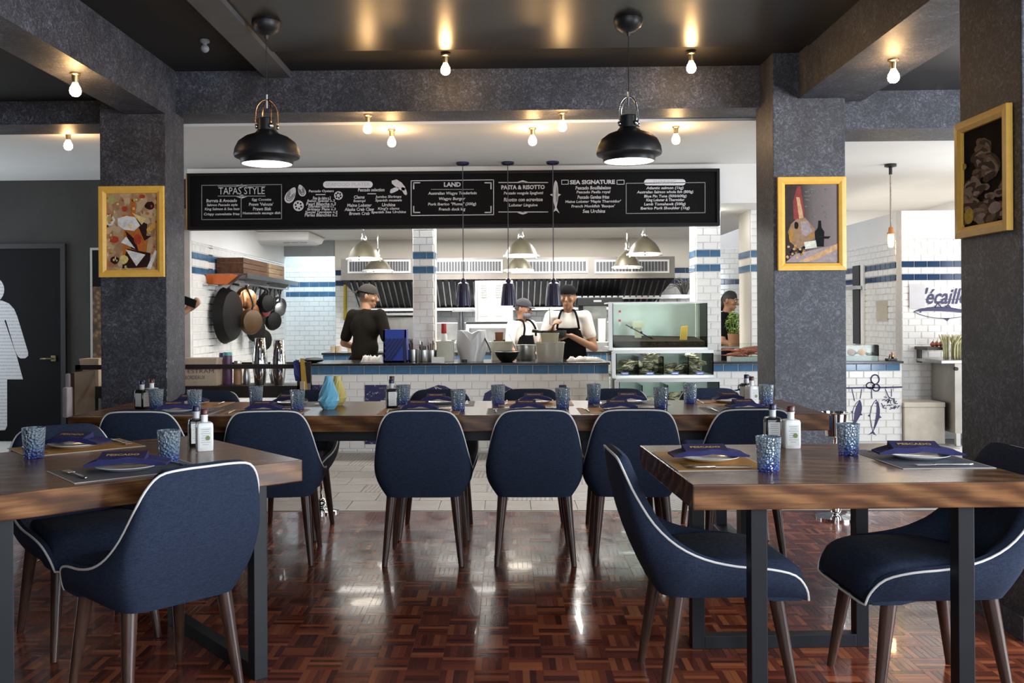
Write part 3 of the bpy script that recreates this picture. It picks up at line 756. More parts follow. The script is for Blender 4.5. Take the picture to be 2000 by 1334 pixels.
# ================================================================== TABLES
def uframe(t, xc, yc, w, h, ax, s=.05, d=.05, top=True):
    """closed steel frame leg: ax 0 spans local x, 1 spans local y; each bar its own part"""
    def pt(u, z): return V(xc + (u if ax == 0 else 0), yc + (u if ax == 1 else 0), z)
    for u in (-w/2 + s/2, w/2 - s/2): MB().bar(pt(u, 0), pt(u, h), s, d).build('leg', BLACKSTEEL, t, bevel=.002)
    MB().bar(pt(-w/2 + s, s/2), pt(w/2 - s, s/2), d, s).build('foot_bar', BLACKSTEEL, t, bevel=.002)
    if top: MB().bar(pt(-w/2 + s, h - s/2), pt(w/2 - s, h - s/2), d, s).build('top_bar', BLACKSTEEL, t, bevel=.002)
def slab(t, lx, ly, z0, z1, wob=0.0):
    nx = max(2, int(lx/.12)); ny = max(2, int(ly/.12)); ring = []
    r = random.Random(int(lx*100)); w = lambda: r.uniform(-wob, wob)
    for i in range(nx): ring.append((-lx/2 + lx*i/nx, -ly/2 + w()))
    for i in range(ny): ring.append((lx/2 + w()*.4, -ly/2 + ly*i/ny))
    for i in range(nx): ring.append((lx/2 - lx*i/nx, ly/2 + w()))
    for i in range(ny): ring.append((-lx/2 + w()*.4, ly/2 - ly*i/ny))
    return MB().loft([[(x, y, z) for x, y in ring] for z in (z0, z1)]).build('tabletop', WALNUT, t, bevel=.004)
# long table
lt = thing('long_dining_table', 'long thick walnut slab table set for twelve in the middle of the room', 'table')
slab(lt, 3.82, .80, .668, .75, .004)
for x in (-1.55, 1.52): uframe(lt, x, 0, .62, .668, 1, .06, .1)
MB().box((-1.5, -.30, .61), (1.47, -.25, .667)).build('apron_rail', BLACKSTEEL, lt); MB().box((-1.5, .25, .61), (1.47, .30, .667)).build('apron_rail', BLACKSTEEL, lt)
lt.location = (-0.31, 5.015, 0)
# right-hand table
rt = thing('dining_table', 'square walnut slab table on black steel legs at the right foreground', 'table')
slab(rt, 1.04, .83, .675, .75, .002)
uframe(rt, -.01, -.36, .665, .675, 0, .048, .05, False); uframe(rt, -.01, .36, .665, .675, 0, .048, .05, False)
rt.location = (1.04, 3.125, 0); rt.rotation_euler.z = math.radians(2.5)
# left table
lf = thing('dining_table', 'walnut slab table turned at an angle in the left foreground', 'table')
LA, LB = .92, 1.05
slab(lf, LB, LA, .675, .75, .002)
for u in (-.40, .40): uframe(lf, u, 0, .78, .675, 1, .05, .05, False)
lc = corner - TAd*LA/2 + TBd*LB/2
lf.location = (lc.x, lc.y, 0); lf.rotation_euler.z = TA + math.pi/2

# ================================================================== TABLEWARE
def proto_glass():
    t = thing('tumbler', 'x', 'glass')
    o = [(.030,0),(.0335,.003),(.0345,.03),(.0375,.075),(.0395,.108)]; i = [(.037,.1085),(.0345,.075),(.0315,.03),(.029,.015),(.0,.0145)]
    m = MB()
    prof = o + i[:-1] + [(.0005,.0145)]
    m.lathe(prof, n=26); m.build('vessel', TUMBLER, t, smooth=50); return Proto(t)
GL = proto_glass()
glass_px = [(305, 801, 'beside the square bottles at the far left end of the long table'), (380, 803, 'on the long table before the first far chair'), (500, 795, 'on the long table between the first two far chairs from the left'),
  (581, 804, 'on the long table just left of the two vases'), (788, 792, 'on the long table right beside the dark square bottle'), (895, 804, 'on the long table between the third and fourth near chairs'), (973, 792, 'on the long table near the middle, towards the counter'),
  (1099, 800, 'on the long table just behind the top of the fourth near chair'), (1160, 790, 'on the long table left of the fifth far chair'), (1291, 799, 'on the long table just behind the top of the fifth near chair'), (1348, 789, 'on the long table left of the sixth far chair'),
  (1497, 792, 'on the long table beside the white bottle at the right end'), (66, 896, 'at the left edge of the left foreground table'), (330, 903, 'beside the white square bottle on the left foreground table'),
  (1501, 921, 'at the front of the right foreground table beside the ochre placemat'), (1657, 889, 'on the right foreground table beside the slate placemat')]
for px, py, l in glass_px:
    p = PZ(px, py - 2, .751); GL.put((p.x, p.y, .7505), random.uniform(0, 6), 'blue glass tumbler ' + l, 'blue glass tumblers', scale=1.0 if py > 850 else 1.02)

# square bottles
def square_loop(h, z, r=.006):
    pts = []
    for cx, cy, a0 in ((h-r, h-r, 0), (-h+r, h-r, 90), (-h+r, -h+r, 180), (h-r, -h+r, 270)):
        for k in range(3): a = math.radians(a0 + 45*k); pts.append((cx + r*math.cos(a), cy + r*math.sin(a), z))
    return pts
def proto_bottle(white):
    t = thing('oil_bottle', 'x', 'bottle')
    bm_ = mat('white_ceramic_bottle', (.80, .79, .77), .22) if white else mat('dark_bottle_glass', (.012, .010, .009), .08, spec=.6)
    MB().loft([square_loop(.0275, 0), square_loop(.029, .004), square_loop(.029, .096), square_loop(.026, .1035), square_loop(.014, .107)]).build('body', bm_, t, smooth=40)
    MB().lathe([(.0125,.105),(.0125,.128),(.014,.129),(.014,.133)], n=16).build('neck', bm_ if white else mat('pale_bottle_collar', (.55,.55,.55), .3), t, smooth=40)
    MB().lathe([(.0142,.133),(.0145,.135),(.0145,.152),(.012,.155)], n=16).build('cap', mat('maroon_bottle_cap', (.085,.018,.018), .35) if white else mat('navy_bottle_cap', (.012,.013,.05), .35), t, smooth=40)
    lab = MB().box((-.022,-.0297,.012), (.022,-.0288,.088)).build('label', mat('bottle_label', (.72,.71,.68), .7, vary=.05), t)
    ink = mat('label_ink', (.28,.28,.26), .8)
    for k, w in enumerate((.030,.026,.034,.024,.030,.028,.034,.022)): MB().box((-w/2,-.0302,.080-k*.008), (w/2,-.0297,.0815-k*.008)).build('print_line', ink, lab)
    if white: MB().lathe([(.0085,0),(.0085,.0006)], (.008,-.0298,.048), 16, axis=(0,-1,0)).build('round_seal', mat('olive_seal_print', (.19,.23,.07), .7), lab)
    lb2 = MB().box((.0288,-.020,.014), (.0297,.020,.086)).build('label', MATS['bottle_label'], t)
    MB().box((-.0297,-.020,.014), (-.0288,.020,.086)).build('label', MATS['bottle_label'], t)
    return Proto(t)
BW, BD = proto_bottle(True), proto_bottle(False)
bt = [(1, 1548, 876, .0, 'white square bottle with a maroon cap and round green seal on the right foreground table'), (0, 1512, 870, -.05, 'dark square oil bottle with a navy cap on the right foreground table'),
      (1, 396, 881, .45, 'white square bottle with a maroon cap on the left foreground table'), (0, 380, 872, .45, 'dark square bottle tucked behind the white one on the left foreground table'),
      (0, 275, 799, 1.2, 'dark square bottle at the far left end of the long table'), (1, 294, 795, 1.2, 'white square bottle with a maroon cap at the far left end of the long table'),
      (0, 764, 797, .3, 'dark square bottle left of the middle of the long table'), (1, 765, 788, .3, 'white bottle hidden behind the dark one left of the middle of the long table'),
      (1, 1470, 791, .35, 'white square bottle with a maroon cap at the right end of the long table'), (0, 1460, 785, .35, 'dark bottle behind the white one at the right end of the long table')]
for w, px, py, rz, l in bt:
    p = PZ(px, py, .75); (BW if w else BD).put((p.x, p.y + .02, .7505), rz, l, 'oil and vinegar bottles')

# place settings
def proto_mat(m, nm):
    t = thing('placemat', 'x', 'placemat')
    MB().box((-.21,-.15,0), (.21,.15,.0015)).build('border', MATEDGE, t)
    MB().box((-.204,-.144,.0012), (.204,.144,.0021)).build('printed_sheet', m, t)
    ink = mat('placemat_ink_' + nm, tuple(c*.35 for c in m.node_tree.nodes['Color Ramp'].color_ramp.elements[0].color[:3]), .7)
    MB().lathe([(.026,0),(.026,.0003)], (.15,.08,.0021), 12).build('emblem_print', ink, t); MB().box((.07,-.115,.0021), (.17,-.09,.0024)).build('caption_print', ink, t); return Proto(t)
MO, MG = proto_mat(MAT_O, 'ochre'), proto_mat(MAT_G, 'slate')
def proto_plate():
    o = MB().lathe([(.0,.0035),(.055,.0035),(.060,.002),(.062,.0),(.066,.0),(.090,.010),(.102,.0145),(.1025,.0165),(.090,.0135),(.066,.0055),(.0,.0055)], n=36, cap0=False, cap1=False).build('dinner_plate', PORCELAIN, smooth=50, origin=(0,0,0))
    WO[o.name] = V(0,0,0); return Proto(tag(o, 'x', 'plate'))
PLT = proto_plate()
def proto_napkin():
    t = thing('folded_napkin', 'x', 'napkin')
    n = 16; top, bot = [], []
    for z0, acc in ((.014, top), (0.0, bot)):
        for j in range(5):
            y = -.045 + .0225*j; row = []
            for i in range(n+1):
                x = -.15 + .30*i/n
                z = z0 + .005*math.sin(i*.9)*.35 + .010*(1-abs(x)/.15) - (.013*max(0, abs(x)-.09)/.06) + (.005 if z0 else 0)*math.sin(j*1.7+1)
                row.append((x, y*(1-.1*math.sin(i*.7)), max(z, .0006 if z0 == 0 else .006)))
            acc.append(row)
    loops = [[*(a), *(b[::-1])] for a, b in zip(top, bot)]
    MB().loft(loops).build('cloth', NAPKIN, t, smooth=60)
    put_text('gold_lettering', 'PESCADO', (-.015, -.006, .0328), (1,0,0), (0,.97,.243), .03, GOLDPRINT, t, fit=(.12,.016), bold=.001)
    bd = MB().loft([[(-.10,-.040,.024),(.07,-.042,.024),(.07,.022,.040),(-.10,.022,.040)], [(-.10,-.042,.016),(.07,-.044,.016),(.07,.026,.020),(-.10,.026,.020)]]).build('folded_band', mat('navy_napkin_band', (.016,.013,.075), .8, vary=.2, scale=30), t)
    for o in t.children:
        if o.name.startswith('gold'): o.location.z += .0006; o.location.y -= .004
    return Proto(t)
NK = proto_napkin()
def proto_fork():
    t = thing('fork', 'x', 'fork')
    MB().tube(chain([(0,-.10,.003),(0,-.03,.004),(0,.03,.005)], 4), [.0045]*4 + [.003]*5, 8).build('handle', STEEL, t, smooth=True)
    m = MB()
    m.box((-.011,.028,.004),(.011,.045,.006))
    m.build('head', STEEL, t, bevel=.0006)
    for k in range(4): MB().box((-.011+.0063*k,.045,.004),(-.0078+.0063*k,.088,.0055)).build('tine', STEEL, t)
    return Proto(t)
def proto_knife():
    t = thing('knife', 'x', 'knife')
    MB().tube([(0,-.11,.0035),(0,-.02,.0035)], [.005,.004], 8).build('handle', STEEL, t, smooth=True)
    MB().loft([[(-.005,-.02,.002),(.005,-.02,.002),(.005,-.02,.0045),(-.005,-.02,.0045)], [(-.008,.04,.002),(.005,.04,.002),(.005,.04,.0035),(-.008,.04,.0035)], [(.002,.10,.002),(.005,.10,.002),(.005,.10,.003),(.002,.10,.003)]]).build('blade', STEEL, t)
    return Proto(t)
FK, KN = proto_fork(), proto_knife()
def setting(x, y, a, ochre, where, z=.7505, nrot=0.0, nsc=(.62, .95, 1.0)):
    """a: direction the guest faces; mat, plate, napkin, fork and knife"""
    R = Matrix.Rotation(a, 3, 'Z')
    g = 'place settings'
    (MO if ochre else MG).put((x, y, z), a, ('ochre' if ochre else 'slate grey') + ' paper placemat ' + where, g)
    PLT.put((x, y, z + .0025), a, 'round white plate ' + where, g)
    NK.put((x, y, z + .018), a + nrot, 'folded navy napkin ' + where, g, scale=nsc)
    p = V(x, y, z) + R @ V(-.165, 0, 0); FK.put((p.x, p.y, z + .0025), a + .03, 'steel fork ' + where, g)
    p = V(x, y, z) + R @ V(.165, 0, 0); KN.put((p.x, p.y, z + .0025), a - .03, 'steel knife ' + where, g)
for i, x in enumerate(near_x):
    setting(x + (.06, -.07, -.03, -.03, -.05, .06)[i], 4.80, 0, (0,1,1,0,1,0)[i], f'at the {ordn[i]} near seat from the left, long table', nrot=(.3, 0, 0, 0, 0, .1)[i])
for i, x in enumerate(far_x):
    setting(x + .02, 5.235, math.pi, (1,0,0,1,0,1)[i], f'at the {ordn[i]} far seat from the left, long table', nrot=math.pi)
p = PZ(1383, 900, .75); setting(p.x, p.y, -math.pi/2 + math.radians(2.5), 1, 'at the left seat of the right foreground table', nrot=math.pi/2, nsc=(.85, 1, .9))
p = PZ(1792, 896, .75); setting(p.x, p.y, math.pi/2 + math.radians(2.5), 0, 'at the right seat of the right foreground table', nrot=-math.pi/2 - .12, nsc=(.92, 1, 1))
p = PZ(150, 874, .75); setting(p.x, p.y, TA - math.pi/2 , 1, 'at the far seat of the left foreground table', nrot=math.pi - .9, nsc=(.8, 1, 1))
p = PZ(250, 918, .75); setting(p.x, p.y, TA + math.pi/2, 0, 'at the near seat of the left foreground table', nrot=-.55, nsc=(.85, 1, 1))

# vases: faceted teardrops
def vase(px, py, m, label, h):
    p = PZ(px, py, .7505); prof = [(.030,0),(.046,.018),(.056,.045),(.052,.075),(.036,.115),(.024,.15),(.020,.172)]
    k = h/.172; t = MB(); loops = []
    for i, (r, z) in enumerate(prof): loops.append([p + V(r*k*math.cos(2*math.pi*(j+.5*(i % 2))/11), r*k*math.sin(2*math.pi*(j+.5*(i % 2))/11), z*k) for j in range(11)])
    inner = [[p + V((r-.004)*k*math.cos(2*math.pi*j/11), (r-.004)*k*math.sin(2*math.pi*j/11), z*k) for j in range(11)] for r, z in ((.020,.172),(.022,.15),(.02,.12))]
    rt_ = thing('faceted_vase', label, 'vase', p)
    t.loft(loops + inner); t.build('body', m, rt_)
    MB().lathe([(.0205*k,.1715*k),(.0205*k,.174*k),(.016*k,.174*k),(.016*k,.170*k)], p, 11, False, False).build('rim', m, rt_)
vase(659, 791, mat('yellow_glaze', (.62,.50,.16), .3, vary=.06), 'pale yellow faceted vase behind the blue one on the long table', .162)
vase(642, 799, mat('pale_blue_glaze', (.16,.44,.60), .25, vary=.06), 'pale blue faceted teardrop vase on the long table', .178)

# ================================================================== LAMPS
def pendant(px, py, label):
    top = PZ(px, py, 2.979); t = thing('pendant_lamp', label, 'lamp', (top.x, top.y, 2.14)); X, Y = top.x, top.y
    MB().lathe([(.085,2.979),(.085,2.965),(.075,2.935),(.045,2.912),(.015,2.902),(.008,2.88)], (X,Y,0), 28).build('canopy', SHADE, t, smooth=50)
    MB().tube([(X,Y,2.885),(X,Y,2.535)], .0025, 6).build('cord', BLACK, t)
    MB().tube([(X,Y,2.555),(X,Y,2.475)], .008, 10).build('cord_grip', CHROME, t, smooth=50)
    prof = [(.050,2.415),(.055,2.41),(.055,2.345),(.072,2.325),(.125,2.305),(.165,2.275),(.185,2.235),(.190,2.205),(.190,2.195),(.187,2.186),(.160,2.176),(.152,2.165),(.148,2.145)]
    inn = [(.145,2.146),(.150,2.17),(.18,2.20),(.17,2.26),(.12,2.295),(.05,2.31)]
    sh = MB().lathe(prof + inn, (X,Y,0), 40, True, False).build('shade', SHADE, t, smooth=35)
    MB().lathe([(.1895,2.1995),(.1915,2.197),(.1895,2.1945)], (X,Y,0), 40, False, False).build('rim_line', BLACK, sh, smooth=True)
    MB().lathe([(.001,2.160),(.10,2.157),(.144,2.150)], (X,Y,0), 32, False, False).build('diffuser', LAMPGLOW, t, smooth=True)
    for a in (.35, .35 + math.pi/2 + .3):
        c, s_ = math.cos(a)*.062, math.sin(a)*.062
        MB().tube(chain([(X-c,Y-s_,2.36),(X-c,Y-s_,2.46),(X-c*.55,Y-s_*.55,2.51),(X,Y,2.525),(X+c*.55,Y+s_*.55,2.51),(X+c,Y+s_,2.46),(X+c,Y+s_,2.36)], 3), .0042, 6).build('hanger_loop', COPPER if px < 900 else CHROME, t, smooth=True)
        for k in (-1, 1): MB().lathe([(.013,-.006),(.015,0),(.013,.006)], (X+k*c, Y+k*s_, 2.365), 12, axis=(c, s_, 0)).build('bolt', CHROME, t, smooth=True)
pendant(520, 44, 'charcoal dome pendant lamp with copper hanger loops on the left above the long table')
pendant(1227, 38, 'charcoal dome pendant lamp with chrome hanger loops above the right part of the long table')
def proto_bulb():
    t = thing('bare_bulb_lamp', 'x', 'lamp')
    MB().lathe([(.030,0),(.030,-.008),(.020,-.014),(.0165,-.05),(.015,-.055)], n=16).build('socket', BRASS, t, smooth=50)
    MB().lathe([(.013,-.052),(.018,-.065),(.029,-.085),(.032,-.102),(.029,-.118),(.018,-.130),(.002,-.134)], n=14).build('bulb', BULB, t, smooth=True)
    return Proto(t)
BB = proto_bulb()
for (px, py, z, l) in ((870, 107, 2.98, 'on the brown ceiling left of centre'), (1350, 103, 2.98, 'on the brown ceiling between the right pendant and the right pillar'),
        (147, 143, 2.655, 'under the left ceiling beam'), (1745, 116, 2.69, 'under the right ceiling beam')):
    p = PZ(px, py, z); BB.put((p.x, p.y, z - .0005), 0, 'lit bare filament bulb ' + l, 'bare filament bulbs')
for px, l in ((718, 'under the cross beam above the seafood menu'), (1098, 'under the cross beam above the pasta menu')):
    p = P(px, 220, 6.6); BB.put((p.x, 6.6, 2.6995), 0, 'lit bare filament bulb ' + l, 'bare filament bulbs')
for px, l in ((765, 'right of its neighbour above the seafood menu'), (1040, 'left of its neighbour above the pasta menu'), (1320, 'above the right end of the menu board'), (133, 'above the charcoal restroom wall')):
    p = P(px, 238, 7.02); BB.put((p.x, 7.02, 2.6795), 0, 'lit bare filament bulb on the white ceiling ' + l, 'bare filament bulbs')
sp = PZ(400, 78, 3.0); t = thing('ceiling_spotlight', 'small round grey sensor on the black ceiling between beam and batten', 'spotlight', (sp.x, sp.y, 2.93))  # small unlit spotlight on the ceiling
MB().lathe([(.03,3.0),(.03,2.985),(.012,2.975),(.012,2.965)], (sp.x,sp.y,0), 16).build('base', mat('spotlight_grey', (.25,.26,.28), .5), t, smooth=50)
MB().ell((sp.x,sp.y,2.945), (.027,.027,.025)).build('dome', MATS['spotlight_grey'], t, smooth=True)

# ================================================================== PICTURES
def picture(label, c, u, v, w, h, fw, paint, nrm):
    """gilt frame with mitred mouldings round a flat print; c centre on the wall, u right, v up, nrm out of the wall"""
    c, u, v, nrm = map(Vector, (c, u, v, nrm))
    t = thing('framed_picture', label, 'picture', c - v*h/2)
    def pt(a, b, d): return c + u*a + v*b + nrm*d
    co = [(-w/2,-h/2),(w/2,-h/2),(w/2,h/2),(-w/2,h/2)]; ci = [(-w/2+fw,-h/2+fw),(w/2-fw,-h/2+fw),(w/2-fw,h/2-fw),(-w/2+fw,h/2-fw)]
    for k in range(4):
        l = (k+1) % 4; loops = []
        for o, i in ((co[k], ci[k]), (co[l], ci[l])):
            mid = ((o[0]*.4+i[0]*.6), (o[1]*.4+i[1]*.6))
            loops.append([pt(*o, .002), pt(*o, .028), pt(*mid, .030), pt(*i, .020), pt(*i, .002)])
        MB().loft(loops).build('frame_rail', GOLD, t, bevel=.002)
    iw, ih = w - 2*fw, h - 2*fw
    art = MB().poly([pt(-iw/2,-ih/2,.006), pt(iw/2,-ih/2,.006), pt(iw/2,ih/2,.006), pt(-iw/2,ih/2,.006)], nrm, .002)
    bm_, shapes = paint(); ao = art.build('print', bm_, t); lev = [0]
    for nm, m, pts in shapes:
        lev[0] += 1
        pp = [(min(.995, max(.005, a)), min(.995, max(.005, b))) for a, b in pts]
        MB().poly([pt((a-.5)*iw, (.5-b)*ih, .008 + .00006*lev[0]) for a, b in pp], nrm, .0002).build(nm, m, ao)
    return t
def blob(cx, cy, rx, ry, n=12, j=.12, a=0, r=random.Random(5)):
    return [(cx + rx*math.cos(2*math.pi*k/n + a)*(1+r.uniform(-j, j)), cy + ry*math.sin(2*math.pi*k/n + a)*(1+r.uniform(-j, j))) for k in range(n)]
def pm_(nm, c): return mat('print_' + nm, c, .7, spec=.08, vary=.22, scale=45)
def paint_cheese():
    n = NT('printed_food_board'); v = n.new('ShaderNodeTexVoronoi'); v.inputs['Scale'].default_value = 26; n.link(n.co(), v.inputs['Vector'])
    a = n.noise(n.co(), 18, 4)
    n.set(base=n.mix(n.math('MULTIPLY', a, .55), n.ramp(v.outputs[1], [(.0, (.10,.035,.015)), (.3, (.42,.22,.10)), (.55, (.60,.45,.28)), (.75, (.30,.09,.03)), (1, (.52,.36,.18))]), (.55,.38,.24)), rough=.7, spec=.08)
    W, Y, O, D, B = pm_('white', (.78,.75,.73)), pm_('yellow', (.75,.58,.22)), pm_('orange', (.50,.15,.03)), pm_('dark', (.035,.015,.012)), pm_('bread', (.62,.34,.08))
    G, R_ = pm_('green', (.45,.42,.15)), pm_('red', (.45,.06,.03))
    sh = [('board_print', O, [(.30,.28),(.56,.27),(.80,.66),(.74,.98),(.30,.98),(.34,.50)]), ('board_handle_print', O, [(.47,.06),(.57,.06),(.57,.30),(.47,.30)]), ('hole_print', D, blob(.52,.09,.022,.016)),
          ('shadow_print', D, [(.55,.32),(.80,.40),(.78,.55),(.88,.56),(.74,.62)]), ('shadow_print', D, [(.36,.48),(.56,.60),(.62,.75),(.48,.72)]), ('shadow_print', D, [(.40,.72),(.86,.78),(.84,.96),(.30,.98),(.32,.90)]),
          ('cheese_print', W, [(.22,.32),(.40,.29),(.56,.31),(.66,.42),(.54,.49),(.34,.47),(.22,.41)]), ('cheese_cut_print', Y, [(.42,.40),(.50,.41),(.48,.46),(.44,.45)]),
          ('wedge_print', Y, [(.50,.25),(.78,.33),(.69,.41)]), ('wedge_print', W, [(.28,.64),(.38,.56),(.56,.72)]), ('wedge_print', W, [(.37,.73),(.76,.80),(.58,.95)]),
          ('baguette_print', B, [(.78,.47),(.98,.34),(.99,.42),(.82,.53)]), ('round_print', Y, blob(.34,.86,.085,.060)), ('bowl_print', D, blob(.85,.16,.10,.055)), ('bowl_print', W, blob(.06,.34,.10,.075)), ('bowl_print', G, blob(.06,.33,.06,.045)),
          ('ham_print', R_, blob(.61,.60,.08,.07)), ('figs_print', R_, blob(.14,.60,.10,.045)), ('figs_print', R_, blob(.36,.20,.06,.035)), ('tomato_print', R_, blob(.70,.04,.06,.03)), ('grapes_print', D, blob(.16,.87,.09,.05)),
          ('rosemary_print', G, blob(.10,.08,.09,.06)), ('breadsticks_print', W, [(.78,.98),(.95,.74),(.99,.76),(.86,.99)])]
    r = random.Random(9)
    for k in range(60):
        cx, cy = r.random(), r.random()
        if abs(cx-.5) < .2 and .28 < cy < .95: continue
        sh.append(('crumb_print', r.choice([Y, O, W, B, G, R_, D]), blob(cx, cy, r.uniform(.012,.035), r.uniform(.010,.026), 7)))
    return n.m, sh
def paint_ham():
    n = NT('printed_cellar_scene'); sp_ = n.new('ShaderNodeSeparateXYZ'); n.link(n.co('Generated'), sp_.inputs[0])
    a = n.noise(n.co(), 30, 4)
    n.set(base=n.mix(n.math('MULTIPLY', a, .4), n.ramp(sp_.outputs[0], [(.0, (.028,.018,.015)), (.3, (.05,.035,.03)), (.55, (.20,.165,.16)), (1, (.30,.245,.24))]), (.13,.11,.11)), rough=.7, spec=.08)
    R_, H, D, W, T, G = pm_('rind', (.30,.06,.06)), pm_('ham', (.34,.21,.13)), pm_('ink', (.014,.014,.015)), pm_('card', (.74,.72,.62)), pm_('tan', (.62,.38,.20)), pm_('sage', (.16,.20,.17))
    L, C = pm_('lilac', (.38,.31,.31)), pm_('crust', (.42,.22,.05))
    sh = [('shank_print', R_, [(.24,.02),(.30,.02),(.36,.30),(.38,.45),(.26,.46),(.17,.44),(.16,.22)]), ('shank_print', T, [(.22,.16),(.28,.16),(.34,.36),(.36,.43),(.27,.43)]),
          ('ham_print', H, [(.22,.44),(.38,.42),(.56,.56),(.56,.68),(.40,.76),(.26,.82),(.12,.74),(.06,.60),(.12,.50)]), ('fat_print', L, [(.30,.47),(.44,.47),(.52,.60),(.40,.66),(.32,.62)]), ('fat_print', D, blob(.22,.52,.04,.05)), ('rind_print', C, blob(.12,.65,.045,.09)), ('rind_print', C, blob(.50,.65,.05,.035)),
          ('bottle_print', D, [(.56,.60),(.62,.55),(.63,.46),(.68,.46),(.69,.55),(.74,.60),(.73,.79),(.58,.79)]), ('card_print', W, [(.36,.73),(.58,.71),(.60,.80),(.38,.82)]),
          ('table_print', L, [(.0,.99),(.2,.88),(.99,.76),(.99,.99)]), ('baguette_print', T, [(.28,.97),(.62,.87),(.99,.75),(.99,.82),(.60,.95),(.38,.985)]), ('knife_print', D, [(.70,.66),(.86,.66),(.82,.69),(.72,.69)])]
    r = random.Random(4)
    for k in range(26): cx, cy = r.uniform(.35,.8), r.uniform(.02,.42); sh.append(('sprig_print', G, [(cx, cy), (cx+r.uniform(.03,.12), cy+r.uniform(-.02,.03)), (cx+.02, cy+.02)]))
    for k in range(22): sh.append(('nut_print', r.choice([C, T, D, H]), blob(r.uniform(.03,.36), r.uniform(.78,.93), .025, .016, 7)))
    return n.m, sh
def paint_oyster():
    n = NT('printed_black_backdrop'); n.set(base=n.ramp(n.noise(n.co(), 12, 4), [(.3, (.004,.003,.003)), (.7, (.014,.011,.009))]), rough=.7, spec=.05)
    A, B_, C, Y, W = pm_('shell_brown', (.23,.14,.085)), pm_('shell_grey', (.33,.25,.18)), pm_('shell_dark', (.09,.06,.042)), pm_('lemon', (.62,.42,.07)), pm_('shell_pale', (.42,.32,.27))
    sh = []; r = random.Random(12)
    for k in range(46):
        cy = .18 + .80*((k/46)**.8); cx = .5 + r.uniform(-.5, .5)*min(1, (cy-.12)*1.9); a = r.uniform(-.6, .9); L = r.uniform(.12,.24)
        for s_, m in ((1, r.choice([A, C, B_])), (.55, r.choice([A, B_, W, C]))):
            pts = []
            for q_ in range(12):
                t_ = 2*math.pi*q_/12; x, y = L*s_*math.cos(t_), L*.45*s_*math.sin(t_)*(1+r.uniform(-.25,.25))
                pts.append((cx + x*math.cos(a) - y*math.sin(a), cy + (x*math.sin(a) + y*math.cos(a))*.62))
            sh.append(('oyster_print', m, pts))
    sh += [('lemon_print', Y, blob(.15,.89,.12,.085,14,.03)), ('lemon_print', Y, blob(.03,.36,.07,.035,10,.05)), ('oyster_print', W, blob(.78,.86,.15,.06))]
    return n.m, sh
def pic_on(px0, px1, py0, py1, Y, label, fwpx, paint):
    a, b = P(px0, py0, Y), P(px1, py1, Y)
    picture(label, ((a.x+b.x)/2, Y, (a.z+b.z)/2), (1,0,0), (0,0,1), b.x-a.x, a.z-b.z, fwpx*Y/F, paint, (0,-1,0))
pic_on(195, 323, 365, 541, 6.299, 'gilt framed photograph of cheeses and bread on the left pillar', 14, paint_cheese)
pic_on(1517, 1651, 347, 528, 6.199, 'gilt framed photograph of a cured ham and wine bottle on the right pillar', 14, paint_ham)
a = PX(1876, 243, 1.959); b = PX(1979, 201, 1.959); a2 = PX(1878, 466, 1.959); b2 = PX(1979, 451, 1.959)
yc = (a.y + b.y)/2; w = abs(a.y - b.y); zt = (a.z+b.z)/2; zb = (a2.z+b2.z)/2
picture('gilt framed photograph of a pile of oysters and lemon on the near right pillar', (1.959, yc, (zt+zb)/2), (0,-1,0), (0,0,1), w, zt-zb, .045, paint_oyster, (-1,0,0))
# ================================================================== MENU BOARD
YM = 8.70
a, b = P(367, 395, YM), P(1405, 384, YM)
zt = (P(367, 341, YM).z + P(1405, 328, YM).z)/2; zb = (P(367, 450, YM).z + P(1405, 440, YM).z)/2
mb = thing('menu_board', 'long black menu board with white lettering hung above the serving counter', 'menu board', ((a.x+b.x)/2, YM, zb))
MB().box((a.x, YM, zb), (b.x, 8.779, zt)).build('panel', BOARD, mb)
fr = .028
for k, (p0, p1) in enumerate((((a.x, zb), (b.x, zb+fr)), ((a.x, zt-fr), (b.x, zt)), ((a.x, zb+fr), (a.x+fr, zt-fr)), ((b.x-fr, zb+fr), (b.x, zt-fr)))):
    MB().box((p0[0], YM-.022, p0[1]), (p1[0], YM, p1[1])).build('frame_rail', mat('black_board_frame', (.005,.005,.006), .5, spec=.2), mb)
MB().box((a.x-.012, YM-.02, zb), (a.x-.001, 8.779, zt)).build('gilt_edge', BRASS, mb)
def qm(px, py): return P(px, py, YM - .001)
def rect_line(px0, px1, py0, py1, m=CHALKDIM, w=.007):
    A, B_, C, D = qm(px0, py0), qm(px1, py0 - (px1-px0)*.010), qm(px1, py1 - (px1-px0)*.010), qm(px0, py1)
    o = MB()
    for p_, q_ in ((A, B_), (B_, C), (C, D), (D, A)): ribbon(o, [p_, q_], w, YM - .0005)
    return o.build('border_line', m, mb)
def line(px0, px1, py, m=CHALK, w=.008, py1=None):
    return ribbon(MB(), [qm(px0, py), qm(px1, py if py1 is None else py1)], w, YM - .0005).build('rule_line', m, mb)
def mtext(body, px0, px1, py, h=None, m=CHALK, nm='menu_lettering', **kw):
    A, B_ = qm(px0, py), qm(px1, py)
    return put_text(nm, body, ((A.x+B_.x)/2, YM - (.004 if m.name.startswith('grey_print') else .0016), A.z), (1,0,0), (0,0,1), .05, m, mb, fit=(B_.x-A.x, None if h is None else h*YM/F), **kw)
def lines(rows, h=6.5, m=CHALK):
    for body, x0, x1, y in rows: mtext(body, x0, x1, y, h, m, bold=.0012, shear=.12)
rect_line(394, 550, 362, 429)
mtext('TAPAS STYLE', 427, 517, 373, 14); line(426, 518, 364, CHALKDIM, .008); line(426, 518, 383, CHALKDIM, .008); line(471, 471, 386, CHALKDIM, .008, 424)
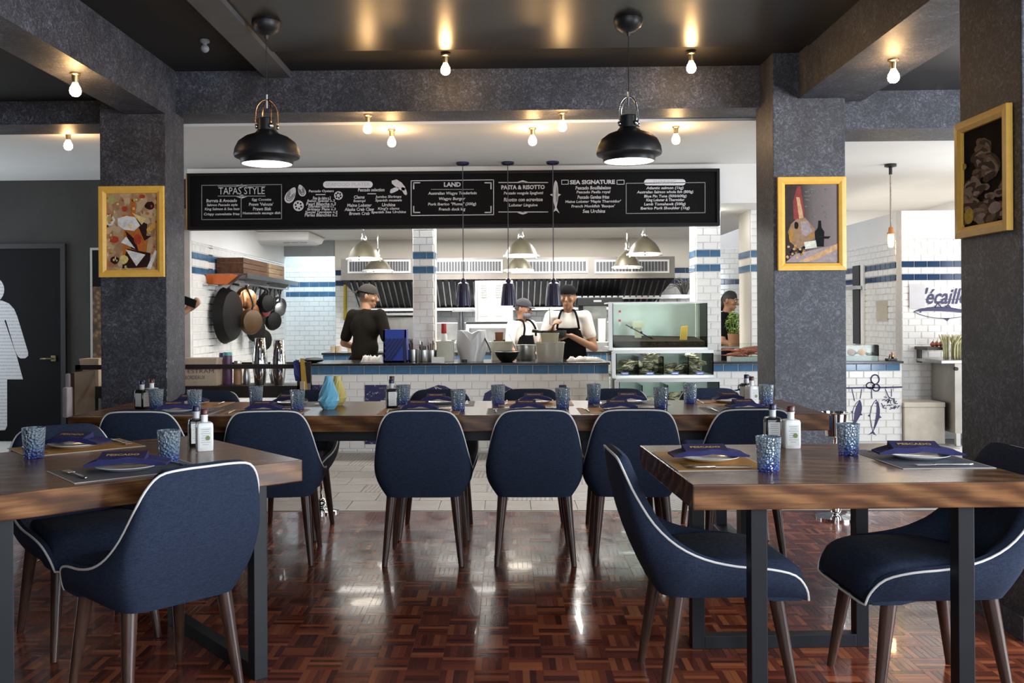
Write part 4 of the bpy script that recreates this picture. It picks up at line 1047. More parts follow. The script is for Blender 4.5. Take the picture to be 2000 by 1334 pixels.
def diamond(px, py, w, h, nm='ornament', m=CHALK): return MB().poly([qm(px-w, py), qm(px, py+h), qm(px+w, py), qm(px, py-h)], (0,-1,0), .001).build(nm, m, mb)
diamond(472, 363, 11, 3.5); diamond(472, 384, 11, 4)
lines([('Burrata & Avocado', 403, 463, 392), ('Salmon Pescado style', 404, 464, 401), ('King Salmon & Sea bass', 400, 468, 409), ('Crispy convalette fries', 398, 468, 419),
       ('Egg Cocotte', 492, 530, 390.5), ("Prawn 'Veloute'", 486, 534, 399), ('Prawn Bisk', 494, 530, 408), ('Homemade sausage dish', 474, 548, 417)])
# seafood platter
def pill(px0, px1, py0, py1):
    r = (py1-py0)/2; pts = []
    for k in range(9): pts.append(qm(px1 - r + r*math.sin(math.pi*k/8), (py0+py1)/2 - r*math.cos(math.pi*k/8)))
    for k in range(9): pts.append(qm(px0 + r - r*math.sin(math.pi*k/8), (py0+py1)/2 + r*math.cos(math.pi*k/8)))
    return MB().poly(pts, (0,-1,0), .001).build('title_plate', mat('white_title_plate', (.74,.73,.77), .8), mb)
pill(631, 728, 354, 367); mtext('SEAFOOD PLATER', 636, 723, 360.5, 7, mat('grey_print', (.50,.50,.53), .9))
lines([('Pescado Oysters', 603, 652, 374), ('Pescado selection', 699, 751, 371), ('Fine de claire n.2', 611, 646, 387), ('Belon Special n.3', 600, 654, 393), ('Pearl Blanche n.3', 598, 656, 398.5), ('Gillardeau Special n.2', 602, 652, 404), ('Brittany Plate n.3', 600, 656, 409.5), ('Special Tsarskaya n.4', 596, 659, 415), ('Perles Blanches n.2', 595, 659, 420),
       ('Clams', 691, 712, 385), ('Scampi', 690, 714, 393), ('Maine Lobster', 678, 726, 401), ('Alaska Crab Claw', 673, 731, 409), ('Brown Crab', 682, 722, 417),
       ('Jumbo Shrimps', 733, 784, 385), ('Spanish mussels', 733, 785, 392), ('Urchins', 746, 772, 400), ("King's clams", 738, 780, 408), ('Spanish Sea Urchins', 725, 793, 415)])
line(617, 635, 380, py1=380); line(718, 734, 378.5)
def shell(px, py, L, W, ang):
    o = MB(); ca, sa = math.cos(math.radians(ang)), math.sin(math.radians(ang)); pts = []
    for k in range(16):
        t_ = 2*math.pi*k/16; x, y = L*math.cos(t_), W*math.sin(t_)*(1 + .35*math.cos(t_)); pts.append(qm(px + x*ca - y*sa, py + x*sa + y*ca))
    o.poly(pts, (0,-1,0), .001); s_ = o.build('oyster_drawing', CHALK, mb)
    for k in (.75, .5, .3):
        r_ = []
        for j in range(9): t_ = -2.2 + 4.4*j/8; x, y = L*k*math.cos(t_), W*k*math.sin(t_); r_.append(qm(px + x*ca - y*sa, py + x*sa + y*ca))
        ribbon(MB(), r_, .005, YM - .0022, .0004).build('drawn_line', BOARD, s_)
shell(568, 381, 17, 9, 118); shell(589, 372, 12, 7, 70)
for px, py, r_ in ((583, 402, 10.5), (661, 382, 8.5)):
    d = MB().lathe([(r_*YM/F, 0), (r_*YM/F, .001)], qm(px, py), 20, axis=(0,-1,0)).build('lemon_drawing', CHALK, mb)
    for k in range(6): e = qm(px + r_*.55*math.cos(k*1.047+.3), py + r_*.55*math.sin(k*1.047+.3)); MB().lathe([(.010,0),(.010,.0006)], e + V(0,-.0012,0), 6, axis=(0,-1,0)).build('segment', BOARD, d)
for px, py, ang, L in ((779, 361, 35, 16), (770, 371, -25, 10), (790, 373, 60, 9)):
    o = MB(); ca, sa = math.cos(math.radians(ang)), math.sin(math.radians(ang))
    o.poly([qm(px + x*L*ca - y*L*sa, py + x*L*sa + y*L*ca) for x, y in ((-1,.1),(-.6,-.38),(.1,-.42),(.8,-.22),(1,.15),(.6,.4),(-.2,.42),(-.8,.35))], (0,-1,0), .001); o.build('shrimp_drawing', CHALK, mb)
# land
rect_line(803, 964, 353, 421, CHALK, .007); mtext('LAND', 867, 900, 360.5, 9, bold=.002); line(842, 925, 370, CHALKDIM, .007)
for sx, px in ((1, 808), (-1, 959)):
    for sy, py in ((1, 357), (-1, 415)):
        ribbon(MB(), [qm(px, py + sy*12), qm(px, py), qm(px + sx*12, py)], .010, YM - .0005).build('corner_ornament', CHALK, mb)
lines([('Australian Wagyu Tenderloin', 836, 931, 378.5), ('Wagyu Burger', 857, 909, 389), ('Pork Iberico "Pluma" (300g)', 836, 930, 399.5), ('French duck leg', 857, 909, 409.5)], 7.5)
line(974, 1070, 356.5); line(974, 1070, 414); diamond(1021, 355, 10, 3); diamond(1021, 416, 10, 3); mtext('PASTA & RISOTTO', 979, 1064, 366, 8.5, bold=.002)
lines([('Pescado vongole Spaghetti', 984, 1061, 378), ('Risotto con ecrevisse', 984, 1060, 390), ('Lobster Linguine', 994, 1050, 401.5)], 7.5)
# sardine
o = MB(); o.poly([qm(1085 + x, y) for x, y in ((0,352),(3.5,357),(5,368),(5.5,384),(4,395),(2,405),(8,417),(1,411),(-4,414),(-1,405),(-4,395),(-5.5,384),(-4,366),(-2.5,357))], (0,-1,0), .001); sd = o.build('sardine_drawing', CHALK, mb)
MB().poly([qm(1086 + x, y) for x, y in ((1,362),(3.4,375),(3,392),(0,398),(-1,380))], (0,-1,0), .0016).build('dark_flank', CHALKDIM, sd)
for s_ in (-1, 1): MB().poly([qm(1085 + s_*5, 378), qm(1085 + s_*11, 380), qm(1085 + s_*5, 384)], (0,-1,0), .001).build('fin_drawing', CHALK, sd)
mtext('SEA SIGNATURE', 1113, 1201, 356, 8.5, bold=.002)
for x0, x1 in ((1097, 1110), (1205, 1219)): rect_line(x0, x1, 352, 360, CHALK, .006)
lines([('Pescado Bouillabaisse', 1124, 1193, 367), ('Pescado Paella royal', 1126, 1192, 376), ('Pescado Gambas fritas', 1128, 1190, 385), ("Maine Lobster 'Maple Thermidor'", 1104, 1213, 394.5), ("French Monkfish 'Basque'", 1116, 1201, 403.5), ('Sea Urchins', 1138, 1182, 412.5)], 7)
rect_line(1223, 1377, 358, 417); pill(1258, 1339, 350, 362); mtext('SHARING', 1276, 1320, 356, 7, MATS['grey_print'])
lines([('Atlantic salmon (1kg)', 1262, 1335, 368), ('Australian Salmon whole fish (800g)', 1244, 1354, 376), ('Blue Fin Tuna (500/600g)', 1258, 1341, 384), ('King Lobster & Thermidor', 1262, 1337, 391.5), ('Lamb Tomahawk (500g)', 1258, 1339, 399.5), ('Iberico Pork Shoulder (1kg)', 1251, 1347, 407.5)], 7)

# heat lamps hanging in front of the board
for px, w in ((905, 'left'), (993, 'middle'), (1081, 'right')):
    p = P(px, 560, 8.55); X = p.x; z0 = P(px, 597, 8.55).z; z1 = P(px, 546, 8.55).z
    t = thing('heat_lamp', f'navy bell heat lamp on a long cord, {w} one of three over the counter', 'lamp', (X, 8.55, z0), 0, 'heat lamps')
    MB().lathe([(.06,2.679),(.06,2.664),(.045,2.652),(.01,2.648)], (X,8.55,0), 20).build('canopy', NAVY, t, smooth=50)
    MB().tube([(X,8.55,2.65),(X,8.55,z1)], .0045, 6).build('cord', mat('grey_blue_cord', (.07,.07,.10), .5), t)
    h = z1 - z0
    MB().lathe([(.014,z1+.01),(.024,z1),(.028,z0+h*.90),(.050,z0+h*.84),(.057,z0+h*.70),(.066,z0+h*.35),(.073,z0),(.070,z0),(.064,z0+h*.2),(.05,z0+h*.6)], (X,8.55,0), 20, True, True).build('shade', NAVY, t, smooth=35)
    MB().ell((X,8.55,z0+.04), (.035,.035,.035)).build('bulb', mat('heat_bulb_glass', (.6,.55,.5), .2), t, smooth=True)
t = thing('rope_pendant_lamp', 'lit amber bulb on a twisted rope cord in front of the oyster bar wall', 'lamp', tuple(P(1741, 484, 9.0)))
A, B_ = P(1737, 345, 9.0), P(1740, 455, 9.0); A.x = B_.x
MB().lathe([(.055,2.699),(.055,2.675),(.016,2.665),(.016,2.60)], (A.x,9.0,0), 16).build('canopy', BLACK, t, smooth=50)
MB().tube([(A.x,9.0,2.61),(A.x,9.0,B_.z+.02)], .008, 6).build('rope', mat('hemp_rope', (.42,.34,.27), .9, vary=.2, scale=60), t)
MB().lathe([(.010,.06),(.022,.05),(.026,.01),(.036,.0),(.036,-.012),(.024,-.016)], B_, 16).build('socket', mat('amber_wood', (.55,.22,.06), .5), t, smooth=50)
MB().lathe([(.022,-.015),(.026,-.04),(.026,-.11),(.018,-.135),(.002,-.14)], B_, 14).build('bulb', emit('amber_bulb', (1.0,.66,.32), 26), t, smooth=True)

# kitchen dome pendants
def dome(px, rimy, topy, Y, rpx, label):
    c = P(px, rimy, Y); r = rpx*Y/F; zt_ = P(px, topy, Y).z; X = c.x; z = c.z; h = zt_ - z
    t = thing('dome_lamp', label, 'lamp', (X, Y, z), 0, 'kitchen dome lamps')
    sh = MB().lathe([(.030,zt_),(.036,zt_-.012),(r*.40,z+h*.82),(r*.62,z+h*.66),(r*.80,z+h*.44),(r*.92,z+h*.20),(r*.97,z+.02),(r*.94,z+.02),(r*.85,z+h*.18),(r*.5,z+h*.5),(.03,z+h*.8)], (X,Y,0), 26, True, True).build('dome', OLIVE, t, smooth=40)
    MB().lathe([(r*.97,z+.025),(r*1.08,z+.018),(r*1.08,z),(r*.94,z)], (X,Y,0), 26, False, False).build('rim', mat('white_enamel_rim', (.82,.82,.80), .25), t, smooth=40)
    MB().lathe([(.002,z+.03),(r*.93,z+.012)], (X,Y,0), 22, False, False).build('diffuser', LAMPGLOW, t)
    for k in range(3): aa = k*2.09+.4; MB().box((X+r*math.cos(aa)-.008, Y+r*math.sin(aa)-.008, z-.012), (X+r*math.cos(aa)+.008, Y+r*math.sin(aa)+.008, z+.03)).build('clip', CHROME, t)
    MB().lathe([(.03,0),(.034,.02),(.02,.05),(.024,.09),(.014,.11)], (X,Y,zt_), 14).build('fitting', CHROME, t, smooth=40)
    MB().tube([(X,Y,zt_+.10),(X,Y,2.312)], .006, 6).build('rod', CHROME, t)
dome(711, 508, 470, 10.1, 33, 'upper olive bronze dome lamp over the left of the kitchen')
dome(738, 531, 503, 11.3, 29, 'lower olive bronze dome lamp over the left of the kitchen')
dome(1018, 502, 465, 10.1, 33, 'upper olive bronze dome lamp over the middle of the kitchen')
dome(1013, 530, 500, 11.3, 28, 'lower olive bronze dome lamp over the middle of the kitchen')
dome(1259, 499, 462, 10.1, 33, 'upper olive bronze dome lamp over the right of the kitchen')
dome(1225, 524, 490, 11.3, 28, 'lower olive bronze dome lamp over the right of the kitchen')

# ================================================================== EXTRACTOR HOOD
YH = 11.55
hx0, hx1 = P(666, 520, YH).x, P(1318, 520, YH).x; hz1 = P(1000, 503, YH).z; hz0 = P(1000, 545, YH).z
hd = thing('extractor_hood', 'long stainless extractor hood with grilles along the kitchen back wall', 'extractor hood', ((hx0+hx1)/2, YH, hz0))
MB().box((hx0, YH, hz0), (hx1, 12.58, hz1)).build('body', mat('hood_steel', (.27,.25,.225), .5, .6, vary=.08, scale=6), hd)
zf = P(1000, 600, 12.2).z
MB().loft([[(hx0, YH+.02, hz0), (hx0, 12.58, hz0), (hx0+.25, 12.58, zf), (hx0+.25, 12.2, zf)], [(hx1, YH+.02, hz0), (hx1, 12.58, hz0), (hx1-.2, 12.58, zf), (hx1-.2, 12.2, zf)]]).build('filter_housing', mat('dark_filter_steel', (.035,.035,.04), .45, .6, vary=.3), hd)  # very dark, uneven steel behind the slats
MB().box((hx0+.2, 12.16, zf-.04), (hx1-.15, 12.24, zf)).build('drip_tray', STEEL, hd)
for gx0, gx1 in ((679, 802), (850, 982), (998, 1148), (1161, 1307)):
    A, B_ = P(gx0, 508, YH), P(gx1, 533, YH); f_ = .022; y0 = YH - .012
    for p0, p1 in (((A.x, A.z-f_), (B_.x, A.z)), ((A.x, B_.z), (B_.x, B_.z+f_)), ((A.x, B_.z+f_), (A.x+f_, A.z-f_)), ((B_.x-f_, B_.z+f_), (B_.x, A.z-f_)), (((A.x+B_.x)/2-.01, B_.z+f_), ((A.x+B_.x)/2+.01, A.z-f_))):
        MB().box((p0[0], y0, p0[1]), (p1[0], YH, p1[1])).build('grille_frame', MATS['white_enamel_rim'], hd)
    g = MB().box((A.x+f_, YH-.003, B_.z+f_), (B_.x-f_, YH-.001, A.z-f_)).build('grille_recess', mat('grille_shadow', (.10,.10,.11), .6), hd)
    n = 22
    for k in range(1, n): x = A.x + f_ + (B_.x-A.x-2*f_)*k/n; MB().box((x-.006, YH-.010, B_.z+f_), (x+.006, YH-.003, A.z-f_)).build('grille_bar', mat('grille_bar_steel', (.35,.36,.37), .4, .7), g)
ns = 52
for k in range(ns):
    x = hx0 + .12 + (hx1-hx0-.24)*k/(ns-1); w = .030
    xt = x; xb = x*1.0
    y0, y1 = YH + .03, 12.2; dz = .012
    MB().loft([[(xt-w/2,y0,hz0-.01),(xt+w/2,y0,hz0-.01),(xt+w/4,y0-.02,hz0-.03),(xt-w/4,y0-.02,hz0-.03)], [(xb-w/2,y1,zf+.02),(xb+w/2,y1,zf+.02),(xb+w/4,y1-.02,zf),(xb-w/4,y1-.02,zf)]]).build('baffle_slat', STEEL_D, hd)

# ================================================================== KITCHEN LINE
YK = 10.65
kx0, kx1 = P(630, 690, YK).x, P(1185, 690, YK).x; kz = P(900, 688, YK).z
kc = thing('kitchen_counter', 'inner kitchen counter with a dark top and blue tile band behind the cooks', 'counter', ((kx0+kx1)/2, YK, -.15))
MB().box((kx0, YK+.008, -.15), (kx1, YK+.5, kz-.02)).build('body', GROUT, kc); MB().box((kx0-.01, YK-.02, kz-.02), (kx1+.01, YK+.5, kz)).build('worktop', GRANITE, kc)
tiles(kc, (kx0, YK+.008, 0), kx1-kx0, kz-.11, kz-.022, 0, .14, .09, lambda z, x: TILE_B, True, zref=kz-.11)
tiles(kc, (kx0, YK+.008, 0), kx1-kx0, .3, kz-.11, 0, .14, .072, lambda z, x: TILE_W, False, zref=kz-.11-.72)
YR = 11.7
rx0, rx1 = P(845, 650, YR).x, P(1345, 650, YR).x; rz = P(1000, 668, YR).z
rg = thing('cooking_range', 'stainless cooking range along the kitchen back wall', 'cooking range', ((rx0+rx1)/2, YR, -.15))
MB().box((rx0, YR, -.15), (rx1, YR+.75, rz)).build('body', STEEL, rg, bevel=.01); MB().box((rx0, YR+.6, rz), (rx1, YR+.75, rz+.25)).build('splashback', STEEL, rg, bevel=.01)
for k in range(6): x = rx0 + .25 + k*.5; MB().lathe([(.028,0),(.028,.03),(.02,.035)], (x, YR, rz-.1), 12, axis=(0,-1,0)).build('knob', BLACK, rg, smooth=40)
for k in range(5): x = rx0 + .35 + k*.55; MB().lathe([(.13,0),(.13,.02),(.10,.02),(.10,0)], (x, YR+.3, rz), 16).build('burner_grate', BLACK, rg)
sx0, sx1 = P(745, 640, 12.25).x, P(845, 640, 12.25).x
sf = thing('wall_shelf', 'stainless wall shelf with taps at the left of the kitchen', 'shelf', ((sx0+sx1)/2, 12.3, P(780,616,12.25).z))
z_ = P(780, 616, 12.25).z; MB().box((sx0, 12.2, z_), (sx1, 12.58, z_+.03)).build('board', STEEL, sf); MB().box((sx0, 12.3, z_-.32), (sx1, 12.56, z_-.02)).build('cabinet', STEEL, sf, bevel=.01)
for px in (757, 790): x = P(px, 610, 12.3).x; MB().tube(chain([(x,12.4,z_+.03),(x,12.4,z_+.16),(x+.02,12.35,z_+.2),(x+.06,12.3,z_+.16)], 4), .012, 8).build('tap', BLACK, sf, smooth=True); MB().box((x-.12,12.36,z_+.035),(x+.12,12.44,z_+.05)).build('tap_base', BLACK, sf)
# white louvred appliance in the middle
ax0, ax1 = P(928, 600, 11.2).x, P(1002, 600, 11.2).x; az1 = P(960, 548, 11.2).z; az0 = P(960, 629, 11.2).z
ap = thing('louvred_appliance', 'tall white appliance with two columns of louvres in the middle of the kitchen', 'appliance', ((ax0+ax1)/2, 11.2, az0))
WE = MATS['white_enamel_rim']
MB().box((ax0, 11.2, az0), (ax1, 11.5, az1)).build('casing', WE, ap, bevel=.008)
for px in (945, 973):
    x = P(px, 560, 11.2).x
    for k in range(6): z = az1 - .06 - k*.028; MB().box((x-.035, 11.19, z-.006), (x+.035, 11.2, z+.006)).build('louvre', mat('louvre_grey', (.33,.34,.33), .5), ap)
    MB().box((x-.05, 11.193, az0+.07), (x+.05, 11.2, az1-.26)).build('door_panel', mat('white_door_panel', (.70,.71,.70), .3), ap, bevel=.004)
MB().box((P(936,600,11.2).x-.02, 11.17, az0+.02), (ax0+.02, 11.2, az1-.02)).build('side_rail', STEEL, ap)
# white steel trestle holding it
t = thing('steel_trestle', 'white steel work frame under the louvred appliance', 'table', ((ax0+ax1)/2, 11.2, -.15))
bx1 = P(1014, 640, 10.9).x; bx0 = P(908, 640, 10.9).x; bz = P(960, 633, 10.9).z
MB().box((bx0, 11.16, bz), (bx1, 11.64, bz+.02)).build('dark_shelf', BLACK, t); MB().box((bx0, 11.16, bz-.05), (bx1, 11.64, bz-.001)).build('top', WE, t)
for x in (bx0+.02, bx1-.02):
    for y in (11.18, 11.62): MB().box((x-.02, y-.02, -.15), (x+.02, y+.02, bz-.05)).build('leg', WE, t)
# black salamander grill above the range
gx0, gx1 = P(1128, 590, 11.75).x, P(1216, 590, 11.75).x; gz1 = P(1170, 581, 11.75).z; gz0 = P(1170, 597, 11.75).z
t = thing('salamander_grill', 'black grill with a white name plate under the extractor hood', 'grill', ((gx0+gx1)/2, 11.75, gz0))
MB().box((gx0, 11.75, gz0), (gx1, 12.15, gz1)).build('casing', BLACK, t, bevel=.006); c = P(1167, 588, 11.75); MB().box((c.x-.05, 11.744, c.z-.012), (c.x+.05, 11.75, c.z+.012)).build('name_plate', STEEL, t)
MB().box((gx0+.02, 11.85, rz), (gx0+.08, 12.1, gz0)).build('bracket', BLACK, t); MB().box((gx1-.08, 11.85, rz), (gx1-.02, 12.1, gz0)).build('bracket', BLACK, t)
MB().box((gx0+.09, 12.0, rz+.02), (gx1-.09, 12.1, gz0)).build('back_plate', mat('greasy_steel', (.40,.41,.36), .35, .8, vary=.2), t)
# shelf rail right of the hood with pots
z_ = P(1150, 577, 12.1).z
t = thing('overshelf', 'long stainless shelf under the extractor hood', 'shelf', (P(1180,577,12.1).x, 12.0, z_-.02)); MB().box((P(1095,577,12.0).x, 11.95, z_-.03), (P(1350,577,12.0).x, 12.45, z_)).build('board', STEEL, t); MB().box((P(1095,577,12.0).x, 11.95, z_-.05), (P(1350,577,12.0).x, 11.97, z_-.03)).build('lip', STEEL, t)
for px in (1110, 1335): x = P(px, 577, 12.0).x; MB().box((x-.02, 12.3, rz), (x+.02, 12.4, z_-.03)).build('post', STEEL, t)
def pot(px, py, Y, rpx, hpx, m, label, cat='pot', z=None, handle=True):
    c = P(px, py, Y); r = rpx*Y/F; h = hpx*Y/F
    if z is not None: c.z = z
    t = thing('cooking_pot', label, cat, c)
    MB().lathe([(r*.92,0),(r,.01),(r,h),(r*1.06,h+.004),(r*1.06,h+.01),(r*.96,h+.008),(r*.95,.02),(.001,.018)], c, 22, True, False).build('vessel', m, t, smooth=40)
    if handle: MB().tube(chain([(c.x+r, c.y, c.z+h*.8),(c.x+r*1.25, c.y-.02, c.z+h*.82),(c.x+r*1.25, c.y-.02, c.z+h*.5),(c.x+r, c.y, c.z+h*.5)], 3), .008, 6).build('handle', STEEL, t, smooth=True)
    return t
pot(1125, 577, 12.1, 10, 11, MATS['white_enamel_rim'], 'white pot on the shelf under the extractor hood', z=z_)
# tall white container on the range at the right
def tub(px0, px1, py0, py1, Y, m, label, name='food_container', cat='container', taper=.9, z=None, rim=True, dep=None, group=None):
    A, B_ = P(px0, py0, Y), P(px1, py1, Y); w = (B_.x-A.x)/2; X = (A.x+B_.x)/2; d = dep or w; z0 = B_.z if z is None else z; z1 = A.z
    t = thing(name, label, cat, (X, Y + d, z0))
    def lp(k, zz, rr=.012): 
        hw, hd_ = w*k, d*k; pts = []
        for cx, cy, a0 in ((hw-rr, hd_-rr, 0), (-hw+rr, hd_-rr, 90), (-hw+rr, -hd_+rr, 180), (hw-rr, -hd_+rr, 270)):
            for j in range(3): aa = math.radians(a0 + 45*j); pts.append((X + cx + rr*math.cos(aa), Y + d + cy + rr*math.sin(aa), zz))
        return pts
    MB().loft([lp(taper, z0), lp(1, z1), lp(.95, z1), lp(taper*.95, z0+.008)], True, True, True).build('body', m, t, smooth=40)
    if rim: MB().loft([lp(1.04, z1-.004), lp(1.05, z1+.006), lp(.97, z1+.006), lp(.97, z1-.004)], True, False, False).build('rim', m, t)
    return t
tub(1168, 1184, 623, 657, 11.72, mat('white_plastic', (.72,.72,.70), .35), 'tall white plastic container beside the black grill', z=rz)

# ---- things on the serving counter
cz = ctop + .0005
def cw(px): return P(px, 705, 8.75).x
# blue slotted rack
A, B_ = P(748, 644, 8.62), P(793, 708, 8.62)
t = thing('blue_rack', 'bright blue slotted plastic rack standing on the serving counter', 'rack', ((A.x+B_.x)/2, 8.68, cz))
BLU = mat('cobalt_plastic', (.022,.055,.36), .35, vary=.15)
MB().box((A.x, 8.64, cz), (B_.x, 8.66, A.z)).build('front_panel', BLU, t)
for x in (A.x, B_.x-.015): MB().box((x, 8.64, cz), (x+.015, 8.82, A.z)).build('side_panel', BLU, t)
MB().box((A.x, 8.64, cz), (B_.x, 8.82, cz+.015)).build('base_panel', BLU, t)
DB = mat('deep_navy_plastic', (.012,.014,.075), .4)
w_, h_ = B_.x - A.x, A.z - cz
for k in range(7):
    o_ = -.30 + k*.17
    p0 = (max(0, -o_), max(0, o_)); L_ = min(1 - p0[0], .72 - p0[1]) 
    if L_ <= .05: continue
    P0 = V(A.x + w_*p0[0] + .008, 8.634, cz + h_*p0[1] + .012); P1 = V(A.x + w_*(p0[0]+L_), 8.634, cz + h_*(p0[1]+L_))
    MB().bar(P0, P1, .014, .012).build('slat', DB, t)
MB().box((B_.x-.02, 8.628, cz), (B_.x, 8.64, cz+h_*.75)).build('slat_frame', DB, t)
# crumpled towels
def towel(px0, px1, py, Y, h, label, seed):
    r = random.Random(seed); A, B_ = P(px0, py, Y), P(px1, py, Y); nx, ny = 18, 7; top = []
    for j in range(ny):
        row = []
        for i in range(nx): e = min(i, nx-1-i, 2)/2 * min(j, ny-1-j, 1); row.append(V(A.x + (B_.x-A.x)*i/(nx-1), Y + .12*j/(ny-1) + r.uniform(-.01,.01), cz + .002 + e*h*r.uniform(.3, 1)))
        top.append(row)
    base = [[V(p.x, p.y, cz) for p in row] for row in top]
    o = MB().loft([[*a_, *b_[::-1]] for a_, b_ in zip(top, base)]).build('cloth_towel', SHIRT_W, smooth=True); return tag(o, label, 'towel')
towel(703, 748, 706, 8.62, .07, 'crumpled cream towel on the counter in front of the cook in black', 1)
towel(1107, 1178, 706, 8.66, .045, 'crumpled white towel on the counter left of the fish tank', 2)
# cutlery canister and steel tumblers behind it
def canister(px0, px1, py0, Y, label, m=STEEL, sticks=True):
    A, B_ = P(px0, py0, Y), P(px1, 707, Y); r = (B_.x-A.x)/2; X = (A.x+B_.x)/2
    t = thing('utensil_canister', label, 'canister', (X, Y+r, cz))
    MB().lathe([(r*.92,cz),(r,cz+.01),(r,A.z),(r*.93,A.z),(r*.85,cz+.012),(.001,cz+.012)], (X,Y+r,0), 20, True, False).build('can', m, t, smooth=40)
    if sticks:
        rr_ = random.Random(px0)
        for k in range(7): aa = rr_.uniform(0, 6.28); MB().tube([(X + r*.3*math.cos(aa), Y+r+r*.3*math.sin(aa), cz+.02), (X + r*.75*math.cos(aa), Y+r+r*.75*math.sin(aa), A.z + rr_.uniform(.03,.09))], .006, 6).build('utensil', rr_.choice([STEEL, BLACK, CRATEWOOD]), t)
    return t
canister(796, 815, 683, 8.66, 'steel canister of utensils beside the blue rack'); canister(816, 836, 684, 8.62, 'steel canister of utensils left of the white label card'); canister(832, 852, 684, 8.74, 'steel canister of utensils behind the white label card')
tag(MB().box(tuple(P(843, 707, 8.52))[:1] + (8.52, cz), (P(868, 707, 8.52).x, 8.53, cz + 11*8.52/F)).build('label_card', PORCELAIN), 'small white card standing at the front edge of the counter', 'card')
tub(852, 886, 668, 706, 8.72, mat('milky_plastic', (.52,.53,.44), .35, vary=.06), 'tall milky plastic container behind the white label card', z=cz, taper=.96)
t = thing('squeeze_bottle', 'clear squeeze bottle with a red cap on the counter', 'bottle', (cw(863), 8.98, cz))
X = cw(864); zt_ = P(864, 632, 8.98).z
MB().lathe([(.03,cz),(.032,cz+.02),(.032,cz+.24),(.015,cz+.28)], (X,8.98,0), 16).build('body', mat('clear_bottle_plastic', (.66,.67,.66), .3), t, smooth=40); MB().lathe([(.022,cz+.26),(.026,cz+.27),(.024,zt_),(.02,zt_)], (X,8.98,0), 16).build('cap', mat('red_plastic', (.36,.018,.015), .35), t, smooth=40)
# scooped grey bin
A, B_ = P(889, 646, 8.64), P(951, 706, 8.64); X = (A.x+B_.x)/2; w_ = (B_.x-A.x)/2; h_ = A.z - cz
t = thing('scooped_bin', 'pale grey plastic bin with a deep scooped front on the counter', 'bin', (X, 8.8, cz))
GP = mat('pale_grey_plastic', (.50,.51,.52), .3, vary=.04)
loops = []; N = 28
for k in range(9):
    s_ = k/8; L = []
    for j in range(N):
        aa = 2*math.pi*j/N; cxx, sy = math.cos(aa), math.sin(aa); rx = w_*(.74 + .26*math.sin(min(1, s_*1.5)*1.57))*(1 - .22*max(0, s_-.6)); ry = .13
        top = h_*(1 - .30*max(0, -sy)*max(0, 1-abs(cxx)*1.4) - .10*max(0, 1 - abs(cxx)*2.2))
        L.append((X + rx*cxx, 8.80 + ry*sy*(1-.12*s_), cz + top*s_))
    loops.append(L)
inn = [[(X + (p[0]-X)*.93, 8.80 + (p[1]-8.8)*.9, p[2] - .004) for p in loops[8]], [(X + (p[0]-X)*.9, 8.80 + (p[1]-8.8)*.88, cz + (p[2]-cz)*.5) for p in loops[8]], [(X + (p[0]-X)*.7, 8.80 + (p[1]-8.8)*.7, cz + .02) for p in loops[8]]]
MB().loft(loops + inn).build('shell', GP, t, smooth=60); MB().lathe([(.03,0),(.03,.02)], (X-.06, 8.70, cz+.001), 10).build('foot', BLACK, t)
MB().tube(chain([(X+w_*.85,8.75,cz+.22),(X+w_*1.1,8.70,cz+.15),(X+w_*1.25,8.66,cz+.09)], 4), .008, 6).build('spout_handle', BLACK, t, smooth=True)
# wok, mixing bowl and stock pot
def bowl(px0, px1, pyr, Y, m, label, name='mixing_bowl'):
    A, B_ = P(px0, pyr, Y), P(px1, pyr, Y); r = (B_.x-A.x)/2; X = (A.x+B_.x)/2; h = A.z - cz
    t = thing(name, label, 'bowl', (X, Y+r, cz))
    MB().lathe([(r*.45,cz),(r*.62,cz+h*.15),(r*.85,cz+h*.55),(r,A.z),(r*1.04,A.z+.002),(r*1.03,A.z+.008),(r*.96,A.z+.002),(r*.8,cz+h*.55),(r*.5,cz+h*.15),(.001,cz+h*.1)], (X,Y+r,0), 28, True, False).build('vessel', m, t, smooth=40)
    MB().lathe([(r*1.0,A.z+.002),(r*1.05,A.z+.005),(r*1.0,A.z+.009)], (X,Y+r,0), 28, False, False).build('rim', STEEL, t, smooth=True); return t
bowl(966, 1014, 689, 8.52, mat('black_iron', (.006,.006,.006), .5, 0, spec=.22, vary=.2), 'black iron wok on the front edge of the counter', 'wok')
pot(1027, 706, 8.95, 19, 28, STEEL, 'steel stock pot behind the black wok on the counter', z=cz, handle=False)
tub(958, 1002, 669, 705, 8.93, CLEAR, 'clear plastic tray behind the black wok', z=cz)
tag(MB().tube([(P(996,650,8.9).x, 8.9, P(996,652,8.9).z), (P(1012,690,8.8).x, 8.8, cz+.06)], [.012,.006], 8).build('ladle', STEEL, smooth=True), 'steel ladle leaning in the wok', 'ladle')
tub(1047, 1103, 670, 707, 8.6, CLEAR, 'clear square plastic tub on the counter in front of the cook in white', z=cz, taper=.88)
tub(1056, 1092, 652, 690, 8.68, mat('straw_plastic', (.40,.38,.26), .4, vary=.1), 'straw coloured jug standing in the clear plastic tub', name='jug', cat='jug', taper=.7, z=cz+.02, dep=.08)
# black handled sieve held over the jug by the cook in white
A = P(1044, 650, 9.05); B_ = P(1096, 645, 9.05)
t = thing('black_pan', 'black flat pan held over the plastic tub by the cook in white', 'pan', (A.x, 9.05, A.z))
MB().lathe([(.09,0),(.115,.03),(.118,.075),(.10,.075),(.08,.02)], (B_.x-.06, 9.13, A.z-.055), 20).build('body', BLACK, t, smooth=40)
MB().tube([(B_.x-.16,9.13,A.z+.005),(A.x-.02,9.10,A.z+.02)], [.014,.018], 8).build('handle', BLACK, t, smooth=True)
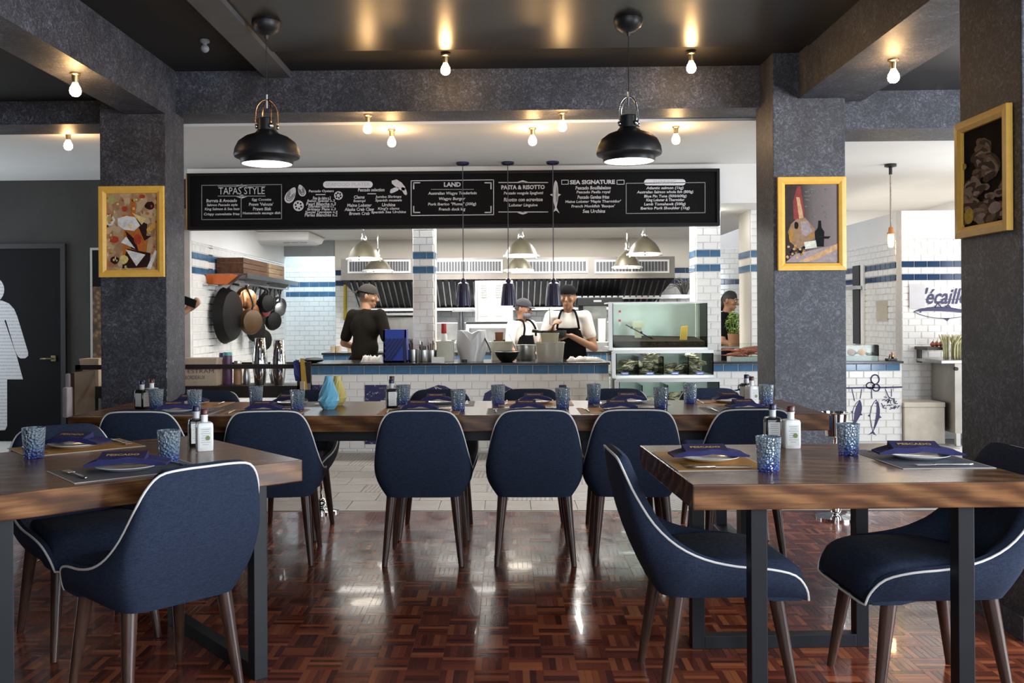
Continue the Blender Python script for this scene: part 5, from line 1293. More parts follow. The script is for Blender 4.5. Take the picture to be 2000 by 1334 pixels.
# bits behind the counter, on the inner counter
tub(967, 983, 650, 668, 11.75, mat('terracotta_plastic', (.33,.12,.05), .5), 'small terracotta tub on the cooking range', z=rz)
for px, l in ((650, 'left'), (660, 'middle'), (683, 'right')): tub(px-5, px+5, 677, 689, 10.75, mat('parchment_jar', (.55,.45,.32), .5, vary=.1), f'small pale jar on the inner counter beside the cook in black, {l} one', name='jar', cat='jar', z=kz, group=None)
X0 = P(890, 604, 11.9)
tw = thing('steel_stand', 'steel equipment stand with a flat top left of the louvred appliance', 'stand', (X0.x, 11.9, rz))
MB().box((P(884,605,11.9).x, 11.8, P(890,609,11.9).z), (P(927,605,11.9).x, 12.05, P(890,604,11.9).z)).build('tray', STEEL, tw); MB().lathe([(.10,0),(.09,.02),(.045,.05),(.045,P(890,609,11.9).z-rz)], (P(893,640,11.9).x+.05, 11.92, rz), 16).build('column', STEEL_D, tw, smooth=40)
tag(MB().tube([(P(674, 560, 12.55).x,12.55,P(674, 556, 12.55).z),(P(674, 560, 12.55).x,12.55,P(674, 625, 12.55).z)], .022, 8).build('gas_pipe', mat('yellow_pipe_paint', (.55,.42,.03), .4), smooth=True), 'yellow gas pipe on the kitchen back wall', 'pipe')
# ================================================================== FISH TANK
tx0, tx1 = P(1192, 640, 8.57).x, P(1382, 640, 8.57).x
tk = thing('shellfish_tank', 'three tier glass shellfish tank in a white metal frame at the counter end', 'tank', ((tx0+tx1)/2, 8.6, 0))
tiers = [(8.57, P(1290, 679, 8.57).z, P(1290, 592, 8.57).z, 'top'), (8.33, P(1290, 733, 8.33).z, P(1290, 690, 8.33).z, 'middle'), (8.10, P(1290, 800, 8.10).z, P(1290, 746, 8.10).z, 'bottom')]
WF = mat('white_tank_frame', (.70,.71,.72), .35, .2)
MB().box((tx0, 8.1, 0), (tx1, 9.1, tiers[2][1]-.02)).build('base_cabinet', STEEL, tk, bevel=.005)
BACKP = mat('pale_green_tank_back', (.66,.74,.69), .5, vary=.05)
TANKFILL = emit('tank_fill_glow', (.90,1.0,.95), 4.5)  # unseen glow bars added to brighten the tank tiers
for (Y, z0, z1, nm) in tiers:
    MB().box((tx0, Y, z0-.025), (tx1, 9.1, z0)).build('shelf', WF, tk); 
    if nm != 'top': MB().box((tx0, Y-.006, z1), (tx1, Y+.05, z1+.028)).build('top_rail', WF, tk)
    else:
        for q0, q1 in (((tx0, Y, z1), (tx1, Y+.02, z1+.012)), ((tx0, 9.08, z1), (tx1, 9.1, z1+.012)), ((tx0, Y+.02, z1), (tx0+.02, 9.08, z1+.012)), ((tx1-.02, Y+.02, z1), (tx1, 9.08, z1+.012))): MB().box(q0, q1).build('top_rail', WF, tk)
    MB().box((tx0+.05, Y+.07, z1+.004), (tx1-.03, Y+.12, z1+.012)).build('fill_glow_bar', TANKFILL, tk)
    yb = 9.07 if nm == 'top' else Y + .46
    MB().box((tx0+.03, yb, z0), (tx1-.01, yb+.02, z1)).build('back_panel', BACKP, tk)
    MB().box((tx0+.03, Y, z0), (tx1, Y+.008, z1)).build('front_pane', PANE, tk)
    MB().box((tx1-.008, Y+.01, z0), (tx1, 9.07, z1)).build('side_pane', PANE, tk); MB().box((tx0+.02, Y+.01, z0), (tx0+.028, 9.07, z1)).build('side_pane', PANE, tk)
    MB().box((tx0-.012, Y-.004, z0-.025), (tx0+.02, Y+.06, z1+.012)).build('corner_post', WF, tk)
    if nm != 'top':
        for k in (1, 2, 3): x = tx0 + (tx1-tx0)*k/4; MB().box((x-.004, Y+.012, z0), (x+.004, Y+.455, z1-.03)).build('divider_pane', PANE, tk)
        for k in range(4): x = tx0 + (tx1-tx0)*(k+.45)/4; tg = MB().box((x-.035, Y-.010, z0), (x+.035, Y-.007, z0+.032)).build('price_tag', mat('blue_price_tag', (.05,.08,.25), .5), tk); MB().box((x-.025, Y-.0112, z0+.014), (x+.025, Y-.0102, z0+.02)).build('tag_print', CHALK, tg)
Y, z0, z1, _ = tiers[0]
stuff(tag(MB().loft([[(tx0+.04, Y+.02, z0), (tx1-.02, Y+.02, z0), (tx1-.02, 9.06, z0), (tx0+.04, 9.06, z0)], [(tx0+.04, Y+.02, z0+.06), (tx1-.02, Y+.02, z0+.055), (tx1-.02, 9.06, z0+.09), (tx0+.04, 9.06, z0+.11)]]).build('gravel_bed', mat('dark_gravel', (.026,.017,.010), .8, spec=.1, vary=.7, scale=70, bump=.6)), 'dark gravel on the floor of the top tank', 'gravel'))
A = P(1222, 700, Y+.3)
tp = thing('tank_filter', 'cream filter box inside the top tank', 'filter', (P(1246, 650, 8.9).x, 8.9, z0+.1)); c = P(1246, 634, 8.9)
MB().box((c.x-.05, 8.85, c.z-.03), (c.x+.05, 8.95, c.z+.03)).build('box', mat('cream_plastic', (.60,.56,.38), .5), tp); MB().box((c.x-.03, 8.87, z0+.085), (c.x+.03, 8.93, c.z-.03)).build('stem', MATS['cream_plastic'], tp)
tg_ = thing('tank_hose', 'thin dark hose with suckers sloping through the top tank', 'hose', (tx0+.2, 8.8, z0+.1))
h0, h1 = P(1222, 634, 8.8), P(1298, 672, 8.8); MB().tube([h0, (h0+h1)/2 + V(0,0,-.01), h1], .006, 6).build('tube', BLACK, tg_)
for k in range(4): p = h0 + (h1-h0)*(.15+.25*k); MB().ell(p, (.013,.013,.013), 8, 6).build('sucker', BLACK, tg_)
c = P(1335, 672, 8.75); tag(MB().loft([[(c.x-.035, 8.73, z0+.055), (c.x+.03, 8.73, z0+.055), (c.x+.03, 8.77, z0+.055), (c.x-.035, 8.77, z0+.055)], [(c.x-.02, 8.73, z0+.19), (c.x+.04, 8.73, z0+.20), (c.x+.04, 8.77, z0+.20), (c.x-.02, 8.77, z0+.19)]]).build('yellow_float', mat('yellow_float_plastic', (.62,.36,.02), .4), bevel=.006), 'yellow plastic float standing in the top tank', 'float')
for k, dy in enumerate((0, .13)):
    c = P(1210, 612 + 18*k, 8.68); t = thing('thermometer', f'small red and white thermometer on the left glass of the top tank, {("upper", "lower")[k]} one', 'thermometer', c)
    MB().box((c.x-.012, 8.66, c.z-.03), (c.x+.012, 8.67, c.z+.03)).build('strip', PORCELAIN, t); MB().box((c.x-.011, 8.657, c.z+.008), (c.x+.011, 8.66, c.z+.028)).build('red_mark', mat('red_mark', (.8,.03,.04), .4), t)
# oysters: rough two-valved shells
def proto_oyster():
    t = thing('oyster', 'x', 'oyster'); r = random.Random(21)
    for s_, nm in ((1, 'upper_valve'), (-1, 'lower_valve')):
        loops = []
        for k in range(5):
            f_ = 1 - (k/4)**2*.95; z = s_*(.004 + .018*(k/4)); L = []
            for j in range(16):
                aa = 2*math.pi*j/16; rx = .052*(1+.25*math.cos(aa)); L.append((rx*f_*math.cos(aa)*(1+r.uniform(-.1,.1)), .036*f_*math.sin(aa)*(1+r.uniform(-.12,.12)), z + r.uniform(-.003,.003)))
            loops.append(L)
        MB().loft(loops).build(nm, mat('oyster_shell', (.30,.25,.17), .75, vary=.6, scale=45, bump=.6), t)
    return Proto(t)
OY = proto_oyster(); r = random.Random(8)
def pile(tier, u0, u1, hgt, n, where):
    Y, z0, z1, nm = tiers[tier]
    for k in range(n):
        lay = int(hgt * (k/n)); x = tx0 + .07 + (tx1-tx0-.12)*(u0 + (u1-u0)*(.5 + (r.random()-.5)*(1-.12*lay))); y = Y + .09 + r.random()*.30
        o = OY.put((x, y, z0 + .028 + lay*.036), r.uniform(0, 6.28), f'rough brown oyster in the pile {where}', f'oysters {where}'); o.rotation_euler = (r.uniform(-.5,.5), r.uniform(-.5,.5), r.uniform(0, 6.28))
pile(1, .02, .30, 3, 26, 'at the left of the middle tank'); pile(1, .27, .48, 5, 30, 'in the second bay of the middle tank'); pile(1, .50, .76, 2, 14, 'in the third bay of the middle tank'); pile(1, .76, .99, 5, 30, 'at the right of the middle tank')
pile(2, .20, .50, 1.5, 14, 'in the second bay of the bottom tank'); pile(2, .52, .95, 3, 26, 'at the right of the bottom tank')

# ================================================================== OYSTER BAR DISPLAY
cz2 = ctop2 + .0005
def guard(px0, px1, py0, Y, label):
    A, B_ = P(px0, py0, Y), P(px1, py0, Y); t = thing('glass_display', label, 'display case', ((A.x+B_.x)/2, Y, cz2))
    MB().box((A.x, Y, cz2), (B_.x, Y+.18, cz2+.045)).build('ice_tray', mat('crushed_ice', (.62,.61,.59), .4, vary=.12, scale=60, bump=.5), t)
    MB().box((A.x, Y-.012, cz2), (B_.x, Y-.004, A.z)).build('front_pane', PANE, t); MB().box((B_.x, Y-.012, cz2), (B_.x+.008, Y+.18, A.z)).build('side_pane', PANE, t); MB().box((A.x, Y-.012, A.z), (B_.x, Y+.1, A.z+.006)).build('top_pane', PANE, t)
    return A.x, B_.x
ga, gb = guard(1428, 1545, 672, 9.0, 'glass display with red shellfish on ice behind the right pillar')
gc_, gd = guard(1600, 1714, 675, 9.0, 'glass display with citrus and seaweed on ice at the oyster counter')
LOB = mat('cooked_shell_red', (.36,.10,.06), .45, vary=.35, scale=30)
def lobster(x, y, z, rz, s, label):
    t = thing('langoustine', label, 'shellfish')
    MB().loft([[(.10 - .2*k/7, w*math.cos(2*math.pi*j/10), .018 + w*.8*math.sin(2*math.pi*j/10)) for j in range(10)] for k, w in enumerate((.006,.018,.024,.026,.022,.019,.016,.010))]).build('body', LOB, t, smooth=True)
    for sy in (-1, 1):
        MB().tube(chain([(.07,sy*.02,.018),(.12,sy*.045,.022),(.17,sy*.035,.02)], 3), [.006,.006,.006,.006,.009,.010,.004], 6).build('claw', LOB, t, smooth=True)
        for k in range(3): MB().tube([(.04-.03*k, sy*.018, .015), (.05-.04*k, sy*.05, .008)], .003, 5).build('leg', LOB, t)
    MB().loft([[(-.10,-.01,.014),(-.10,.01,.014),(-.10,.01,.018),(-.10,-.01,.018)], [(-.135,-.028,.012),(-.135,.028,.012),(-.135,.028,.015),(-.135,-.028,.015)]]).build('tail_fan', LOB, t)
    t.location = (x, y, z); t.rotation_euler.z = rz; t.scale = (s,)*3
for k, (px, dz, rz, l) in enumerate(((1440, 0, .3, 'leftmost'), (1452, .035, 2.6, 'second'), (1464, .03, 1.0, 'third'), (1474, .055, .2, 'topmost'))):
    lobster(P(px, 690, 9.1).x, 9.05 + .025*k, cz2+.045+dz, rz, 1.25, f'red langoustine on ice in the glass display beside the tiled post, {l}')
def fruit(px, m, label, s=.036): 
    c = P(px, 690, 9.08); t = thing('citrus_fruit', label, 'fruit', (c.x, 9.08, cz2+.046))
    MB().lathe([(s*math.sin(a_)*(1+.0), s - s*math.cos(a_)*.95) for a_ in [.08 + i*.3 for i in range(11)]], (c.x, 9.08, cz2+.046), 16).build('flesh', m, t, smooth=True); MB().lathe([(.004, 2*s*.97), (.005, 2*s*.99), (.002, 2*s)], (c.x, 9.08, cz2+.044), 6).build('stem', mat('fruit_stem', (.12,.14,.03), .7), t)
fruit(1683, mat('orange_peel', (.72,.27,.02), .5, vary=.1, scale=50), 'orange on the ice of the oyster counter'); fruit(1662, mat('pink_peel', (.45,.18,.13), .5, vary=.2), 'pinkish fruit on the ice beside the orange')
def frond(px, Y, z, m, label, n=14, h=.07, sp=.07, seed=0, cat='seaweed', name='seaweed_clump', w=.007):
    r_ = random.Random(seed); c = P(px, 690, Y); t = thing(name, label, cat, (c.x, Y, z))
    for k in range(n):
        aa = r_.uniform(0, 6.28); R_ = r_.uniform(.3, 1)*sp; hh = h*r_.uniform(.5, 1)
        pts = chain([(c.x + R_*.15*math.cos(aa), Y + R_*.15*math.sin(aa), z), (c.x + R_*.5*math.cos(aa), Y + R_*.5*math.sin(aa), z + hh*.8), (c.x + R_*math.cos(aa), Y + R_*math.sin(aa), z + hh*r_.uniform(.6,1.05))], 3)
        MB().tube(pts, [w*.6, w, w*1.1, w, w*.8, w*.5, w*.2], 5).build('frond', m, t, smooth=True)
SEA = mat('seaweed', (.05,.055,.03), .5, vary=.4)
frond(1664, 9.1, cz2+.046, SEA, 'dark seaweed under the pinkish fruit', seed=1, h=.05); frond(1698, 9.12, cz2+.046, SEA, 'dark seaweed right of the orange', seed=2, h=.04, sp=.09); frond(1458, 9.12, cz2+.046, mat('kelp_red', (.16,.05,.05), .5, vary=.3), 'reddish kelp behind the langoustines', seed=3, h=.09, sp=.10)
t = thing('shucking_tool', 'small dark shucking stand on the end of the oyster counter', 'tool', tuple(P(1741, 704, 9.05))[:2] + (cz2,))
c = P(1741, 704, 9.05); MB().box((c.x-.045, 9.02, cz2), (c.x+.045, 9.10, cz2+.02)).build('base', BLACK, t, bevel=.004); MB().lathe([(.012,0),(.016,.02),(.010,.05),(.014,.06)], (c.x+.015, 9.06, cz2+.02), 10).build('knob', COPPER, t, smooth=True); MB().tube([(c.x-.02,9.06,cz2+.02),(c.x-.01,9.06,cz2+.06)], .006, 6).build('pin', CHROME, t)
# posters and a hanging chef's towel on the corner wall
for (px0, px1, py0, py1, l) in ((1776, 1806, 555, 602, 'pale paper sheet taped to the white tiled corner wall'),):
    A, B_ = P(px0, py0, 9.28), P(px1, py1, 9.28); tag(MB().box((A.x, 9.279, B_.z), (B_.x, 9.281, A.z)).build('paper_sheet', mat('lilac_paper', (.60,.59,.62), .7, vary=.05)), l, 'paper')
X = xc - .008; A = PX(1712, 588, X); B_ = PX(1734, 628, X)
tag(MB().box((X-.004, B_.y, B_.z), (X-.001, A.y, A.z)).build('paper_sheet', mat('cream_paper', (.62,.56,.46), .7, vary=.08)), 'cream paper sheet on the receding tiled wall beside the sliding door rail', 'paper')
A = PX(1670, 520, X); B_ = PX(1684, 672, X)
dr = thing('sliding_door_edge', 'dark vertical door edge with a steel handle on the receding tiled wall', 'door', (X, A.y, B_.z))
MB().box((X-.03, B_.y, B_.z), (X-.001, A.y, A.z)).build('leaf', BLACK, dr); c = PX(1677, 562, X); MB().box((X-.08, B_.y-.06, c.z-.02), (X-.03, A.y+.1, c.z+.02)).build('handle', STEEL, dr, bevel=.004)
MB().box((X-.02, B_.y - .09, B_.z), (X-.001, B_.y-.01, A.z)).build('jamb', WHITE, dr)
# foam box, steel sink with bundles of greens
A, B_ = P(1762, 786, 8.92), P(1846, 858, 8.92)
fb = thing('foam_box', 'worn white foam box standing on the floor by the corner wall', 'box', ((A.x+B_.x)/2, 9.05, 0))
FO = mat('stained_foam', (.62,.56,.47), .8, vary=.12, scale=7)
sx_ = A.x + .02; ex_ = B_.x; zt_ = A.z
MB().box((sx_, 8.92, 0), (ex_, 9.26, zt_-.05)).build('body', FO, fb, bevel=.008); MB().box((sx_-.004, 8.916, zt_-.049), (ex_+.004, 9.264, zt_)).build('lid', FO, fb, bevel=.008)
sk0 = P(1815, 700, 9.0).x
sk = thing('steel_sink', 'stainless sink unit against the corner wall behind the near pillar', 'sink', (sk0+.4, 9.0, 0)); skz = P(1850, 704, 8.75).z
MB().box((sk0, 8.75, skz-.03), (sk0+.9, 9.27, skz)).build('top', STEEL, sk, bevel=.004); MB().box((P(1851,700,8.92).x, 8.78, .12), (sk0+.88, 9.25, skz-.03)).build('cabinet', mat('warm_steel', (.42,.39,.35), .35, .9, vary=.1), sk)
for x in (P(1851,700,8.92).x+.03, sk0+.83):
    for y in (8.8, 9.22): MB().box((x-.02, y-.02, 0), (x+.02, y+.02, .12)).build('leg', STEEL, sk)
MB().lathe([(.018,0),(.018,.03)], (sk0+.14, 8.778, skz-.08), 10, axis=(0,-1,0)).build('knob', BLACK, sk)
ss = thing('small_wall_shelf', 'small dark shelf holding red shallots above the steel sink', 'shelf', (P(1828,676,9.0).x, 9.15, P(1828,678,9.0).z)); zsh = P(1828, 678, 9.0).z
MB().box((P(1811,676,9.0).x, 9.0, zsh-.03), (P(1846,676,9.0).x, 9.278, zsh)).build('board', mat('dark_brown_shelf', (.05,.035,.028), .5), ss); MB().box((P(1815,676,9.0).x, 9.2, zsh-.16), (P(1819,676,9.0).x, 9.278, zsh-.03)).build('bracket', BLACK, ss)
for k, px in enumerate((1822, 1830, 1838)):
    c = P(px, 676, 9.1); t = thing('shallot', f'red shallot on the small dark shelf, {("left", "middle", "right")[k]} one', 'vegetable', (c.x, 9.1, zsh))
    MB().lathe([(.008,0),(.024,.012),(.026,.028),(.012,.046),(.004,.056)], (c.x,9.1,zsh), 10).build('bulb', mat('shallot_skin', (.34,.10,.055), .5, vary=.2), t, smooth=True); MB().tube([(c.x,9.1,zsh+.05),(c.x+.01,9.1,zsh+.075)], .003, 5).build('stalk', mat('dry_stalk', (.4,.3,.15), .7), t)
for k, (px, l) in enumerate(((1855, 'left'), (1872, 'right'))):
    c = P(px, 700, 8.95); t = thing('leek_bundle', f'bundle of pale leeks standing on the steel sink, {l} one', 'vegetable', (c.x, 8.95, skz)); rr_ = random.Random(k)
    for j in range(16):
        aa = rr_.uniform(0, 6.28); q_ = rr_.uniform(.01,.06)
        MB().tube(chain([(c.x+q_*math.cos(aa), 8.95+q_*math.sin(aa), skz+.002), (c.x+q_*1.1*math.cos(aa), 8.95+q_*1.1*math.sin(aa), skz+.14), (c.x+q_*2.2*math.cos(aa)+.02, 8.95+q_*2*math.sin(aa), skz+.24)], 3), [.007,.007,.008,.008,.009,.008,.003], 6).build('leek', mat('leek_pale', (.50,.48,.28), .6, vary=.25, scale=20), t, smooth=True)
# herb pot seen between the posts
c = P(1434, 655, 10.4); hz = P(1434, 655, 10.4).z
hb = thing('potted_herb', 'bushy bright green potted herb between the tiled posts', 'plant', (c.x, 10.4, hz - .12))
MB().lathe([(.06,hz-.12),(.075,hz+.02),(.068,hz+.02),(.055,hz-.10)], (c.x,10.4,0), 16).build('pot', mat('terracotta', (.25,.12,.06), .7), hb, smooth=40)
rr_ = random.Random(2); LEAF = mat('herb_leaf', (.13,.22,.03), .6, vary=.5, scale=30)
for j in range(9):
    aa = j*.7; MB().tube([(c.x + .02*math.cos(aa), 10.4 + .02*math.sin(aa), hz), (c.x + .07*math.cos(aa), 10.4 + .07*math.sin(aa), hz + .22)], .003, 5).build('stem', LEAF, hb)
for j in range(190):
    aa = rr_.uniform(0, 6.28); vv = rr_.uniform(-.9, 1); q_ = .10*math.sqrt(max(.05, 1 - vv*vv))*rr_.uniform(.75, 1); e_ = V(c.x + q_*math.cos(aa), 10.4 + q_*math.sin(aa), hz + .13 + .13*vv)
    d_ = V(rr_.uniform(-1,1), rr_.uniform(-1,1), rr_.uniform(-.2,1)).normalized()*.020; s_ = d_.orthogonal().normalized()*.008
    MB().loft([[e_ - d_ + s_*.2, e_ - d_ - s_*.2, e_ - d_ + V(0,.001,0)], [e_ + s_, e_ - s_, e_ + V(0,.002,.001)], [e_ + d_ + s_*.1, e_ + d_ - s_*.1, e_ + d_ + V(0,.001,0)]]).build('leaf', LEAF, hb)
sh_ = thing('kitchen_shelf', 'dark shelf with crockery seen between the two right-hand tiled posts', 'shelf', (c.x, 10.4, hz-.14)); MB().box((P(1400,660,10.3).x, 10.2, hz-.14), (P(1475,660,10.3).x, 10.6, hz-.121)).build('board', STEEL, sh_)
for px in (1404, 1472): x = P(px, 660, 10.3).x; MB().box((x-.012, 10.38, -.15), (x+.012, 10.42, hz-.14)).build('post', STEEL, sh_)

# ================================================================== POT RACK on the left kitchen wall
rk = thing('pot_rack', 'steel wall shelf with hooks carrying hanging pans on the left kitchen wall', 'rack', (XL+.2, 10.2, 1.5))
def wl(px, py, off): return PX(px, py, XL + off)
s0 = wl(398, 528, .04); s1 = wl(556, 556, .32)
zS = (wl(430, 530, .2).z)
MB().box((XL+.010, 9.55, zS-.02), (XL+.36, 11.9, zS)).build('shelf_board', STEEL_D, rk); MB().box((XL+.34, 9.55, zS-.05), (XL+.36, 11.9, zS-.02)).build('front_lip', STEEL_D, rk)
for y in (9.6, 10.7, 11.8): MB().loft([[(XL+.010,y-.01,zS-.02),(XL+.30,y-.01,zS-.02),(XL+.010,y-.01,zS-.25)], [(XL+.010,y+.01,zS-.02),(XL+.30,y+.01,zS-.02),(XL+.010,y+.01,zS-.25)]]).build('bracket', STEEL, rk)
MB().tube([(XL+.25,9.6,zS-.10),(XL+.25,11.8,zS-.10)], .010, 8).build('hanging_rail', STEEL, rk)
for y in (9.6, 10.7, 11.8): MB().box((XL+.245, y-.006, zS-.10), (XL+.255, y+.006, zS-.02)).build('rail_hanger', STEEL, rk)
def crate(y0, y1, h, label, m, boards=3):
    t = thing('wooden_crate', label, 'crate', (XL+.17, (y0+y1)/2, zS))
    for k in range(boards):
        z0_, z1_ = zS + h*k/boards + .001, zS + h*(k+1)/boards - .004
        MB().box((XL+.29, y0, z0_), (XL+.31, y1, z1_)).build('board', m, t); MB().box((XL+.03, y0, z0_), (XL+.05, y1, z1_)).build('board', m, t)
        MB().box((XL+.05, y0, z0_), (XL+.29, y0+.02, z1_)).build('board', m, t); MB().box((XL+.05, y1-.02, z0_), (XL+.29, y1, z1_)).build('board', m, t)
    MB().box((XL+.05, y0+.02, zS+.001), (XL+.29, y1-.02, zS+.012)).build('bottom', m, t)
crate(9.58, 10.55, .17, 'dark brown wooden crate on the near end of the pot shelf', CRATEWOOD); crate(10.62, 11.35, .17, 'pale wooden crate on the far end of the pot shelf', m_wood('pale_crate_wood', (.20,.12,.06), (.34,.23,.13), (.45,.33,.2), 'y', .6))
c = wl(412, 540, .2); t = thing('orange_tray', 'orange plastic tray under the near end of the pot shelf', 'tray', (XL+.15, 9.3, zS-.13)); MB().loft([[(XL+.012,9.34,zS-.12),(XL+.16,9.34,zS-.12),(XL+.16,9.50,zS-.12),(XL+.012,9.50,zS-.12)], [(XL+.012,9.28,zS-.02),(XL+.27,9.28,zS-.02),(XL+.27,9.54,zS-.02),(XL+.012,9.54,zS-.02)]]).build('body', mat('orange_plastic', (.72,.16,.03), .4, vary=.05), t); MB().box((XL+.012,9.20,zS-.135),(XL+.06,9.52,zS-.121)).build('ledge', STEEL, t)
def pan(y, r, m, label, tilt=0.0, drop=.12, off=.25, hl=.16, depth=.05):
    """frying pan hanging by its handle from the rail, base turned to the room"""
    zc = zS - .10 - drop - hl - r; X = XL + off; t = thing('hanging_pan', label, 'pan', (X, y, zc - r))
    n_ = Vector((1, -.75 + tilt, .0)).normalized(); c_ = V(X, y, zc)
    MB().lathe([(.001,depth*.5),(r*.8,depth*.5),(r*.86,depth*.42),(r,-depth*.5),(r*.97,-depth*.5),(r*.82,depth*.36),(.001,depth*.4)], c_, 24, False, False, axis=n_).build('bowl', m, t, smooth=40)
    MB().tube(chain([c_ + V(0,0,r*.92), c_ + V(.01,0,r+hl*.5), V(XL+.255, y, zS-.12)], 4), .011, 8).build('handle', BLACK if m is not COPPER else BRASS, t, smooth=True)
    return t
IRON = MATS['black_iron']
tw_ = pan(9.62, .30, IRON, 'very large black wok hanging at the near end of the pot rail', .62, -.02, .15, .06, .10)
pan(9.95, .135, COPPER, 'copper pan hanging above the brown one on the pot rail', .0, -.02, .24, .05)
pan(9.86, .145, mat('browned_copper', (.085,.045,.016), .4, .3, vary=.2), 'brown bottomed pan hanging lowest on the pot rail', .0, .14, .32, .12)
pan(10.30, .13, IRON, 'black pan hanging behind the copper pans', .1, .05, .22, .10); pan(10.62, .13, mat('red_enamel', (.16,.02,.015), .3, vary=.15), 'dark red enamel pan hanging mid rail', .5, .03, .26, .08)
pan(10.85, .12, STEEL_D, 'steel pan hanging right of the red pan', .1, .02, .22, .06); pan(11.1, .12, IRON, 'black pan hanging low on the right of the pot rail', .0, .16, .24, .12); pan(11.4, .11, STEEL_D, 'shiny steel pan at the far end of the pot rail', .1, .02, .24, .08); pan(10.48, .14, IRON, 'long black pan hanging lowest in the middle of the pot rail', .2, .22, .20, .14)
pan(10.18, .12, mat('dark_copper', (.20,.08,.03), .3, .7, vary=.2), 'dark copper pan half hidden between the copper pan and the black ones', .1, .10, .22, .08)
pan(10.75, .15, IRON, 'wide black pan hanging behind the dark red one', .0, .14, .11, .12); pan(10.93, .14, IRON, 'black pan hanging near the wall at the right of the rail', .2, .34, .16, .15); pan(11.25, .10, STEEL_D, 'small steel pan next to the farthest pan on the rail', .0, .06, .27, .10)
pan(10.38, .11, IRON, 'small black pan hanging in front of the long black pan', .1, .02, .35, .07)
# air conditioner under the kitchen ceiling
A = PZ(430, 452, 2.25); ac = thing('air_conditioner', 'white ceiling air conditioner at the left of the kitchen', 'air conditioner', tuple(P(560, 475, 11.6)))
p0, p1 = P(470, 470, 11.3), P(617, 478, 11.6)
MB().loft([[(p0.x, 11.2, 2.305), (p1.x, 11.2, 2.305), (p1.x, 12.2, 2.305), (p0.x, 12.2, 2.305)], [(p0.x+.05, 11.25, 2.20), (p1.x-.02, 11.25, 2.20), (p1.x-.02, 12.1, 2.22), (p0.x+.05, 12.1, 2.22)], [(p0.x+.2, 11.4, 2.16), (p1.x-.08, 11.35, 2.16), (p1.x-.08, 12.0, 2.19), (p0.x+.2, 12.0, 2.19)]]).build('casing', WHITE, ac, bevel=.02)
for k in range(3): x = p1.x - .34 + k*.10; MB().box((x, 11.30, 2.175), (x+.085, 11.36, 2.20)).build('vent', mat('vent_grey', (.2,.2,.2), .6), ac)

# ================================================================== CONSOLE with bar things
YC = 7.2; CXM = [P(147, 740, YC).x, P(590, 740, YC).x]
DK = mat('dark_stained_wood', (.022,.017,.015), .5, vary=.25, scale=9)
cs = thing('console_shelf', 'dark wooden console shelf with a gallery rail behind the left pillar', 'console', ((CXM[0]+CXM[1])/2, YC, 0))
zsf = P(480, 754, YC).z; zrl = P(480, 716, YC).z; zs0 = P(480, 777, YC).z
MB().box((CXM[0], YC, zs0), (CXM[1], YC+.36, zsf)).build('shelf_board', DK, cs); MB().box((CXM[0], YC, zrl-.018), (CXM[1], YC+.025, zrl+.018)).build('front_rail', DK, cs); MB().box((CXM[0], YC+.335, zrl-.018), (CXM[1], YC+.36, zrl+.018)).build('back_rail', DK, cs)
for x in (CXM[0], CXM[1]-.04):
    for y in (YC, YC+.32): MB().box((x, y, 0), (x+.04, y+.04, zrl+.018)).build('leg', DK, cs)
MB().box((CXM[0], YC, .16), (CXM[1], YC+.36, .19)).build('lower_shelf', DK, cs)
zz = zsf + .0005
def cpx(px): return P(px, 740, YC+.12).x
KR = mat('pale_crate_board', (.68,.52,.37), .7, vary=.1, scale=9)
def winebox(px0, px1, label, words):
    x0, x1 = cpx(px0), cpx(px1); z1 = P(400, 699, YC+.1).z; t = thing('wine_box', label, 'box', ((x0+x1)/2, YC+.18, zz))
    MB().box((x0, YC+.05, zz), (x1, YC+.20, z1-.02)).build('body', KR, t); MB().box((x0-.003, YC+.047, z1-.0195), (x1+.003, YC+.203, z1)).build('lid', KR, t)
    ink = mat('brown_stamp_ink', (.16,.10,.07), .8)
    for w_, py, wd in words: put_text('stamped_lettering', w_, (cpx((px0+px1)/2 + (wd[0] if isinstance(wd, tuple) else 0)), YC+.0485, P(400, py, YC+.05).z), (1,0,0), (0,0,1), .04, ink, t, fit=((wd[1] if isinstance(wd, tuple) else wd)*YC/F, .030))
winebox(362, 428, 'pale wooden wine box stamped with dark letters on the console', [('ESTRAM', 725, (3, 52)), ('BORDEAUX', 737, (-8, 40))]); winebox(164, 200, 'pale wooden box at the left end of the console', [])
def shaker(px, py1, r, m, label, taper=.72, name='cocktail_shaker', cat='shaker', lidm=None, yo=.17):
    c = V(cpx(px), YC+yo, zz); h = P(px, py1, YC+.17).z - zz; t = thing(name, label, cat, c)
    MB().lathe([(r*.92,0),(r,.008),(r,h*.45),(r*taper,h*.9)], c, 20).build('body', m, t, smooth=40)
    MB().lathe([(r*taper,h*.9),(r*taper*1.03,h*.905),(r*taper*.95,h),(r*taper*.8,h)], c, 20, False, True).build('lid', lidm or m, t, smooth=40)
PUR = mat('purple_flask', (.12,.05,.11), .35, vary=.1)
shaker(441, 688, .038, PUR, 'purple flask with a turquoise lid on the console', .95, 'flask', 'bottle', mat('turquoise_plastic', (.12,.45,.48), .4)); shaker(424, 690, .03, mat('violet_tin', (.10,.09,.30), .4), 'violet tin behind the stamped wine box', .98, 'tin', 'tin', yo=.27)
shaker(461, 705, .034, mat('peach_canister', (.50,.27,.14), .4, vary=.1), 'peach canister with a steel top on the console', .9, 'canister', 'canister', STEEL); shaker(478, 716, .03, STEEL, 'small steel jigger cup right of the peach canister', .6)
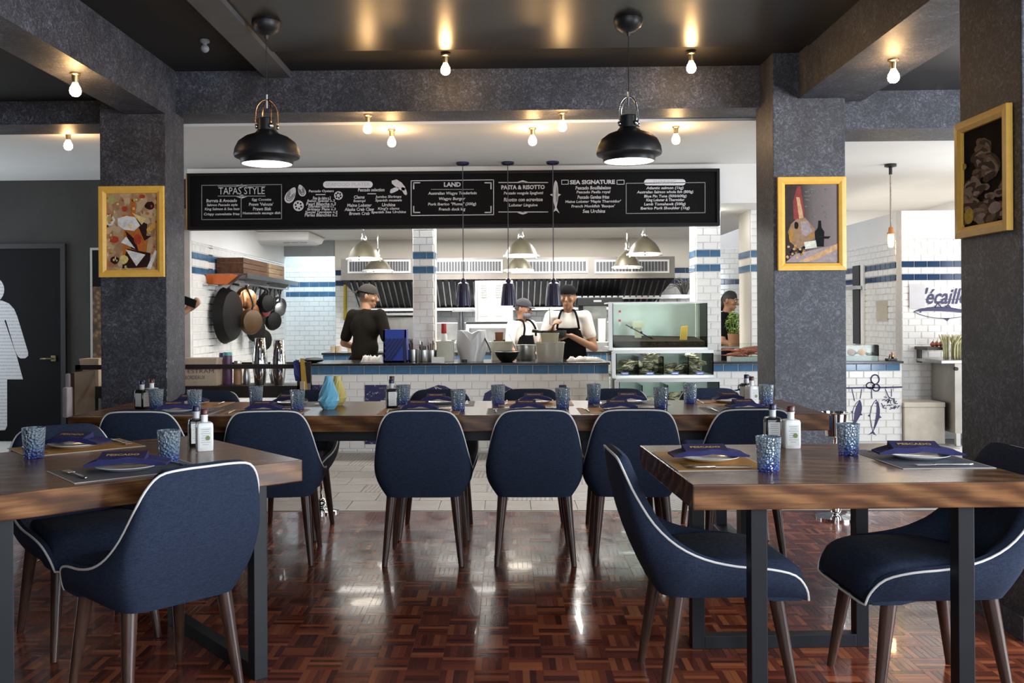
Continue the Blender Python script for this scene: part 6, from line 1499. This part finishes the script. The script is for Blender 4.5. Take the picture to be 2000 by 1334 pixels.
def cone(px, py1, r, label, yo=.12):
    c = V(cpx(px), YC+yo, zz); h = P(px, py1, YC+.15).z - zz; t = thing('cocktail_shaker', label, 'shaker', c)
    MB().lathe([(r*.62,0),(r*.7,.01),(r,h*.46),(r*.99,h*.47)], c, 22).build('mixing_tin', CHROME, t, smooth=40); MB().lathe([(r*.98,h*.465),(r*.96,h*.5),(r*.66,h*.99),(r*.6,h)], c, 22, False, True).build('cup_on_top', CHROME, t, smooth=40)
cone(508, 660, .062, 'tall chrome cocktail shaker tins stacked mouth to mouth, left one'); cone(545, 664, .060, 'tall chrome cocktail shaker tins stacked mouth to mouth, right one'); cone(527, 705, .045, 'short chrome shaker between the two tall ones', .27)
# folded menus and bags hanging at the console's right end
t = thing('hanging_menu', 'yellow menu sheet leaning at the right end of the console', 'menu', (P(597,745,7.1).x, 7.1, .5)); MB().loft([[P(586,700,7.12), P(594,700,7.12), P(594,700,7.14), P(586,700,7.14)], [P(590,770,7.12), P(602,770,7.12), P(602,770,7.14), P(590,770,7.14)]]).build('sheet', mat('mustard_card', (.55,.33,.05), .6, vary=.1), t); MB().box((P(582,0,7.1).x, 7.09, P(590,772,7.1).z), (P(590,0,7.1).x, 7.12, P(590,745,7.1).z)).build('card', mat('cream_card', (.55,.47,.33), .7), t)
t = thing('blue_cloth', 'blue cloth hung on the right end of the console rail', 'cloth', (P(580,715,7.1).x, 7.15, .6)); o = MB().loft([[P(573,705,7.15), P(584,703,7.15), P(584,703,7.18), P(573,705,7.18)], [P(574,730,7.13), P(587,738,7.13), P(587,738,7.19), P(574,730,7.19)], [P(577,744,7.15), P(586,746,7.15), P(586,746,7.17), P(577,744,7.17)]]).build('drape', mat('royal_blue_cotton', (.035,.05,.20), .85, vary=.2), t); MB().tube([P(578,702,7.16), P(581,706,7.16)], .008, 6).build('hook', STEEL, t)
tagc = MB(); c = P(612, 705, 8.6); tagc.lathe([(.03,cz),(.08,cz+.012),(.10,cz+.03),(.07,cz+.045),(.02,cz+.05)], (c.x, 8.62, 0), 20); tag(tagc.build('iron_potlid', IRON, smooth=40), 'black iron skillet at the left end of the serving counter', 'potlid')  # black pan lid lying on the end of the counter
# padded panels leaning by the console
t = thing('padded_seat_back', 'pale padded seat backs with brown wood edges standing left of the console', 'seat', (P(132,780,7.0).x, 7.0, 0))
for px0, px1, py0, py1, Yk, nm in ((121, 131, 757, 816, 6.70, 'lower_pad'), (127, 136, 730, 816, 6.77, 'upper_pad')):
    A, B_ = P(px0, py0, Yk), P(px1, py1, Yk); MB().box((A.x, Yk, B_.z), (B_.x, Yk+.36, A.z)).build(nm, mat('mauve_vinyl', (.52,.48,.54), .5, vary=.05), t, bevel=.012)
A, B_ = P(136, 728, 6.79), P(146, 820, 6.79); MB().box((A.x, 6.79, 0), (B_.x, 7.13, A.z)).build('wood_back', mat('umber_wood', (.09,.055,.03), .5, vary=.2), t)

# ================================================================== RESTROOM DOOR, poster
YD2 = 9.39
A, B_ = P(-80, 487, YD2), P(120, 487, YD2); zb_ = 0.0
d1 = struct(MB().box((A.x, 9.37, 0), (B_.x, 9.398, A.z)).build('door_1', BLACKDOOR, bevel=.003))
for (x0, x1, z0_, z1_) in ((A.x-.05, A.x, 0, A.z+.05), (B_.x, B_.x+.05, 0, A.z+.05), (A.x, B_.x, A.z, A.z+.05)): MB().box((x0, 9.36, z0_), (x1, 9.4, z1_)).build('door_frame', mat('black_door_frame', (.014,.014,.015), .5), d1)
h = P(104, 700, 9.36); MB().box((h.x-.02, 9.35, h.z-.03), (h.x+.03, 9.37, h.z+.03)).build('handle_rose', mat('dull_brass', (.22,.18,.10), .4, .8), d1, bevel=.004); MB().tube([(h.x, 9.33, h.z), (h.x-.12, 9.33, h.z-.003)], .010, 8).build('door_handle', MATS['dull_brass'], d1, smooth=True)
def m_pict():
    n = NT('newsprint_white_decal'); w = n.new('ShaderNodeTexWave'); w.bands_direction = 'Z'; w.inputs['Scale'].default_value = 9; n.link(n.co(), w.inputs['Vector'])
    g = n.noise(n.co(scale=(30, 1, 8)), 4, 3)
    n.set(base=n.mix(n.math('MULTIPLY', n.ramp(w.outputs[1], [(.5, (0,0,0)), (.6, (1,1,1))]), n.ramp(g, [(.4, (.2,)*3), (.6, (.8,)*3)])), (.62,.62,.64), (.36,.36,.38)), rough=.7); return n.m
PICT = m_pict()
pc = thing('restroom_pictogram', 'large white woman pictogram on the black restroom door', 'sign', (P(-2, 700, 9.368).x, 9.366, .2))
def qp(px, py): return P(px, py, 9.369)
cxp = -8
MB().lathe([(27*9.369/F, 0), (27*9.369/F, .002)], qp(-18, 566), 28, axis=(0,-1,0)).build('head', PICT, pc)
def smooth_poly(pts): return [qp(x, y) for x, y in pts]
right = [(-18, 586), (4, 587), (18, 593), (28, 604), (34, 618), (54, 690), (55, 696), (50, 700), (42, 700), (36, 696), (33, 690), (45, 741)]
MB().poly(smooth_poly([(-18, 586), (4, 587), (18, 593), (28, 604), (34, 618), (55, 688), (55, 695), (49, 700), (40, 700), (35, 696), (30, 686), (12, 626), (10, 624), (9, 627), (33, 696), (45, 741), (-18, 741)]), (0,-1,0), .002).build('dress', PICT, pc)
MB().poly(smooth_poly([(-18, 586), (-18, 741), (-81, 741), (-69, 696), (-45, 627), (-46, 624), (-48, 626), (-66, 686), (-71, 696), (-76, 700), (-85, 700), (-91, 695), (-91, 688), (-70, 618), (-64, 604), (-54, 593), (-40, 587)]), (0,-1,0), .002).build('dress', PICT, pc)
for s_ in (-1, 1): MB().poly(smooth_poly([(-18 + s_*2, 741), (-18 + s_*32, 741), (-18 + s_*32, 832), (-18 + s_*28, 840), (-18 + s_*10, 841), (-18 + s_*2, 836)]), (0,-1,0), .002).build('leg', PICT, pc)
A, B_ = P(176, 484, 9.39), P(330, 720, 9.39)
po = thing('wall_poster', 'tall poster with a thin white frame half hidden behind the left pillar', 'poster', ((A.x+B_.x)/2, 9.39, B_.z))
MB().box((A.x, 9.385, B_.z), (B_.x, 9.399, A.z)).build('frame', mat('pale_poster_frame', (.42,.42,.40), .6), po)
n = NT('coffee_bean_print'); v_ = n.new('ShaderNodeTexVoronoi'); v_.inputs['Scale'].default_value = 22; n.link(n.co(), v_.inputs['Vector']); n.set(base=n.ramp(v_.outputs[0], [(.0, (.30,.18,.07)), (.5, (.10,.05,.02)), (1, (.02,.012,.008))]), rough=.5)
zmid = P(190, 560, 9.38).z; MB().box((A.x+.025, 9.381, zmid), (B_.x-.025, 9.385, A.z-.025)).build('dark_print', BLACKDOOR, po); MB().box((A.x+.025, 9.381, B_.z+.025), (B_.x-.025, 9.385, zmid)).build('bean_print', n.m, po)

# ================================================================== chrome bucket stands
def stand(px, py, label, rb):
    c = PZ(px, py, 0); t = thing('wine_bucket_stand', label, 'stand', (c.x, c.y, 0))
    MB().lathe([(.12,0),(.12,.012),(.05,.02),(.012,.026)], (c.x,c.y,0), 24).build('base', CHROME, t, smooth=40); MB().ell((c.x,c.y,.055), (.034,.034,.032)).build('ball', CHROME, t, smooth=True)
    MB().tube([(c.x,c.y,.05),(c.x,c.y,.50)], .010, 10).build('pole', CHROME, t, smooth=True); MB().lathe([(.055,.50),(.062,.505),(rb,.64),(rb+.006,.645),(rb,.648),(.052,.515),(.001,.512)], (c.x,c.y,0), 24, True, False).build('bucket', CHROME, t, smooth=40)
stand(1632, 1012, 'chrome wine bucket stand beside the right end of the long table', .078); stand(628, 998, 'chrome wine bucket stand behind the long table left of centre', .07)

frond(1338, 12.05, P(1150, 577, 12.1).z, mat('silvery_branch', (.30,.29,.27), .6, vary=.3), 'silvery dried branches on the right end of the shelf under the hood', n=26, h=.24, sp=.22, seed=6, cat='branches', name='dried_branches', w=.009)
# ================================================================== PEOPLE
def hand(m, w, d, n, curl=.5, s=1.0, right=True):
    """palm, four fingers of two bent segments and a thumb; w wrist, d finger direction, n palm normal"""
    d = Vector(d).normalized(); n = Vector(n); n = (n - d*n.dot(d)).normalized(); t = d.cross(n).normalized() * (1 if right else -1); w = Vector(w)
    for i in range(4):
        b = w + d*.082*s + t*((1.5-i)*.0205*s); m.cap(w + d*.012 + t*((1.5-i)*.013*s), .0145*s, b, .0105*s, 8)
        L = (.034, .040, .037, .029)[i]*s; d1 = (d*math.cos(curl) + n*math.sin(curl)).normalized(); d2 = (d*math.cos(curl*2.3) + n*math.sin(curl*2.3)).normalized(); d3 = (d*math.cos(curl*3.2) + n*math.sin(curl*3.2)).normalized()
        k1 = b + d1*L; k2 = k1 + d2*L*.75; m.cap(b, .0092*s, k1, .0086*s, 8); m.cap(k1, .0086*s, k2, .0078*s, 8); m.cap(k2, .0078*s, k2 + d3*L*.5, .007*s, 8)
    b = w + d*.025*s + t*.028*s; k = b + (d*.6 + t*.65 + n*.35).normalized()*.038*s; m.cap(b, .0135*s, k, .0105*s, 8); m.cap(k, .0105*s, k + (d*.8 + t*.1 + n*.5).normalized()*.032*s, .0085*s, 8)
def person(label, loc, rotz, eL, hL, eR, hR, hdL, hdR, top, sleeve=.6, head_yaw=0, head_pitch=0, lean=0, cap=None, cap_back=False, apron=False, mask=False, k=1.0, curl=.55, trousers=APRON, hair_long=False):
    t = thing('person', label, 'person')
    Lr = Matrix.Rotation(lean, 3, 'X')
    def L(p): p = Vector(p); b = V(0, 0, .92); return b + Lr @ (p - b) if p.z > .92 else p
    HC_ = L((0, -.012, 1.595)); HM = Matrix.Rotation(head_yaw, 3, 'Z') @ Matrix.Rotation(head_pitch, 3, 'X')
    def H(p): return HC_ + HM @ Vector(p)
    sh = {1: L((.175, .005, 1.395)), -1: L((-.175, .005, 1.395))}
    el = {1: Vector(eL), -1: Vector(eR)}; hd_ = {1: Vector(hL), -1: Vector(hR)}; dd = {1: hdL, -1: hdR}
    b = MB()
    b.ell(L((0, 0, .94)), (.155, .105, .12)); b.ell(L((0, 0, 1.09)), (.138, .092, .15), M=Lr); b.ell(L((0, 0, 1.27)), (.162, .105, .165), M=Lr); b.cap(L((-.14, 0, 1.385)), .058, L((.14, 0, 1.385)), .058)
    b.cap(L((0, .01, 1.41)), .056, H((0, .012, -.055)), .050)
    b.ell(H((0, .008, .012)), (.074, .094, .108), 20, 14, HM); b.ell(H((0, -.030, -.062)), (.052, .058, .052), 16, 10, HM); b.ell(H((0, -.070, -.095)), (.024, .020, .018), 10, 8, HM)
    b.cap(H((0, -.088, .012)), .009, H((0, -.108, -.022)), .0145); b.cap(H((-.011, -.098, -.027)), .009, H((.011, -.098, -.027)), .009)
    b.cap(H((-.042, -.080, .030)), .010, H((.042, -.080, .030)), .010); b.cap(H((-.017, -.086, -.056)), .0065, H((.017, -.086, -.056)), .0065); b.cap(H((-.015, -.084, -.068)), .007, H((.015, -.084, -.068)), .007)
    for s_ in (-1, 1):
        b.ell(H((s_*.045, -.062, -.018)), (.022, .022, .022), 10, 8); b.ell(H((s_*.076, .012, -.006)), (.010, .020, .031), 10, 8, HM)
        b.cap(sh[s_], .054, el[s_], .041); b.cap(el[s_], .041, hd_[s_], .028)
        hand(b, hd_[s_], *dd[s_], curl, 1.0, s_ < 0)
        b.cap((s_*.085, 0, .92), .088, (s_*.098, -.015, .50), .058); b.cap((s_*.098, -.015, .50), .056, (s_*.10, .02, .09), .038); b.cap((s_*.10, .03, .045), .042, (s_*.115, -.15, .035), .033)
    remesh(b.build('body', SKIN, t), .0075, 2)
    c = MB()
    c.ell(L((0, 0, .93)), (.172, .122, .09)); c.ell(L((0, 0, 1.05)), (.162, .115, .15), M=Lr); c.ell(L((0, .004, 1.27)), (.182, .124, .172), M=Lr); c.cap(L((-.145, 0, 1.385)), .071, L((.145, 0, 1.385)), .071); c.cap(L((0, .016, 1.38)), .075, L((0, .02, 1.405)), .068); c.cap(L((0, .003, .95)), .135, L((0, .003, 1.28)), .125)
    for s_ in (-1, 1): c.cap(sh[s_], .070, sh[s_].lerp(el[s_], sleeve), .062)
    remesh(c.build('t_shirt', top, t), .011, 12)
    c = MB(); c.ell((0, 0, .93), (.170, .120, .11))
    for s_ in (-1, 1): c.cap((s_*.088, 0, .90), .100, (s_*.10, -.012, .50), .074); c.cap((s_*.10, -.012, .50), .074, (s_*.102, .02, .10), .062)
    remesh(c.build('trousers', trousers, t), .013, 3)
    for s_ in (-1, 1):
        c = MB(); c.cap((s_*.10, .035, .05), .050, (s_*.115, -.155, .042), .042); remesh(c.build('shoe', BLACK, t), .013, 2)
        e = MB().ell(H((s_*.031, -.0815, .012)), (.0115, .008, .0065), 10, 8, HM).build('eye', PORCELAIN, t, smooth=True); MB().ell(H((s_*.031, -.0875, .012)), (.0062, .004, .0058), 8, 6, HM).build('iris', HAIR, e, smooth=True)
        MB().cap(H((s_*.015, -.0925, .036)), .0042, H((s_*.047, -.084, .036)), .0032, 6).build('eyebrow', HAIR, t, smooth=True)
    MB().cap(H((-.018, -.0935, -.062)), .0035, H((.018, -.0935, -.062)), .0035, 6).build('lips', mat('lip_skin', (.30, .10, .08), .5), t, smooth=True)
    hr = MB(); loops = []
    for i in range(8):
        a_ = i/7*1.45
        loops.append([H((.081*math.cos(a_)*math.cos(u), .016 + .097*math.cos(a_)*math.sin(u), -.022 + .05*(1 if math.sin(u) < -.1 else 0)*(1 - i/7) + .146*math.sin(a_))) for u in [2*math.pi*j/20 for j in range(20)]])
    hr.loft(loops, True, False, True); hr.build('hair', HAIR, t, smooth=True)
    if hair_long: MB().ell(H((0, .075, -.06)), (.06, .05, .09), 12, 8, HM).build('tied_hair', HAIR, t, smooth=True)
    if cap is not None:
        loops = []
        for i in range(8):
            a_ = i/7*1.5; loops.append([H((.088*math.cos(a_)*math.cos(u), .012 + .106*math.cos(a_)*math.sin(u), .040 + .092*math.sin(a_))) for u in [2*math.pi*j/22 for j in range(22)]])
        cp = MB().loft(loops, True, True, True).build('cap', cap, t, smooth=60); sg = 1 if cap_back else -1
        up_, lo_ = [], []
        for r_ in (0, 1):
            row = [];
            for j in range(9): u = math.pi*(j/8 - .5)*.9; row.append((( .080 + .004*r_)*math.sin(u), sg*(.085 + .012 + r_*.062*math.cos(u)) + .012, .043 - (.030 if cap_back else .014)*r_))
            up_.append(row)
        MB().loft([[H(p) for p in up_[0]] + [H((p[0], p[1], p[2]-.006)) for p in up_[0][::-1]], [H(p) for p in up_[1]] + [H((p[0], p[1], p[2]-.006)) for p in up_[1][::-1]]]).build('visor', cap, cp)
    if mask: MB().ell(H((0, -.055, -.062)), (.060, .058, .048), 14, 9, HM).build('face_mask', mat('grey_mask', (.16, .17, .20), .8), t, smooth=True)
    if apron:
        rows = []
        for i in range(9):
            z = .52 + .77*i/8; hw = .19 if z < 1.06 else .19 - (z-1.06)*.32; rows.append([L((hw*(j/8*2-1), -.128 - .016*math.cos((j/8*2-1)*1.4) + .05*abs(j/8*2-1)**2, z)) for j in range(9)])
        back = [[p + V(0, .007, 0) for p in r_] for r_ in rows]
        ao = MB().loft([[*a_, *b_[::-1]] for a_, b_ in zip(rows, back)]).build('apron', APRON, t, smooth=50)
        for s_ in (-1, 1): MB().tube(chain([L((s_*.112, -.130, 1.28)), L((s_*.095, -.125, 1.38)), L((s_*.066, -.055, 1.462)), L((s_*.035, .07, 1.45))], 4), .013, 6).build('neck_strap', APRON, ao, smooth=True)
        MB().tube([L((.18*math.cos(u), .127*math.sin(u)+.002, 1.03)) for u in [2*math.pi*j/24 for j in range(24)]], .007, 6, True).build('waist_tie', APRON, ao, smooth=True)
    t.location = loc; t.rotation_euler.z = rotz; t.scale = (k,)*3
    return t
CAPG = mat('faded_grey_cap', (.050, .044, .039), .9, spec=.1, vary=.12)
CAPB = mat('black_cap_cotton', (.006, .005, .006), .9, spec=.08, vary=.12)
fwd = ((0, -1, -.15), (0, -.1, -1))
p = P(711, 700, 9.75)
person('cook in a black T-shirt and backward grey cap, back to the room', (p.x, 9.75, -.15), math.radians(152), (.285, -.03, 1.10), (.20, -.27, 1.02), (-.285, -.03, 1.10), (-.20, -.27, 1.02), fwd, fwd, SHIRT_B, .78, math.radians(-62), math.radians(12), math.radians(6), CAPG, True, k=1.02)
p = P(1110, 700, 9.55)
person('cook in a white T-shirt, black apron and black cap facing the counter', (p.x, 9.55, -.15), math.radians(-4), (.265, -.08, 1.07), (.03, -.31, 1.20), (-.27, -.10, 1.10), (-.16, -.30, 1.27), ((-1, -.35, .1), (0, -.3, -1)), ((.25, -.6, .7), (1, -.2, 0)), SHIRT_W, .58, math.radians(-10), math.radians(8), math.radians(5), CAPB, True, True, k=1.0)
p = P(1016, 700, 10.3)
person('masked cook in a white T-shirt and dark cap partly hidden by a heat lamp', (p.x, 10.3, -.15), math.radians(48), (.27, -.06, 1.10), (.12, -.30, 1.08), (-.27, -.06, 1.10), (-.12, -.30, 1.08), fwd, fwd, SHIRT_W, .6, math.radians(18), math.radians(10), math.radians(4), mat('washed_navy_cap', (.03, .03, .038), .85), False, True, True, k=.93)
p = P(1413, 700, 11.2)
person('person with dark hair in dark clothes behind the green potted herb', (p.x, 11.2, -.15), math.radians(60), (.26, -.06, 1.10), (.16, -.28, 1.02), (-.26, -.06, 1.10), (-.16, -.28, 1.02), fwd, fwd, APRON, .7, 0, math.radians(14), math.radians(6), None, hair_long=True, k=.99)
hp = P(366, 600, 8.2)
person('person behind the left pillar, only a hand with a dark phone in view', (hp.x - .325, 8.28, 0), math.radians(90), (.25, .02, 1.13), (.27, -.05, .92), (-.24, -.08, 1.13), (.08, -.275, hp.z - .02), ((0, -.2, -1), (-1, 0, 0)), ((0, -.75, .65), (.9, 0, .3)), SHIRT_B, .65, 0, math.radians(10), 0, None, k=1.0)
o = MB().box((-.006, -.075, -.038), (.006, .075, .038)).build('mobile_phone', BLACK, bevel=.003, origin=(0, 0, 0)); tag(o, 'dark phone held up at the right edge of the left pillar', 'phone')
o.location = (hp.x + .02, 8.17, hp.z + .05); o.rotation_euler = (math.radians(20), math.radians(-12), math.radians(78))
tag(MB().tube(chain([P(1073, 602, 9.24), P(1074, 612, 9.24), P(1074, 634, 9.25)], 3), [.010, .006, .005, .005, .005, .005, .005], 8).build('spoon', STEEL, smooth=True), 'thin steel spoon held upright by the cook in white', 'spoon')
bpy.context.view_layer.update()
